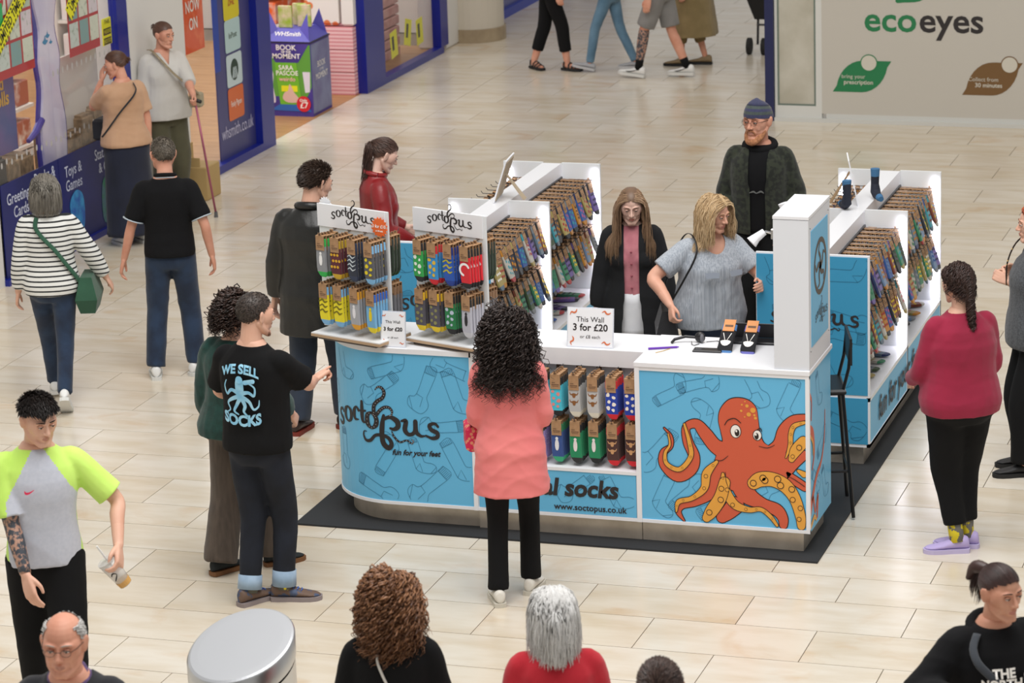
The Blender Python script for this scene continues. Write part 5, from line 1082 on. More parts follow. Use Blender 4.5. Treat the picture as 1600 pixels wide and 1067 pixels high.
    limb(h, [(-.019, .078, -.059), (0, .088, -.0555), (.019, .078, -.059)], [.004, .0062, .004], 8); limb(h, [(-.016, .078, -.068), (0, .086, -.0685), (.016, .078, -.068)], [.004, .0066, .004], 8)
    h.xf = None
    nt_ = HM @ V((0, -.022, -.03)); nr = (.048 if fem else .058)*s*(1 + (g-1)*.4)
    limb(h, [T((0, -.02, 1.40)), nb, nb.lerp(nt_, .6), nt_], [nr*1.25, nr*1.04, nr*.96, nr*.95], 16)
    hm = remesh(h, (.0042 if face else .0080)*s, 3 if face else 2, .5)
    P = co(hm); I = np.array(HM.inverted()); Lc = P @ I[:3, :3].T + I[:3, 3]; D = np.zeros_like(Lc)
    for sg in (-1, 1):
        e = np.array([sg*.0305, .083, .003]); d2 = (((Lc - e)/np.array([.017, .02, .0115]))**2).sum(1); D[:, 1] -= .0065*np.exp(-d2)
    e = np.array([0, .088, -.0625]); d2 = (((Lc - e)/np.array([.022, .012, .0020]))**2).sum(1); D[:, 1] -= .003*np.exp(-d2)
    Lc += D; Mx = np.array(HM); setco(hm, Lc @ Mx[:3, :3].T + Mx[:3, 3])
    # lips region gets the lip material
    npoly = len(hm.polygons); cc = np.empty(npoly*3, np.float32); hm.polygons.foreach_get('center', cc); cc = cc.reshape(-1, 3) @ I[:3, :3].T + I[:3, 3]
    lip = (np.abs(cc[:, 0])/.0195)**2 + ((cc[:, 2] + .0625)/.0105)**2 < 1; lip &= cc[:, 1] > .066
    hm.polygons.foreach_set('material_index', lip.astype(np.int32))
    pieces.append((hm, None))
    LIP = mat('lips_' + skinc[0], '#bd7a6c' if fem else '#ba8270', .45)
    body = link(bpy.data.objects.new('body', join(pieces, 'body', [sc, LIP])), t); F.body = body
    if face:
        for sg in (-1, 1):
            q = MB(); q.xf = HM; q.ell((sg*.0305, .0762, .003), (.0105, .0112, .0066), 14, 10)
            q.mi = 1; q.ell((sg*.0305 , .0842, .003), (.0056, .0042, .0056), 10, 7)
            q.mi = 2; limb(q, [(sg*.0195, .0815, .0058), (sg*.0305, .0880, .0070), (sg*.0425, .0800, .0058)], [.0008, .0012, .0008], 6, 3)
            q.mi = 3; vs = []; fs = []
            for j in range(6):
                for i in range(9):
                    t_, a_ = PI/2*j/5, PI*i/8; vs.append((sg*.0305 + .0122*math.cos(a_)*math.cos(t_*.0 + 0)*math.sin(PI/2), .0752 + .0128*math.sin(a_)*math.cos(t_), .0066 + .0078*math.sin(t_)*math.sin(a_)))
            fs = [(j*9+i, j*9+i+1, (j+1)*9+i+1, (j+1)*9+i) for j in range(5) for i in range(8)]; q.add(vs, fs)
            q.xf = None; q.build('eye', [EYEW, IRIS, LASH, sc], body, smooth=True)
    return F
def brows(F, c, th=.0030):
    m = mat('brow_' + c, c, .9)
    for sg in (-1, 1):
        q = MB(); q.xf = F.HM; limb(q, [(sg*.0145, .0855, .0245), (sg*.032, .0850, .0290), (sg*.049, .070, .0235)], [th, th*1.15, th*.5], 6, 3); q.build('eyebrow', m, F.body, smooth=True)
# ---- clothes
def torso_top(F, z0, fit, sleeve, m, name='shirt', over=None, z1=1.475, slf=.014, cuffr=None, vox=.0108, wr=.006, seed=1, open_=None, bust=.0, cuff_flare=0, smooth=2, collar=0, slr=1.0, shoulder=0.0, part_of=None, sm=1):
    """sleeve: 0..2 along the arm (1 elbow, 2 wrist)"""
    b = MB(); s = F.s; b.loft(F.rings(z0, z1, fit, over)); J = F.J
    if F.fem and not bust and z0 < 1.2: fb_ = fit(1.24) if callable(fit) else fit; bust = 1 + fb_/.075
    if bust:
        for sg in (-1, 1): b.ell(F.T((sg*.068, .066, 1.24)), (.060*s*bust, .054*s*bust, .060*s*bust))
    for nm, sg in (('r', 1), ('l', -1)):
        sl = sleeve if not isinstance(sleeve, dict) else sleeve[nm]
        S_, E_, W_ = J[nm+'s'], J[nm+'e'], J[nm+'w']; inn = S_ + V((-sg*.06*s, 0, .006*s)).xyz
        rr = [(.040 + slf*.5)*s*slr, (.051 + slf*.62)*s*slr]
        pts = [inn, S_ + V((sg*shoulder*s, 0, .004))]
        if sl <= 1.0:
            pts += [S_.lerp(E_, sl*.5), S_.lerp(E_, sl)]; rr += [(.050 + slf)*s*slr, (cuffr or (.052 + slf))*s*slr]
        else:
            pts += [S_.lerp(E_, .5), E_, E_.lerp(W_, (sl - 1)*.5), E_.lerp(W_, sl - 1)]; rr += [(.048 + slf*.9)*s*slr, (.042 + slf)*s*slr, (.038 + slf)*s*slr, (cuffr or (.032 + slf))*s]
        Q = cat2([(*p, r) for p, r in zip(pts, rr)], 5); b.tube([q[:3] for q in Q], [q[3] for q in Q], 16)
    me = remesh(b, vox, smooth)
    if wr: wrinkle(me, wr, seed)
    if open_: cut(me, lambda c: open_(F, c))
    return put(me, name, m, F.t)
def trousers(F, m, radii=(.092, .078, .066, .062), z1=1.03, end=(1.0, 1.0), fit=.010, name='trousers', vox=.0155, wr=.006, seed=3, zlow=.80):
    b = MB(); s = F.s; J = F.J; b.loft(F.rings(zlow, z1, fit)); radii = tuple(q*(1 + (F.g - 1)*(.55 if i < 2 else .3)) for i, q in enumerate(radii))
    for i, nm in enumerate(('r', 'l')):
        e = end[i]; H_, K_, A_ = J[nm+'h'], J[nm+'k'], J[nm+'a']
        pts = [H_ + V((0, 0, .04*s)), H_.lerp(K_, .45), K_]; rr = [radii[0]*s, (radii[0] + radii[1])/2*s, radii[1]*s]
        if e > .55: f = (e - .5)*2; pts += [K_.lerp(A_, f*.5), K_.lerp(A_, f)]; rr += [radii[2]*s, radii[3]*s]
        else: pts[-1] = H_.lerp(K_, e*2); 
        Q = cat2([(*p, r) for p, r in zip(pts, rr)], 6); b.tube([q[:3] for q in Q], [q[3] for q in Q], 18)
    me = remesh(b, vox, 3)
    if wr: wrinkle(me, wr, seed, 1.0, lambda P: .5 + .8*np.exp(-((P[:, 2]/s - .5)/.12)**2) + .8*np.exp(-((P[:, 2]/s - .13)/.08)**2))
    return put(me, name, m, F.t)
def shoe(F, nm, m, sole=None, laces=None, k=1.0, kind='trainer', pitch=0, yaw=None, ft=None, wide=1.0):
    s = F.s*k; A = F.J[nm+'a']; yw = math.radians(yaw); X = Matrix.Translation(A) @ Matrix.Rotation(-yw, 4, 'Z') @ Matrix.Rotation(math.radians(-pitch), 4, 'X'); q = MB(); q.xf = X
    def rg_(y, hw, zt, zb=-.062):
        r = []
        for i in range(14):
            a = 2*PI*i/14; r.append((hw*wide*s*math.cos(a), y*s, (zb + (zt - zb)*(.5 + .5*math.sin(a)*(1 if math.sin(a) > 0 else 1)))*s))
        return r
    hi = .01 if kind != 'slip' else -.012
    q.loft([rg_(-.075, .012, -.03), rg_(-.068, .028, hi), rg_(-.045, .036, hi + .012), rg_(0, .038, hi + .006), rg_(.035, .040, -.002), rg_(.08, .045, -.022), rg_(.13, .047, -.035), rg_(.165, .040, -.042), rg_(.185, .026, -.048), rg_(.195, .008, -.055)])
    o = put(remesh(q, .0080, 2), 'shoe', m, F.t)
    q = MB(); q.xf = X; pts = [(-.078, .014), (-.070, .034), (-.03, .039), (.03, .040), (.09, .049), (.14, .050), (.175, .040), (.198, .018)]
    out = [(w*wide*s, y*s) for y, w in pts] + [(-w*wide*s, y*s) for y, w in pts[::-1]]; q.prism(out, -.085*s, -.058*s); q.build('sole', sole or m, o)
    if laces:
        for i in range(4):
            q = MB(); q.xf = X; yy = .03 + i*.02; q.tube([(-.022*s, yy*s, (-.006 - i*.006)*s), (0, (yy + .006)*s, (.004 - i*.0085)*s), (.022*s, yy*s, (-.006 - i*.006)*s)], .0028*s, 5); q.build('lace', laces, o)
    return o
def sock(F, nm, m, up=.12, r=.042, m2=None):
    A, K = F.J[nm+'a'], F.J[nm+'k']; q = MB(); d = (K - A).normalized(); q.tube([tuple(A - d*.02*F.s), tuple(A + d*up*F.s*.5), tuple(A + d*up*F.s)], [r*F.s, r*F.s, (r+.002)*F.s], 16); return q.build('sock', m, F.t, smooth=True)
def hem_strip(F, z, m, name='hem'): pass
# ---- hair
HAIRM = {}
def hair_mat(c1, c2, c3=None):
    k = 'hair' + c1 + c2
    if k in MATS: return MATS[k]
    m = island_mat(k, [c1, c2, c3 or c1], .42, .45); return m
def hairline(d, back=-.74, side=-.28, front=.55):
    az = math.degrees(math.atan2(d[1], abs(d[0])))
    lim = float(np.interp(az, [-90, -35, -15, 5, 22, 48, 90], [back, back, back*.6, side, .18 if side < .1 else side + .1, front - .12, front]))
    return d[2] > lim and (TOPZ is None or not (d[2] > TOPZ and d[1] > -.55))
TOPZ = None
def cap(F, m, k=1.05, line=(-.74, -.28, .55), name='hair', lift=(0, 0, 0)):
    q = MB(); n, mm = 40, 26; vs = []; C = V((0, -.014, .028)) + V(lift); R_ = V((.0755, .0955, .0865))*k; keep = []
    for j in range(mm + 1):
        t = PI*j/mm
        for i in range(n):
            a = 2*PI*i/n; d = (math.sin(t)*math.cos(a), math.sin(t)*math.sin(a), math.cos(t)); vs.append(tuple(F.HM @ V((C[0] + d[0]*R_[0], C[1] + d[1]*R_[1], C[2] + d[2]*R_[2])))); keep.append(hairline(d, *line))
    fs = [(j*n+i, j*n+(i+1) % n, (j+1)*n+(i+1) % n, (j+1)*n+i) for j in range(mm) for i in range(n) if sum((keep[j*n+i], keep[j*n+(i+1) % n], keep[(j+1)*n+(i+1) % n], keep[(j+1)*n+i])) >= 3]
    return q.add(vs, fs)
def hair(F, cols, n=500, length=.3, seg=.018, rad=.0045, curl=0.0, cfreq=40, stiff=.72, grav=.25, line=(-.5, -.15, .55), part=None, comb=(0, -1, .2), vol=1.05, seed=1, capk=1.04, lenvar=.25, front_len=None, tail=None, shoulder=True, frizz=0, name='hair', sides=3, outw=.25, behind=False, extra=None, clampz=None):
    """clumped strands growing from the scalp, falling under gravity and sliding over head and shoulders"""
    if curl < .006 and length > .1: n = int(n*1.45); rad *= .76
    r = np.random.RandomState(seed); HM = np.array(F.HM); HI = np.linalg.inv(HM); G = HI[:3, :3] @ np.array([0, 0, -1.]); G /= np.linalg.norm(G)
    D = []; i = 0
    while len(D) < n:
        d = r.randn(3); d /= np.linalg.norm(d)
        if hairline(d, *line): D.append(d)
    D = np.array(D); C = np.array([0, -.014, .028]); R = np.array([.0755, .0955, .0865])
    p = C + D*R*1.0; nrm = D/R; nrm /= np.linalg.norm(nrm, axis=1, keepdims=True)
    cb = np.tile(np.array(comb, float), (n, 1))
    if part is not None: sgn = np.sign(p[:, 0] - part); fk = np.clip(D[:, 1] + .45, .12, 1); cb[:, 0] = sgn*fk; cb[:, 1] *= .5; cb[:, 2] = -.3*(1 - fk)
    cb -= nrm*(cb*nrm).sum(1, keepdims=True); cb /= np.maximum(np.linalg.norm(cb, axis=1, keepdims=True), 1e-6)
    v = cb*.8 + nrm*outw; v /= np.linalg.norm(v, axis=1, keepdims=True)
    Ls = length*(1 - lenvar*r.rand(n))
    if front_len is not None: fr = np.clip((D[:, 1] - .1)/.5, 0, 1); Ls = Ls*(1 - fr) + front_len*fr
    steps = int(np.ceil(length/seg)); seg_ = Ls/steps; path = [p.copy()]; arr = np.zeros(n, bool)
    # collision bodies in head space: skull, neck, shoulders
    E = [(C, R*vol), (np.array([0, -.012, -.05]), np.array([.060, .062, .09]))]
    if shoulder:
        for q_, rr_ in ((F.T((0, -.02, 1.30)), (.205, .125, .165)),):
            c_ = HI @ np.array([*q_, 1]); E.append((c_[:3], np.array(rr_)*F.s/F.hs*1.04))
    if not behind: E.append((np.array([0, .03, -.03]), np.array([.068, .066, .085])))
    if tail is not None: tl = np.array(tail, float)
    for k in range(steps):
        g = grav*(1 if k > 1 else .5)
        v = v*stiff + G*g + r.randn(n, 3)*.04*(1 + frizz)
        if tail is not None:
            to = tl - p; dist = np.linalg.norm(to, axis=1, keepdims=True); arr |= (dist[:, 0] < .028) | (k > steps*.6); go = ~arr
            v[go] = (v*.3 + to/np.maximum(dist, 1e-3)*.9)[go]; v[arr] = v[arr]*.62 + G*.30 + np.array([0, -.05, 0]) + (p[arr] - tl)*.4
        if not behind:
            fz_ = (p[:, 1] > .025) & (np.abs(p[:, 0]) < .070) & (p[:, 2] < .125); v[fz_, 0] += np.where(p[fz_, 0] - (part or 0) > 0, 1, -1)*.55; v[fz_, 1] -= .12
        v /= np.linalg.norm(v, axis=1, keepdims=True); p = p + v*seg_[:, None]
        for c_, rr_ in E:
            q = (p - c_)/rr_; L = np.linalg.norm(q, axis=1); ins = L < 1; q[ins] /= L[ins][:, None]; p[ins] = c_ + q[ins]*rr_
        path.append(p.copy())
    Q = np.stack(path, 1)                       # n, steps+1, 3
    if curl:
        ph = r.rand(n)*6.28; t = np.arange(steps + 1)*seg; up = np.gradient(Q, axis=1); up /= np.maximum(np.linalg.norm(up, axis=2, keepdims=True), 1e-6)
        a = np.cross(up, np.array([.3, .9, .1])); a /= np.maximum(np.linalg.norm(a, axis=2, keepdims=True), 1e-6); b = np.cross(up, a); amp = curl*np.clip(np.arange(steps + 1)/4, 0, 1)[None, :, None]
        w = (t[None, :]*cfreq + ph[:, None])[:, :, None]; fz = 1 + .5*r.rand(n)[:, None, None]; Q = Q + (a*np.cos(w) + b*np.sin(w))*amp*fz
    if curl < .006 and steps > 6: ix = list(range(0, steps, 3 if steps > 12 else 2)) + [steps]; Q = Q[:, ix]; steps = len(ix) - 1
    T_ = np.gradient(Q, axis=1); T_ /= np.maximum(np.linalg.norm(T_, axis=2, keepdims=True), 1e-6); a = np.cross(T_, np.array([.21, .35, .91])); a /= np.maximum(np.linalg.norm(a, axis=2, keepdims=True), 1e-6); b = np.cross(T_, a)
    wd = rad*(.7 + .6*r.rand(n))[:, None]*np.clip(1.0 - (np.arange(steps + 1)/steps)**3*.8, .12, 1)[None, :]
    ring = np.stack([Q + (a*math.cos(2*PI*k/sides) + b*math.sin(2*PI*k/sides))*wd[:, :, None] for k in range(sides)], 2)   # n, S, sides, 3
    S = steps + 1; A = ring.reshape(-1, 3) @ HM[:3, :3].T + HM[:3, 3]
    base = (np.arange(n)*S*sides)[:, None, None]; jj = (np.arange(S - 1)*sides)[None, :, None]; kk = np.arange(sides)[None, None, :]; k2 = (np.arange(sides) + 1) % sides
    f = np.stack([base + jj + kk, base + jj + k2[None, None, :], base + jj + sides + k2[None, None, :], base + jj + sides + kk], -1).reshape(-1, 4)
    cm = cap(F, None, capk, line) if capk else MB(); cv = np.array(cm.v, float).reshape(-1, 3); off = len(A)
    me = bpy.data.meshes.new(name); AV = np.vstack([A, cv]).astype(np.float32) if len(cv) else A.astype(np.float32)
    cf = np.array([[i + off for i in q] for q in cm.f], np.int32).reshape(-1, 4); Fq = np.vstack([f, cf]).astype(np.int32) if len(cf) else f.astype(np.int32)
    me.vertices.add(len(AV)); me.vertices.foreach_set('co', AV.ravel()); me.loops.add(Fq.size); me.loops.foreach_set('vertex_index', Fq.ravel()); me.polygons.add(len(Fq)); me.polygons.foreach_set('loop_start', np.arange(len(Fq), dtype=np.int32)*4); me.update(calc_edges=True)
    me.polygons.foreach_set('use_smooth', [True]*len(Fq))
    me.materials.append(hair_mat(*cols)); o = link(bpy.data.objects.new(name, me), F.t); o['kind'] = 'thing'; del o['kind']; return o
def hair_short(F, cols, n=700, L=.035, seed=1, line=(-.5, -.12, .52), comb=(0, .7, .3), outw=.8, rad=.0035, capk=1.05, **k):
    return hair(F, cols, n=n, length=L, seg=L/3, rad=rad, stiff=.9, grav=.06, line=line, comb=comb, seed=seed, capk=capk, outw=outw, vol=1.0, shoulder=False, behind=True, **k)
def strap(F, pts, w=.02, m=None, name='strap', parent=None, sub=6):
    q = MB(); Q = cat2(pts, sub); q.tube([tuple(V(p)) for p in Q], w*.5, 8, flat=.3, up=(0, 1, 0)); return q.build(name, m, parent if parent is not None else F.t, smooth=True)
def on_torso(F, a, z, off=.02):
    """a point on the clothed torso: a = angle (0 front, +90 right)"""
    r = F.rings(z, z + .0005, off)[0]; k = int(round(((90 - a) % 360)/15)) % 24; return V(r[k])
def glasses(F, c='#2a2422'):
    g_ = MB(); m = mat('spectacle_' + c, c, .3, .4); g_.xf = F.HM
    for sg in (-1, 1):
        P = [(sg*.0305 + .0195*math.cos(a), .0945, .001 + .0145*math.sin(a)) for a in np.linspace(0, 2*PI, 17)]; g_.tube(P, .0009, 5, cap=False)
        g_.tube([(sg*.050, .0935, .006), (sg*.068, .06, .008), (sg*.079, 0, .008)], .0014, 5)
    g_.tube([(-.011, .0955, .004), (0, .0985, .006), (.011, .0955, .004)], .0013, 5)
    o = g_.build('spectacles', m, F.t)
    for sg in (-1, 1): l_ = MB(); l_.xf = F.HM; disc(l_, (sg*.0305, .001), .019, .014, lambda u, v, l=0.0: (u, .0948, v), n=16); l_.build('lens', GLASS, o)
    return o
def collar_roll(F, m, r=.018, w=.082, z=1.475, name='hood', back=1.0, drop=.0, fr=.07):
    q = MB(); pts = []
    for i in range(24):
        a = 2*PI*i/24; zz = z + .018*(-math.sin(a)) - drop*max(0, math.sin(a)); pts.append((*F.T((w*math.cos(a), -.012 + fr*math.sin(a)*(1 if math.sin(a) > 0 else back), zz)), r*F.s*(1 + (back - 1)*1.2*max(0, -math.sin(a)))))
    P = pts + pts[:1]; q.tube([p[:3] for p in P], [p[3] for p in P], 10, cap=False); return q.build(name, m, F.t, smooth=True)
BLK = cloth('#0d0d0f', '#121214', nscale=5, sheen=0); PALE = ('#e0b39c', '#d39d84'); ROSY = ('#dca48c', '#c9866c'); JEAN = cloth('#18263c', '#22354f', nscale=7, contrast=(.4, .6)); DJEAN = cloth('#10141d', '#191f2c', nscale=7, sheen=0)
BLKS = cloth('#0a0a0c', sheen=0, spec=.3); WTR = mat('trainer_white', '#e4e4e2', .5); SOLW = mat('sole_white', '#d6d6d2', .6); SOLB = mat('sole_black', '#1b1b1c', .7)
ID = Matrix.Identity(4)
def world_obj(mb, name, m, label, cat_, group=None, smooth=True):
    o = mb.build(name, m, smooth=smooth); return tag(o, label, cat_, group)
def wp(F, p): return tuple(F.M @ V(p))
def bag_strap(F, pts, w, m, parent, sub=6):
    q = MB(); Q = cat2([wp(F, p) for p in pts], sub); q.tube([tuple(p) for p in Q], w*.5, 8, flat=.35, up=(.3, .3, 1)); return q.build('strap', m, parent, smooth=True)
def wrap_strap(F, a0, z0, a1, z1, off=.03, n=9, over=None):
    """a strap path over the torso surface from angle a0 height z0 to a1 z1"""
    out = []
    for i in range(n):
        t = i/(n-1); z = z0 + (z1 - z0)*t; a = a0 + (a1 - a0)*t; r = F.rings(z, z + .0005, off, over)[0]; f = ((90 - a) % 360)/15; k = int(f) % 24; g_ = f - int(f); out.append(V(r[k]).lerp(V(r[(k+1) % 24]), g_))
    return out
# ---- 1 coral shirt woman
P = person('woman with long dark curly hair and coral pink shirt, back turned, at the counter', -.84, .80, -4, 1.65, 'f', .98, head=(0, 8, 0), rh=(.15, .27, 1.10), lh=(-.15, .27, 1.10), re=(.32, -1, -.8), le=(-.32, -1, -.8), rf=(.09, .10, 0, 12), lf=(-.09, -.10, 0, -5), face=False)
torso_top(P, .66, lambda z: .028 + .03*max(0, 1.15 - z)/.35, 1.8, cloth('#ee8784', '#e5797a', nscale=3), 'shirt', wr=.014, seed=4, slf=.026, shoulder=.01)
trousers(P, BLKS, (.094, .066, .062, .066), name='leggings', wr=.004)
for nm, yw in (('r', 12), ('l', -12)): shoe(P, nm, mat('trainer_cream', '#dedad0', .6), mat('sole_cream', '#cfcabd', .7), yaw=yw)
hair(P, ('#2e2625', '#4a3e3a', '#191416'), n=1000, length=.46, rad=.0040, curl=.013, cfreq=105, seg=.018, grav=.24, stiff=.74, vol=1.14, outw=.7, seed=3, frizz=1.6, comb=(0, -.6, .1), part=.01)
hb = MB(); c_ = V(wp(P, (-.235*P.s, .14, .90))); hb.xf = Matrix.Translation(c_) @ Matrix.Rotation(.4, 4, 'Z'); hb.box((-.04, -.09, -.08), (.04, .09, .08), bev=.025)
FLO = mat('pink_floral', '#e9a27c', .8, col2='#d8305c', voro=38, contrast=(.30, .40))
b_ = world_obj(hb, 'handbag', FLO, 'small pink patterned handbag under the arm of the coral-shirted woman', 'handbag', smooth=False)
bag_strap(P, [(-.22, .20, .95), (-.215, .14, 1.08), (-.21, .06, 1.02), (-.22, .07, .95)], .018, cloth('#6d2a30'), b_)
# ---- 2 black T-shirt man pointing
P = person('man in black t-shirt with blue octopus print on the back, pointing at the counter', -2.18, .44, -26, 1.77, 'm', 1.06, waist=1.02, head=(-32, 6, 0), rhw=(-2.0, .86, 1.17), re=(1, -.2, -1), lh=(-.17, .30, 1.06), le=(-1, -.4, -.6), rf=(.09, .06, 0, 62), lf=(-.06, -.06, 0, 5), rpoint=True, rcurl=.5, rn=(-.25, 0, 1), rd=(.25, .9, .28), lcurl=.7, skinc=PALE)
BT = torso_top(P, .88, lambda z: .020 + .014*max(0, 1.2 - z)/.3, .80, BLKS, 't_shirt', wr=.009, seed=11, slf=.02, cuffr=.078)
trousers(P, DJEAN, (.094, .074, .066, .064), wr=.010, end=(1.0, .97))
q = MB(); A_, K_ = P.J['ra'], P.J['rk']; d_ = (K_ - A_).normalized(); q.tube([A_ + d_*.0, A_ + d_*.09], [.068, .067], 18); q.build('turn_up', cloth('#8ba3bb', '#9fb6cc', nscale=12), P.t, smooth=True)
q = MB(); A_, K_ = P.J['la'], P.J['lk']; d_ = (K_ - A_).normalized(); q.tube([A_ + d_*.0, A_ + d_*.08], [.068, .067], 18); q.build('turn_up', MATS['cloth_#8ba3bb_#9fb6cc_12_0.9_0.3_500_0.15'] if 'cloth_#8ba3bb_#9fb6cc_12_0.9_0.3_500_0.15' in MATS else cloth('#8ba3bb', '#9fb6cc', nscale=12), P.t, smooth=True)
for nm in 'rl': sock(P, nm, mat('sock_yellow', '#e4d21e', .8, col2='#5a5a50', voro=30, contrast=(.2, .3)), .10, .045)
MIX = mat('trainer_multi', '#6b5548', .7, col2='#46536e', nscale=22, contrast=(.50, .56))
for nm, yw in (('r', 66), ('l', 20)): shoe(P, nm, MIX, mat('sole_greyred', '#8f8484', .6), laces=mat('lace_blue', '#3a68c0', .6), yaw=yw, k=1.04)
hair_short(P, ('#2a2320', '#473c36', '#1c1714'), n=1100, L=.012, rad=.0024, capk=1.012, line=(-.74, -.45, .5), outw=.3, comb=(0, -.5, -.3))
brows(P, '#3a2a22')
st_ = MB(); st_.xf = P.HM; limb(st_, [(-.052, .0, -.05), (-.040, .045, -.088), (0, .074, -.108), (.040, .045, -.088), (.052, .0, -.05)], [.010, .013, .013, .013, .010], 8); limb(st_, [(-.018, .083, -.049), (0, .091, -.047), (.018, .083, -.049)], .004, 6)
st_.build('stubble', mat('stubble_brown', '#6d4a38', .9, col2='#a37a62', nscale=90), P.t, smooth=True)
PB = mat('print_lightblue', '#7fc0e2', .7, col2='#a5d6ec', nscale=20)
def back_pt(F, u, v, off):
    z = v; r = F.rings(z, z + .0005, off)[0]; a = V(r[18]); n0 = V(r[17]); n1 = V(r[19]); w = abs((n1 - n0).length)/2
    k = 18 + max(-4.9, min(4.9, u/(w*.98) if w else 0)); k0 = int(math.floor(k)); return V(r[k0 % 24]).lerp(V(r[(k0 + 1) % 24]), k - k0)
def wrap_text(F, body, size, z, m, off, arc_=.0, bold=.001, sx=1.0, name='back_lettering', front=False, u0=0, parent=None):
    o = text(name, body, size, (0, 0, 0), (1, 0, 0), (0, 1, 0), m, F.t, bold=bold, sx=sx); me = o.data; P_ = co(me); out = []
    for p in P_:
        u, v = p[0], p[1]; vv = z + v - arc_*u*u; q = back_pt(F, u + u0, vv, off) if not front else front_pt(F, u + u0, vv, off); out.append(tuple(q))
    setco(me, np.array(out)); return o
def front_pt(F, u, v, off):
    r = F.rings(v, v + .0005, off)[0]; w = abs((V(r[7]) - V(r[5])).length)/2; k = 6 + max(-4.9, min(4.9, u/(w*.98))); k0 = int(math.floor(k)); return V(r[k0 % 24]).lerp(V(r[(k0 + 1) % 24]), k - k0)
OFFB = .047
wrap_text(P, 'WE SELL', .066, 1.365, PB, OFFB, 1.6, bold=.003, sx=.98); wrap_text(P, 'SOCKS', .082, 1.075, PB, OFFB, -1.3, bold=.004, sx=.98)
q = MB(); bf = lambda u, v, l=0.0: tuple(back_pt(P, u, v, OFFB + l))
for stq in ([(0, 1.27, .05), (0, 1.23, .06), (0, 1.18, .055), (0, 1.15, .04)], [(-.01, 1.18, .03), (-.06, 1.2, .022), (-.1, 1.17, .016), (-.12, 1.22, .012), (-.1, 1.26, .008)], [(-.01, 1.16, .03), (-.06, 1.14, .024), (-.1, 1.11, .016), (-.08, 1.07, .012), (-.11, 1.05, .008)], [(0, 1.15, .03), (-.03, 1.10, .022), (-.05, 1.06, .016), (-.02, 1.04, .01)], [(.01, 1.15, .03), (.03, 1.10, .024), (.02, 1.06, .016), (.05, 1.03, .01)], [(.01, 1.16, .03), (.06, 1.13, .024), (.09, 1.08, .016), (.13, 1.10, .012), (.14, 1.14, .008)], [(.01, 1.18, .03), (.06, 1.19, .022), (.10, 1.17, .018), (.11, 1.22, .014), (.07, 1.25, .010)], [(.04, 1.255, .03), (.10, 1.265, .03)]):
    stq = [(a*.85, 1.215 + (b - 1.16)*.85, c*.85) for a, b, c in stq]
    ribbon(q, stq, bf, lift=.0)
q.build('octopus_print', PB, P.t)
# ---- 3 green sweater
P = person('person with curly dark hair, green jumper and brown cord trousers beside pointing man', -2.50, .93, -24, 1.63, 'f', 1.10, head=(-20, 4, 0), lh=(-.27, .10, .84), rh=(.25, .2, .95), rf=(.14, .12, 0, 30), lf=(-.10, -.14, 0, 10), face=False, skinc=PALE)
torso_top(P, .87, lambda z: .045 + .03*max(0, 1.2 - z)/.3, 1.86, cloth('#0f3f38', '#0b322c', nscale=30, bscale=160), 'jumper', wr=.012, seed=21, slf=.045, cuffr=.045)
trousers(P, cloth('#5b4f45', '#4a4038', nscale=4, stretch=(8, 8, 1)), (.105, .100, .102, .108), wr=.011, name='cord_trousers', end=(1.02, 1.02))
for nm, yw in (('r', 40), ('l', 22)): shoe(P, nm, mat('suede_black', '#1c2224', .8), mat('sole_gum', '#7a5230', .7), yaw=yw)
hair(P, ('#2c1f1b', '#47332b', '#1b1311'), n=650, length=.17, rad=.0042, curl=.012, cfreq=150, seg=.012, grav=.22, stiff=.7, vol=1.16, outw=.7, seed=5, frizz=1, shoulder=False)
# ---- 4 lime T man
P = person('young man in grey and neon yellow sports t-shirt walking with a cup', -2.46, -1.62, -168, 1.80, 'm', 1.0, waist=.95, headk=.95, head=(22, 16, 0), lhw=(-2.06, -1.62, 1.03), rhw=(-2.43, -1.88, .90), le=(-.9, -.6, -.2), re=(.6, -1, -.2), rf=(.07, -.25, 0, 10), lf=(-.06, .28, 0, -10), skinc=PALE, lcurl=.75, ln=(-.9, .3, .2), rcurl=.35, rn=(.7, .5, .1))
def limecol(F, me):
    me.materials.append(cloth('#cdf274', '#c4ee66', nscale=6, bump=.15)); bmv = [(p.index, p.center.copy()) for p in me.polygons]; s = F.s
    for i, c in bmv:
        rr_ = abs(c.x)/s; z = c.z/s
        if rr_ > .172 or (z > 1.24 and rr_ > .172 - (z - 1.24)*.62) or (rr_ > .145 and z < 1.24 and abs(c.y/s) < .025): me.polygons[i].material_index = 1
o = torso_top(P, .90, lambda z: .018 + .012*max(0, 1.2 - z)/.3, .86, [cloth('#c6c9d4', '#bfc3cf', nscale=60, bump=.15)], 'sports_shirt', vox=.0085, wr=.010, seed=31, slf=.022, cuffr=.076); limecol(P, o.data)
q = MB(); ff = lambda u, v, l=0.0: tuple(front_pt(P, u, v, .034 + l)); ribbon(q, [(-.085, 1.300, .002), (-.080, 1.287, .012), (-.06, 1.288, .009), (-.035, 1.302, .002)], ff); q.build('tick_logo', mat('logo_pink', '#e8305c', .5), P.t)
trousers(P, BLKS, (.108, .092, .08, .072), wr=.008)
for nm in 'rl': shoe(P, nm, mat('shoe_black', '#1a1a1c', .6), SOLB, yaw=8 if nm == 'r' else -8)
hair(P, ('#1a1412', '#2d2420', '#100c0b'), n=1600, length=.055, seg=.012, rad=.0024, stiff=.88, grav=.06, line=(-.05, .22, .50), comb=(.25, .9, .1), outw=.30, seed=7, capk=1.05, shoulder=False, behind=True, vol=1.0)
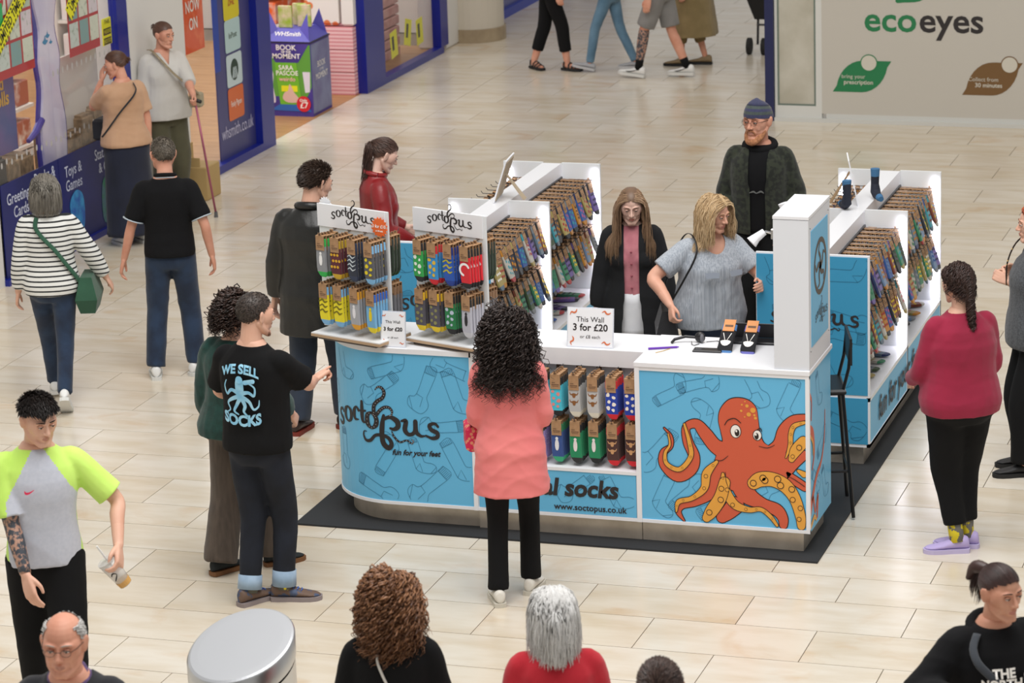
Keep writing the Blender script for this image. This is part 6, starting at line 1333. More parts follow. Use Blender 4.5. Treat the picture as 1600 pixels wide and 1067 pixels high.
hair(P, ('#3b2d27', '#5a463c', '#2a1f1b'), n=700, length=.008, seg=.003, rad=.0018, line=(-.74, -.45, .5), outw=.5, capk=1.006, shoulder=False, seed=8, behind=True, vol=1.0, name='faded_sides')
brows(P, '#241a16', .0026)
TA = mat('tattoo_ink', '#b58c78', .55, col2='#3f444c', nscale=44, contrast=(.42, .54))
q = MB(); a_, e_, w_ = P.J['rs'], P.J['re'], P.J['rw']; limb(q, [a_.lerp(e_, .84), e_, e_.lerp(w_, .35), w_.lerp(e_, .04)], [.0485, .0405, .0405, .0285], 14, 4, caps=False); q.build('tattoo_sleeve', TA, P.body, smooth=True)
q = MB(); q.xf = P.HM; q.add([(-.052, .01, -.075), (-.040, .035, -.105), (-.03, .05, -.13), (-.052, .02, -.12)], [(0, 1, 2, 3)]); 
w, d, n = P.lhand; cpos = w + d*.085*P.s - n.normalized()*.045*P.s
cup = thing('drink_cup', 'clear plastic iced drink cup with white straw held by the walking man', 'cup', wp(P, cpos)); cup.rotation_euler = (.25, -.55, .2); cup.scale = (1.2, 1.2, 1.25)
CP = mat('cup_plastic', '#dcd9d4', .15, alpha=.55)
MB().loft([[(r_*math.cos(2*PI*i/20), r_*math.sin(2*PI*i/20), z) for i in range(20)] for r_, z in ((.028, -.10), (.038, .02))]).build('cup_wall', CP, cup, smooth=True)
MB().cyl((0, 0), .0285, -.098, -.075, 20, r2=.031).build('drink', mat('iced_coffee', '#d0a05a', .3), cup); MB().cyl((0, 0), .0395, .02, .028, 20).build('lid', CP, cup)
MB().tube([(.0, .0, -.06), (.012, 0, .10)], .0045, 8).build('straw', WTR, cup)
q = MB(); cf = lambda u, v, l=0.0: ((.036 + l)*math.sin(u/.036), -(.036 + l)*math.cos(u/.036), v)
ribbon(q, [(-.012, -.03, .003), (.0, -.02, .006), (.012, -.03, .003), (0, -.045, .006), (-.012, -.055, .003)], cf, lift=.001); q.build('cup_print', BLACK, cup)
# ---- 5 bald man
P = person('older balding man with glasses and dark jacket at bottom left', -1.08, -4.06, 174, 1.74, 'm', 1.02, lean=17, head=(0, -6, 0), skinc=ROSY)
torso_top(P, .75, .026, 1.9, cloth('#1b1c22'), 'jacket', wr=.006, seed=41, slf=.02, z1=1.47, open_=lambda F, c: abs(c.x) < .035*F.s + max(0, (c.z/F.s - 1.1))*.12 and c.y > 0 and c.z > .95*F.s)
torso_top(P, .86, .012, .5, cloth('#4a3560', '#6a5580', nscale=30), 'shirt', wr=.003, seed=42); trousers(P, BLK)
for nm in 'rl': shoe(P, nm, mat('shoe_black', '#1a1a1c', .6), SOLB, yaw=8 if nm == 'r' else -8)
collar_roll(P, MATS['cloth_#4a3560_#6a5580_30_0.9_0.3_500_0.15'] if 'cloth_#4a3560_#6a5580_30_0.9_0.3_500_0.15' in MATS else cloth('#4a3560', '#6a5580', nscale=30), .012, .066, 1.475, 'collar')
TOPZ = .60
hair(P, ('#c9c6c2', '#e4e2df', '#a9a5a0'), n=900, length=.028, seg=.006, rad=.0022, line=(-.74, -.40, .95), comb=(0, -.9, -.2), outw=.25, capk=1.012, shoulder=False, seed=9, behind=True, vol=1.0, grav=.05, stiff=.9)
TOPZ = None; brows(P, '#a89a90', .0026); glasses(P)
# ---- 6 curly brown hair
P = person('woman with long curly auburn hair and black top, back turned, bottom centre', -.01, -3.33, -3, 1.655, 'f', 1.14, head=(0, 2, 0), face=False)
torso_top(P, .85, .022, 1.9, BLKS, 'top', wr=.006, seed=51, slf=.018); trousers(P, BLK)
for nm in 'rl': shoe(P, nm, mat('shoe_black', '#1a1a1c', .6), SOLB, yaw=8 if nm == 'r' else -8)
hair(P, ('#7a5238', '#a0714e', '#4f3222'), n=950, length=.30, rad=.0042, curl=.013, cfreq=90, seg=.017, grav=.28, stiff=.7, vol=1.16, outw=.55, seed=11, frizz=.9, comb=(0, -.7, 0), part=.02)
sb = world_obj(MB().box((-.05, -.03, -.12), (.05, .03, .08), bev=.02), 'handbag', cloth('#8f8a80'), 'small grey bag worn by the auburn curly-haired woman, below the frame', 'handbag'); sb.location = wp(P, (.22, -.12, .85))
tag(bag_strap(P, [tuple(p) for p in wrap_strap(P, 200, 1.455, 150, 1.0, .045)], .012, cloth('#c9c4bb'), None), 'thin pale bag strap across the back of the auburn curly-haired woman', 'bag strap')
# ---- 7 white hair
P = person('woman with straight white hair and red cardigan, back to camera, bottom centre right', .66, -3.21, 3, 1.60, 'f', 1.16, head=(0, 2, 0), face=False)
torso_top(P, .82, .026, 1.9, cloth('#c31f30', '#b81a2a', nscale=14), 'cardigan', wr=.008, seed=61, slf=.02); trousers(P, BLK)
for nm in 'rl': shoe(P, nm, mat('shoe_black', '#1a1a1c', .6), SOLB, yaw=8 if nm == 'r' else -8)
collar_roll(P, cloth('#e4e6ea'), .018, .078, 1.475, 'scarf')
hair(P, ('#dcdbd9', '#ebeae8', '#d0cecb'), n=1500, length=.255, rad=.0027, curl=.0025, cfreq=45, seg=.014, grav=.34, stiff=.68, vol=1.12, outw=.35, seed=13, comb=(0, -.9, 0), lenvar=.15, frizz=.6)
sb = world_obj(MB().box((-.05, -.03, -.12), (.05, .03, .08), bev=.02), 'handbag', cloth('#4a4a50'), 'small dark bag worn by the white-haired woman, below the frame', 'handbag'); sb.location = wp(P, (.24, -.1, .83))
# ---- 8 dark head
P = person('man with short dark hair, only his head showing at the bottom edge', 1.37, -4.15, 10, 1.70, 'm', 1.0, face=False)
torso_top(P, .86, .018, 1.9, cloth('#3a3c44'), 'top', wr=.005, seed=71); trousers(P, BLK)
for nm in 'rl': shoe(P, nm, mat('shoe_black', '#1a1a1c', .6), SOLB, yaw=8 if nm == 'r' else -8)
hair_short(P, ('#3a2a26', '#5a463e', '#241a17'), n=1500, L=.032, rad=.0026, capk=1.02, comb=(.5, .9, 0), outw=.25, seed=15)
# ---- 9 hoodie woman
P = person('dark-haired woman in black logo hoodie looking right, bottom right corner', 2.35, -2.65, -166, 1.68, 'f', 1.10, waist=1.05, lean=8, head=(18, 2, 0), rhw=(2.30, -3.02, 1.20), lhw=(2.55, -2.93, .98), re=(.7, -1, -.5), le=(-.7, -1, -.5), rcurl=1.3, rn=(0, .9, .6), rd=(-.9, .5, -.1), skinc=('#d9a48a', '#c98b72'))
HK = cloth('#0b0b0e', sheen=0, spec=.3); torso_top(P, .84, .040, 1.93, HK, 'hoodie', wr=.012, seed=81, slf=.035, cuffr=.038, shoulder=.01); trousers(P, BLK)
for nm in 'rl': shoe(P, nm, mat('shoe_black', '#1a1a1c', .6), SOLB, yaw=8 if nm == 'r' else -8)
collar_roll(P, HK, .022, .098, 1.44, 'hood', back=1.35, drop=.05)
HP = mat('print_white', '#d8dae0', .6); OF = .085
for t_, z, u in (('THE', 1.33, -.005), ('NORTH', 1.287, -.02), ('FACE', 1.245, -.01)): wrap_text(P, t_, .052, z, HP, OF, 0, bold=.002, sx=1.0, name='chest_lettering', front=True, u0=u - .025)
q = MB(); ff = lambda u, v, l=0.0: tuple(front_pt(P, u, v, OF + l))
for r0, r1 in ((.0, .028), (.034, .058), (.064, .092)):
    n_ = 8; pts = [(.055 + r1*math.sin(a), 1.232 + r1*math.cos(a)) for a in np.linspace(0, PI/2, n_)] + [(.055 + max(r0, .001)*math.sin(a), 1.232 + max(r0, .001)*math.cos(a)) for a in np.linspace(PI/2, 0, n_)]
    poly(q, pts, ff, 0, sub=1)
q.build('dome_logo', HP, P.t)
hair(P, ('#2a1917', '#3f2824', '#190f0e'), n=900, length=.16, rad=.003, seg=.014, grav=.03, stiff=.8, tail=(0, -.125, .055), line=(-.72, -.2, .44), comb=(0, -1, .1), outw=.1, capk=1.03, shoulder=False, seed=17, vol=1.02, behind=True, lenvar=.1)
q = MB(); q.xf = P.HM; limb(q, [(0, -.10, .06), (.01, -.15, .05), (.03, -.17, .0)], [.026, .030, .012], 10); q.build('hair_bun', hair_mat('#2a1917', '#3f2824', '#190f0e'), P.t, smooth=True)
brows(P, '#2b1b18', .0022)
w, d, n = P.rhand; q = MB(); c_ = V(wp(P, w + d*.06)); q.tube([c_ + V((-.10, .0, .02)), c_ + V((.0, -.01, .0))], .010, 8)
world_obj(q, 'vape', mat('vape_white', '#d9d5d8', .3), 'small white tube held in the hand of the hoodie woman', 'gadget')
q = MB(); c_ = V(wp(P, P.J['lw'] + V((0, .08, -.03)))); q.xf = Matrix.Translation(c_) @ Matrix.Rotation(.5, 4, 'Z') @ Matrix.Rotation(.6, 4, 'X'); q.box((-.10, -.07, -.01), (.07, .07, .02), bev=.006)
world_obj(q, 'purse', mat('purse_white', '#cfcdd0', .5, col2='#a8323c', nscale=9, contrast=(.55, .6)), 'white and red purse held at the right edge by the hoodie woman', 'purse', smooth=False)
cb_ = world_obj(MB().box((-.10, -.04, -.12), (.10, .04, .1), bev=.02), 'shoulder_bag', cloth('#202228'), 'dark shoulder bag worn by the hoodie woman, below the frame', 'bag'); cb_.location = wp(P, (-.30, -.1, .82))
q = MB(); Q = cat2([wp(P, p) for p in wrap_strap(P, 55, 1.455, -65, 1.0, .075, 12)], 3); q.tube([tuple(p) for p in Q], .017, 8, flat=.3); q.build('strap', cloth('#3c4148'), cb_, smooth=True).matrix_parent_inverse = Matrix.Translation(cb_.location).inverted()
# ---- 10 maroon jumper
P = person('woman with low brown ponytail, maroon jumper and black trousers, right of the sock gondola', 1.40, 2.12, 16, 1.68, 'f', 1.34, waist=1.08, head=(10, 6, 0), rh=(.17, .26, 1.02), lh=(-.19, .26, 1.0), re=(.6, -1, -.7), le=(-.6, -1, -.7), rf=(.055, .03, 0, -60), lf=(-.035, -.03, 0, -68), face=False, skinc=PALE)
torso_top(P, .86, .022, 1.9, cloth('#9c1a3e', '#8d1536', nscale=4), 'jumper', wr=.010, seed=91, slf=.018)
trousers(P, BLKS, (.108, .080, .068, .064), wr=.009, end=(.90, .90))
YS = mat('sock_yellow_grey', '#6f6d68', .8, col2='#e2cf2c', nscale=22, contrast=(.5, .54))
for nm, yw in (('r', -60), ('l', -72)): sock(P, nm, YS, .13, .044); shoe(P, nm, mat('trainer_lilac', '#b9a9da', .7), mat('sole_lilac', '#c3b8dc', .6), yaw=yw)
hair(P, ('#2e1c18', '#45302a', '#1f1210'), n=1000, length=.30, rad=.0034, seg=.013, grav=.22, stiff=.8, tail=(0, -.13, -.02), line=(-.72, -.2, .44), comb=(0, -1, 0), outw=.15, capk=1.04, shoulder=True, seed=19, vol=1.04, lenvar=.3, curl=.012, cfreq=90, frizz=.8)
# ---- 11 redhead at the edge
P = person('red-haired woman in grey knitted top standing at the right edge of the picture', 1.60, 3.66, 96, 1.68, 'f', 1.2, head=(-10, 4, 0), rhw=(1.45, 3.9, 1.2), lhw=(1.42, 3.7, 1.18), re=(.6, -1, -.7), le=(-.6, -1, -.7), rcurl=.9, lcurl=1.0, rf=(.10, .05, 0, 5), lf=(-.10, .12, 0, -4), skinc=PALE)
torso_top(P, .84, lambda z: .03 + .03*max(0, 1.2 - z)/.3, .95, cloth('#3c3e42', '#55585c', nscale=90, bscale=200), 'knitted_top', wr=.008, seed=95, slf=.03)
trousers(P, BLKS, (.098, .085, .08, .08), wr=.006)
for nm in 'rl': shoe(P, nm, mat('shoe_black', '#1a1a1c', .6), SOLB, yaw=5, kind='slip')
hair(P, ('#a8492a', '#c9683c', '#7d3320'), n=800, length=.13, rad=.0034, seg=.012, grav=.2, stiff=.75, vol=1.1, seed=23, outw=.5, shoulder=False, comb=(0, -.5, .1)); brows(P, '#7a4a34', .002)
q = MB(); c_ = V(wp(P, (-.02, .20, 1.16))); q.xf = Matrix.Translation(c_); 
ls = MB(); ls.box((-.06, -.12, -.30), (.06, .12, -.08), bev=.02); ls.xf = None
lb = world_obj(ls, 'shoulder_bag', cloth('#2a2624'), 'dark shoulder bag with leopard strap at the right picture edge', 'bag', smooth=False); lb.location = wp(P, (.30, -.05, 1.0))
q = MB(); Q = cat2([V(wp(P, p)) - lb.location for p in ((.10, .16, 1.16), (.12, .15, 1.30), (.13, .08, 1.43), (.14, -.05, 1.47), (.22, -.12, 1.2), (.30, -.08, .95))], 6); q.tube([tuple(p) for p in Q], .016, 8, flat=.3); q.build('strap', mat('leopard', '#c9a561', .7, col2='#2f231a', voro=60, contrast=(.30, .36)), lb, smooth=True)
# ---- 12 camo jacket
P = person('bearded man with glasses, striped beanie and camouflage jacket behind the kiosk', -.67, 5.97, 166, 1.78, 'm', 1.02, headk=1.08, head=(-22, 2, 0), rh=(.20, .12, .92), lh=(-.20, .12, .92), re=(.6, -1, 0), le=(-.6, -1, 0), skinc=('#d8a088', '#c98a70'))
CAM_ = cloth('#171b14', '#2c3124', nscale=30, contrast=(.45, .55), bump=.4)
torso_top(P, .86, lambda z: .040, 1.82, CAM_, 'jacket', wr=.014, seed=101, slf=.030, cuffr=.048, open_=lambda F, c: abs(c.x + .005) < (.052 + max(0, c.z/F.s - 1.1)*.05)*F.s and c.y > 0)
torso_top(P, .88, .022, .5, cloth('#0b0b0e', sheen=0, spec=.3), 't_shirt', wr=.006, seed=102); trousers(P, BLKS, (.10, .09, .085, .08), wr=.008)
q = MB(); ff = lambda u, v, l=0.0: tuple(front_pt(P, u, v, .042 + l)); ribbon(q, [(-.05, 1.16, .004), (-.02, 1.17, .012), (0, 1.16, .006), (.03, 1.172, .012), (.05, 1.16, .004)], ff); q.build('chest_print', mat('print_grey', '#6a6c6a', .7), P.t)
collar_roll(P, cloth('#0b0b0e', sheen=0, spec=.3), .028, .098, 1.455, 'hood', back=1.3)
for nm in 'rl': shoe(P, nm, mat('shoe_black', '#1a1a1c', .6), SOLB, yaw=8 if nm == 'r' else -8)
q = MB(); q.xf = P.HM; limb(q, [(-.060, .0, -.045), (-.048, .04, -.085), (-.02, .072, -.115), (.02, .072, -.115), (.048, .04, -.085), (.060, .0, -.045)], [.012, .020, .022, .022, .020, .012], 10)
limb(q, [(-.028, .074, -.07), (-.018, .084, -.050), (0, .092, -.047), (.018, .084, -.050), (.028, .074, -.07)], [.006, .0065, .006, .0065, .006], 8); q.ell((0, .068, -.115), (.028, .024, .028))
bme = remesh(q, .0035, 1); wrinkle(bme, .004, 5, .12); put(bme, 'beard', mat('beard_ginger', '#8a5a3c', .9, col2='#b8805a', nscale=70), P.t)
q = MB(); vs = [];
for k_, (z0_, z1_) in enumerate(((.018, .040), (.040, .058), (.058, .074), (.074, .09))):
    rr = lambda z: math.sqrt(max(.02, 1 - ((z - .028)/.098)**2)); q.mi = k_ % 2
    q.loft([[( (.083 + .002*(k_ == 0))*rr(z)*math.cos(2*PI*i/28), -.014 + .101*rr(z)*math.sin(2*PI*i/28), z + (.012*math.sin(2*PI*i/28))) for i in range(28)] for z in (z0_, z1_)], cap=False)
q.mi = 0; q.loft([[(.083*rr(z)*math.cos(2*PI*i/28), -.014 + .101*rr(z)*math.sin(2*PI*i/28), z + .012*math.sin(2*PI*i/28)) for i in range(28)] for z in (.09, .105, .118, .126)])
q.v = [tuple(P.HM @ V(p)) for p in q.v]; q.build('beanie', [cloth('#3f3f60', '#383d58', nscale=60), cloth('#4c5654', '#434c4a', nscale=60)], P.t, smooth=True)
hair(P, ('#6a4430', '#8a5c40', '#4d3224'), n=400, length=.03, seg=.008, rad=.0024, line=(-.72, -.35, .9), comb=(0, -.5, -.6), outw=.2, capk=None, shoulder=False, seed=25, behind=True, vol=1.0); glasses(P, '#14110f'); brows(P, '#6a4430')
# ---- 13 girl with long hair
P = person('girl with long brown hair, black coat and white skirt inside the kiosk', -1.04, 4.0, 174, 1.63, 'f', .92, head=(4, 18, 0), rh=(.27, .02, .80), lh=(-.27, .02, .80), skinc=('#e3bfae', '#d5a797'))
torso_top(P, .90, .014, .8, cloth('#c98088', '#b9707a', nscale=16), 'cardigan', wr=.004, seed=111)
for i in range(4): q = MB(); q.ell(tuple(front_pt(P, 0, 1.30 - i*.085, .027)), (.008, .005, .008), 8, 6); q.build('button', mat('button_rose', '#8f4450', .4), P.t)
q = MB(); Zs = [1.0, .93, .86, .80, .75, .70]; rr_ = []
for i, z in enumerate(Zs):
    base_ = P.rings(max(.84, z), max(.84, z) + .0005, .012)[0]; f = 1 + i*.06; rr_.append([(p[0]*f + .006*math.sin(k*2.7)*i*.5, p[1]*f + .006*math.cos(k*2.1)*i*.5, z*P.s) for k, p in enumerate(base_)])
q.loft(rr_); q.build('skirt', cloth('#e3e3e6', '#d6d6da', nscale=8), P.t, smooth=True)
trousers(P, mat('tights_brown', '#6b4a42', .6, col2='#7d5a50', nscale=4), (.080, .052, .050, .036), name='tights', wr=0)
torso_top(P, .50, lambda z: .030 + .035*max(0, 1.1 - z)/.3, 1.92, cloth('#0c0d10', '#111216', nscale=6, sheen=0), 'coat', wr=.011, seed=112, slf=.034, cuffr=.052, open_=lambda F, c: abs(c.x) < (.052 + max(0, 1.0 - c.z/F.s)*.10)*F.s and c.y > 0)
for nm in 'rl': shoe(P, nm, mat('shoe_black', '#1a1a1c', .6), SOLB, yaw=8 if nm == 'r' else -8)
hair(P, ('#8a6c54', '#a98a6c', '#6b5240'), n=1300, length=.50, rad=.0030, curl=.002, cfreq=25, seg=.016, grav=.34, stiff=.68, vol=1.05, outw=.15, seed=27, comb=(0, -.3, 0), part=.0, lenvar=.12, line=(-.74, -.28, .50)); brows(P, '#6a4c3a', .0022)
# ---- 14 blonde woman
P = person('blonde woman in grey ribbed short-sleeved top looking down inside the kiosk', -.45, 3.66, -160, 1.685, 'f', 1.28, waist=1.1, lean=4, head=(26, 12, 0), rhw=(-.60, 3.30, 1.03), lhw=(-.08, 3.52, 1.14), re=(1, -.6, -.3), le=(-.8, -1, -.4), rcurl=.9, rd=(.2, .6, -.8), skinc=('#dfab93', '#cf957c'))
RIB = cloth('#b4bac2', '#9aa1ab', wave=None, nscale=3, stretch=(60, 60, .4), contrast=(.45, .55))
torso_top(P, .86, lambda z: .022 + .02*max(0, 1.2 - z)/.3, .74, RIB, 'ribbed_top', wr=.010, seed=121, slf=.026, cuffr=.078, bust=1.12, open_=lambda F, c: c.y > .02 and (c.x/.085)**2 + ((c.z/F.s - 1.475)/.115)**2 < 1)
for sg in (-1, 1): q = MB(); q.add([tuple(front_pt(P, sg*.085 + a, 1.265 + b, .095 if b < 0 else .09)) for a, b in ((-.05, .02), (.05, .02), (.045, -.015), (-.045, -.015))], [(0, 1, 2, 3)]); q.build('pocket_flap', cloth('#8f96a2'), P.t)
trousers(P, JEAN, (.10, .08, .07, .065), wr=.007)
for nm in 'rl': shoe(P, nm, WTR, SOLW, yaw=8 if nm == 'r' else -8)
hair(P, ('#bf9d70', '#dcc098', '#9a7a54'), n=1300, length=.32, rad=.0032, curl=.004, cfreq=40, seg=.014, grav=.30, stiff=.72, vol=1.12, outw=.4, seed=29, comb=(0, -.2, .1), part=-.02, lenvar=.2, line=(-.74, -.28, .50)); brows(P, '#9a7a58', .0022)
hb = MB(); c_ = V(wp(P, (.30, .02, .86))); hb.xf = Matrix.Translation(c_) @ Matrix.Rotation(.3, 4, 'Z'); hb.loft([[(-.06, -.15, -.16), (.06, -.15, -.16), (.06, .15, -.16), (-.06, .15, -.16)], [(-.07, -.16, -.02), (.07, -.16, -.02), (.07, .16, -.02), (-.07, .16, -.02)], [(-.03, -.12, .12), (.03, -.12, .12), (.03, .12, .12), (-.03, .12, .12)]])
b_ = world_obj(hb, 'handbag', mat('leather_black', '#1a191b', .35, bump=.3, bscale=120), 'black leather handbag hanging beside the blonde woman', 'handbag', smooth=False)
bag_strap(P, [(.30, .02, .96), (.235, .13, 1.15), (.14, .14, 1.33), (.125, .03, 1.425), (.14, -.10, 1.36), (.25, -.10, 1.1), (.30, -.02, .96)], .014, mat('leather_black', '#1a191b', .35), b_)
# ---- 15 leather coat man
P = person('man in long black leather coat, back to camera, behind the left counter rack', -3.06, 3.56, -14, 1.79, 'm', 1.12, head=(-42, 16, 0), rh=(.22, .20, .98), lh=(-.30, .04, .80), re=(.6, -1, -.3), rf=(.14, .10, 0, 25), lf=(-.13, -.08, 0, -5), skinc=PALE)
torso_top(P, .66, lambda z: .045 + .02*max(0, 1.2 - z)/.4, 1.95, mat('leather_coat', '#131312', .36, bump=.25, bscale=90, col2='#1d1d1b', nscale=4), 'leather_coat', wr=.012, seed=131, slf=.034, cuffr=.055, z1=1.485)
collar_roll(P, mat('leather_coat', '#1c1c1a'), .024, .082, 1.478, 'collar', back=1.1)
trousers(P, cloth('#222b3a', '#2c3646', nscale=7), (.098, .085, .082, .08), wr=.009)
for nm, yw in (('r', 28), ('l', 5)): shoe(P, nm, mat('shoe_brown', '#2d1c18', .4), mat('sole_red', '#7a2a1e', .6), yaw=yw)
hair_short(P, ('#3a2c24', '#55443a', '#261c17'), n=1400, L=.04, rad=.0026, capk=1.025, comb=(0, -.6, -.2), seed=31, line=(-.74, -.45, .6)); brows(P, '#3a2c24')
# ---- 16 red leather jacket woman
P = person('young woman with dark ponytail and red leather jacket, smiling down, behind the racks', -3.10, 4.88, -78, 1.70, 'f', 1.0, head=(4, 26, 0), rh=(.20, .22, 1.0), lh=(-.20, .24, 1.02), re=(.6, -1, -.5), le=(-.6, -1, -.5), skinc=('#e6c3b2', '#d8ac9a'))
RLJ = mat('red_leather', '#8e1f22', .4, bump=.25, bscale=90, col2='#7a181c', nscale=5)
torso_top(P, .92, .026, 1.92, RLJ, 'leather_jacket', wr=.010, seed=141, slf=.026, cuffr=.042, z1=1.485); collar_roll(P, RLJ, .018, .076, 1.482, 'collar'); trousers(P, DJEAN)
for nm in 'rl': shoe(P, nm, mat('shoe_black', '#1a1a1c', .6), SOLB, yaw=5)
q = MB(); Q = wrap_strap(P, -60, 1.44, -150, 1.05, .05, 8); q.tube([tuple(p) for p in Q], .013, 8, flat=.3); q.build('strap', cloth('#2b2a30'), P.t, smooth=True)
hair(P, ('#3f2c26', '#5c443a', '#2b1d19'), n=1100, length=.40, rad=.0030, seg=.014, grav=.22, stiff=.80, tail=(0, -.13, .055), line=(-.72, -.2, .44), comb=(0, -1, .2), outw=.1, capk=1.035, shoulder=True, seed=33, vol=1.03, lenvar=.15, curl=.004, cfreq=50, behind=True); brows(P, '#4a342c', .0022)
# ---- 17 striped woman
P = person('woman with grey bob and striped top walking away on the left', -5.06, 3.76, 4, 1.60, 'f', 1.10, waist=1.05, head=(6, 4, 0), rh=(.40, .10, .92), lh=(-.26, .04, .84), re=(.6, -1, 0), rf=(.06, -.30, .08, 0), lf=(-.05, .26, 0, 0), face=False, skinc=PALE)
torso_top(P, .86, .026, 1.85, mat('stripe_knit', '#e2e2de', .9, col2='#26282a', wave=30, contrast=(.66, .70), bump=.2), 'striped_top', wr=.006, seed=151, slf=.03, cuffr=.052)
trousers(P, JEAN, (.094, .066, .060, .058), wr=.007)
shoe(P, 'r', WTR, SOLW, yaw=0, pitch=38); shoe(P, 'l', WTR, SOLW, yaw=0)
hair(P, ('#6f6a62', '#8c867c', '#57524b'), n=1300, length=.20, rad=.0030, seg=.012, grav=.34, stiff=.68, vol=1.15, outw=.5, seed=35, comb=(0, -.8, 0), lenvar=.12, shoulder=False)
GB = cloth('#2f5a44', '#27503b', nscale=5); hb = MB(); c_ = V(wp(P, (.245, .02, .80))); hb.xf = Matrix.Translation(c_) @ Matrix.Rotation(.3, 4, 'Z')
hb.loft([[(-.05, -.12, -.15), (.05, -.12, -.15), (.05, .12, -.15), (-.05, .12, -.15)], [(-.075, -.16, -.05), (.075, -.16, -.05), (.075, .16, -.05), (-.075, .16, -.05)], [(-.04, -.12, .10), (.04, -.12, .10), (.04, .12, .10), (-.04, .12, .10)]])
b_ = world_obj(hb, 'shoulder_bag', GB, 'green shoulder bag at the right hip of the striped-top woman', 'bag', smooth=False)
bag_strap(P, [tuple(p) for p in wrap_strap(P, 215, 1.45, 110, .93, .045, 10)], .032, GB, b_)
# ---- 18 polo man
P = person('grey-haired man in black polo shirt and jeans walking away near the shop window', -4.55, 4.58, 2, 1.70, 'm', .97, head=(18, 4, 0), rhw=(-4.27, 4.66, .86), lhw=(-4.86, 4.46, .82), re=(.5, -1, 0), le=(-.5, -1, 0), rf=(.14, .03, 0, 28), lf=(-.15, -.04, 0, -4), face=False, skinc=ROSY)
torso_top(P, .90, lambda z: .022 + .012*max(0, 1.2 - z)/.3, .80, cloth('#0b0b0e', sheen=0, spec=.3), 'polo_shirt', wr=.008, seed=161, slf=.022, cuffr=.074)
PW = mat('piping_white', '#b9c4cc', .7)
collar_roll(P, cloth('#0b0b0e', sheen=0, spec=.3), .014, .070, 1.482, 'collar'); collar_roll(P, PW, .0045, .079, 1.462, 'collar_piping')
for nm in 'rl': q = MB(); S_, E_ = P.J[nm+'s'], P.J[nm+'e']; q.tube([S_.lerp(E_, .80), S_.lerp(E_, .825)], .0745, 16); q.build('cuff_piping', PW, P.t, smooth=True)
trousers(P, JEAN, (.098, .082, .076, .074), wr=.009)
for nm, yw in (('r', 32), ('l', -6)): shoe(P, nm, WTR, SOLW, yaw=yw)
hair_short(P, ('#6d6459', '#857c70', '#544c43'), n=1300, L=.016, rad=.0024, capk=1.014, comb=(0, -.6, -.2), seed=37, line=(-.74, -.45, .6))
# ---- 19 beige top woman
P = person('woman in peach t-shirt and long navy skirt, hand on cheek, by the shop window', -6.56, 8.20, 36, 1.63, 'f', 1.14, head=(50, 14, 0), lh=(-.12, .15, 1.46), le=(-.25, .35, -1), rh=(.22, -.02, .84), re=(1, -.6, 0), lcurl=.3, ld=(.2, .1, 1), ln=(-1, .2, 0), skinc=ROSY)
torso_top(P, .90, lambda z: .026 + .02*max(0, 1.2 - z)/.3, .74, cloth('#c9a283', '#bd9474', nscale=4), 't_shirt', wr=.010, seed=171, slf=.026, cuffr=.076)
q = MB(); rr_ = []
for i, z in enumerate((1.02, .93, .80, .60, .38, .14, .10)):
    b0 = P.rings(max(.86, z), max(.86, z) + .0005, .014)[0]; f = 1 + .035*i; rr_.append([(p[0]*f*(1 + .05*math.sin(k*2.2)*(i > 2)), p[1]*f*(1 + .05*math.sin(k*2.2)*(i > 2)), z*P.s) for k, p in enumerate(b0)])
q.loft(rr_); q.build('long_skirt', cloth('#1a2036', '#151a2c', nscale=5), P.t, smooth=True)
for nm in 'rl': shoe(P, nm, WTR, SOLW, yaw=5)
hair(P, ('#4a3024', '#6a4836', '#352018'), n=1200, length=.07, seg=.012, rad=.0026, line=(-.74, -.28, .50), comb=(0, -1, .2), outw=.12, capk=1.03, shoulder=False, seed=39, behind=True, vol=1.02, grav=.05, tail=(0, -.12, .04)); brows(P, '#5a3d2e', .002)
cbg = world_obj(MB().box((-.05, -.09, -.1), (.05, .09, .08), bev=.02), 'handbag', cloth('#20242c'), 'small dark crossbody bag of the woman in the peach t-shirt', 'handbag', smooth=False); cbg.location = wp(P, (-.05, .28, .95))
tag(bag_strap(P, [tuple(p) for p in wrap_strap(P, 150, 1.455, 268, 1.0, .055, 10)], .018, cloth('#20242c'), None), 'black bag strap across the back of the woman in the peach t-shirt', 'bag strap')
# ---- 20 white top woman with walking stick
P = person('woman in white sweater leaning on a pink walking stick by the white pillar', -6.73, 9.40, -150, 1.66, 'f', 1.18, waist=1.05, head=(24, 6, 0), lhw=(-6.30, 9.10, .99), rh=(.24, .06, .86), le=(-.8, -.8, -.4), lcurl=1.2, skinc=ROSY)
torso_top(P, .86, lambda z: .026 + .025*max(0, 1.2 - z)/.3, 1.25, cloth('#cfcdc8', '#c4c1bb', nscale=4), 'sweater', wr=.010, seed=181, slf=.03, cuffr=.06, bust=1.05, open_=lambda F, c: c.y > .02 and abs(c.x)/.06 + (1.50 - c.z/F.s)/.14 < 1)
trousers(P, cloth('#4a4734', '#55523c', nscale=5), (.10, .085, .075, .07), wr=.007)
for nm in 'rl': shoe(P, nm, mat('shoe_black', '#1a1a1c', .6), SOLB, yaw=5)
hair(P, ('#4a3026', '#6b4a3a', '#36221a'), n=1200, length=.09, seg=.012, rad=.0026, line=(-.72, -.2, .44), comb=(0, -1, .3), outw=.1, capk=1.03, shoulder=False, seed=41, behind=True, vol=1.02, grav=.03, tail=(0, -.11, .08)); brows(P, '#5a3d30', .002)
ws = thing('walking_stick', 'pink metal walking stick with black handle held beside the white pillar', 'walking stick', (-6.238, 9.244 - .03, 0)); hx = V(wp(P, P.lhand[0] + P.lhand[1]*.06)) - ws.location
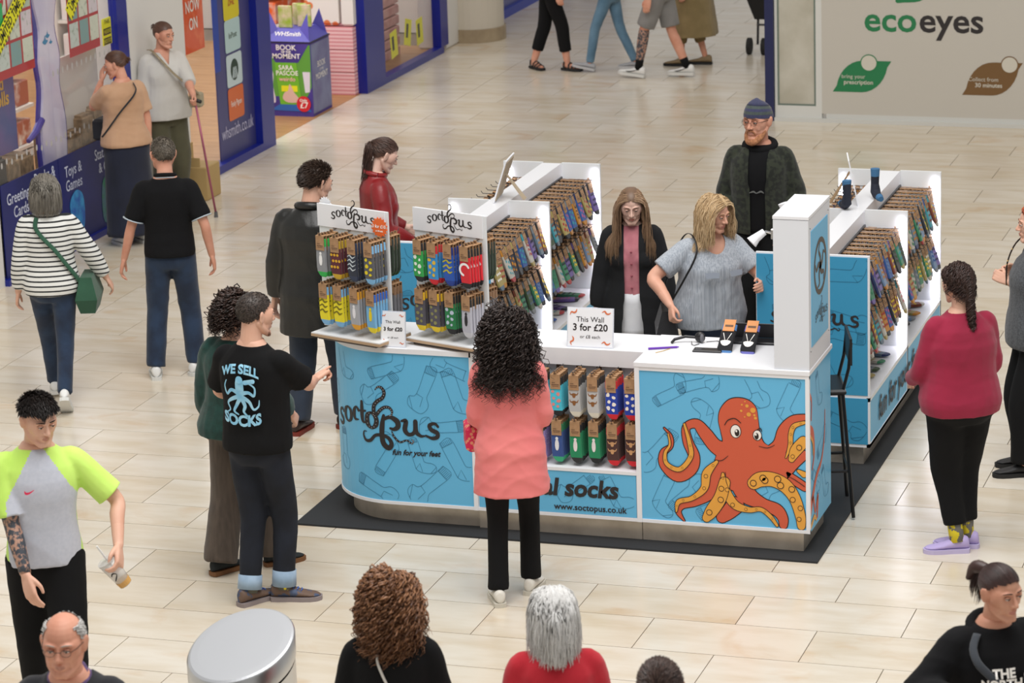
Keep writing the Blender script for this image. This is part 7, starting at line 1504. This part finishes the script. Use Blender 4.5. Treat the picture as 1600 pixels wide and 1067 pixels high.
MB().tube([(0, 0, .03), tuple(hx*.98)], .010, 8).build('shaft', mat('stick_pink', '#a85a72', .35, .4), ws, smooth=True); MB().tube([(0, 0, 0), (0, 0, .05)], [.018, .013], 10).build('rubber_tip', mat('rubber_grey', '#5a5a5c', .8), ws)
MB().tube([tuple(hx + V((-.05, .02, .0))), tuple(hx + V((.0, .0, .012))), tuple(hx + V((.06, -.02, .0)))], [.014, .017, .016], 10).build('handle', mat('handle_black', '#1b1b1d', .5), ws, smooth=True)
wb = world_obj(MB().box((-.05, -.04, -.07), (.05, .04, .06), bev=.015), 'handbag', cloth('#a3977c'), 'small beige bag at the hip of the white-sweatered woman', 'handbag', smooth=False); wb.location = V(wp(P, (-.235, .13, .97)))
q = MB(); Q = cat2([V(wp(P, p)) - wb.location for p in ((.105, -.06, 1.41), (.105, .02, 1.412), (.07, .125, 1.34), (-.01, .215, 1.22), (-.12, .235, 1.12), (-.215, .19, 1.04), (-.26, .15, .99))], 5); q.tube([tuple(p) for p in Q], .014, 8, flat=.3); q.build('strap', mat('woven_strap', '#a3957c', .8, col2='#7d7058', nscale=60), wb, smooth=True)
# ---- 21-23 walkers at the top
P = person('walker in cropped black trousers and black strap sandals at the top edge', -5.42, 16.30, -90, 1.70, 'f', 1.0, rf=(.10, .20, 0, 30), lf=(-.08, -.16, 0, 55), bare={'feet', 'legs'}, face=False, skinc=ROSY, rh=(.22, .10, .80))
torso_top(P, .88, .02, 1.9, cloth('#7fa88c'), 'top', wr=.005, seed=191); trousers(P, BLKS, (.092, .078, .072, .068), end=(.86, .86), wr=.007)
for nm, a in (('r', 35), ('l', 60)):
    q = MB(); A_ = P.J[nm+'a']; q.xf = Matrix.Translation(A_) @ Matrix.Rotation(math.radians(-a), 4, 'Z'); q.prism([(-.038, -.06), (.038, -.06), (.046, .12), (.03, .18), (-.03, .18), (-.046, .12)], -.085, -.062); so = q.build('sandal', SOLB, P.t)
    for yy, zz in ((-.02, .0), (.04, -.02), (.08, -.035), (.125, -.045)):
        q = MB(); q.xf = Matrix.Translation(A_) @ Matrix.Rotation(math.radians(-a), 4, 'Z'); q.tube([(-.045, yy, -.07), (-.036, yy, zz), (0, yy, zz + .018), (.036, yy, zz), (.045, yy, -.07)], .010, 6, flat=.5); q.build('strap', SOLB, so)
P = person('walker in light blue skinny jeans and grey shoes, cut off by the top edge', -4.75, 16.28, 74, 1.62, 'f', .98, rf=(.05, -.26, 0, 5), lf=(-.05, .26, 0, 0), face=False, skinc=ROSY, lh=(-.1, .26, .98), le=(-1, -.4, -.4))
torso_top(P, .92, .02, 1.8, cloth('#c98f88', '#b87a74', nscale=18), 'top', wr=.006, seed=201); trousers(P, cloth('#4f7088', '#688aa2', nscale=5), (.086, .062, .056, .048), wr=.006)
for nm, pt_ in (('r', 0), ('l', -12)): shoe(P, nm, mat('shoe_grey', '#a3a4a8', .7), mat('sole_pale', '#b9b9bb', .6), yaw=0, pitch=pt_, kind='slip')
P = person('walker in grey shorts with tattooed shin and white trainers, cut off by the top edge', -4.13, 16.02, 70, 1.76, 'm', 1.0, rf=(.07, -.24, 0, 0), lf=(-.07, .25, 0, 0), bare={'legs'}, face=False, skinc=ROSY)
torso_top(P, .90, .02, .8, cloth('#8d8f93'), 't_shirt', wr=.006, seed=211); trousers(P, cloth('#8a8886', '#7d7b79', nscale=6), (.105, .10, .1, .1), end=(.46, .46), name='shorts', wr=.006)
A_, K_ = P.J['la'], P.J['lk']; q = MB(); limb(q, [K_, K_.lerp(A_, .35), K_.lerp(A_, .8)], [.055*P.s, .0575*P.s, .042*P.s], 14, 4, caps=False); q.build('tattoo_shin', TA, P.body, smooth=True)
for nm in 'rl': sock(P, nm, BLKS, .09, .041); so = shoe(P, nm, WTR, SOLW, yaw=0, pitch=-8 if nm == 'l' else 0, k=1.06)
for nm, pt_ in (('r', 0), ('l', -8)):
    q = MB(); q.xf = Matrix.Translation(P.J[nm+'a']) @ Matrix.Rotation(math.radians(-pt_), 4, 'X')
    f_ = lambda u, v, l=0.0: (-.0465 - l, u, v)
    f2 = lambda u, v, l=0.0: (-.049 - l, u, v); ribbon(q, [(.12, -.042, .004), (.09, -.045, .012), (.04, -.03, .008), (-.02, -.005, .003)], f2); q.build('tick_logo', SOLB, P.t)
P = person('walker in long khaki coat behind the one in shorts, cut off by the top edge', -3.98, 16.75, 76, 1.72, 'f', 1.1, rf=(.06, -.10, 0, 0), lf=(-.06, .14, 0, 0), face=False, skinc=ROSY)
torso_top(P, .34, lambda z: .05 + .04*max(0, 1.0 - z)/.3, 1.9, cloth('#8f7c55', '#7d6c48', nscale=6), 'coat', wr=.012, seed=221, slf=.03); trousers(P, mat('khaki_trousers', '#7d6c48', .9), (.09, .075, .07, .06), end=(.8, .8))
for nm in 'rl': shoe(P, nm, mat('shoe_tan', '#8a7658', .7), SOLB, yaw=5)
bpy.data.scenes.remove(TMP)
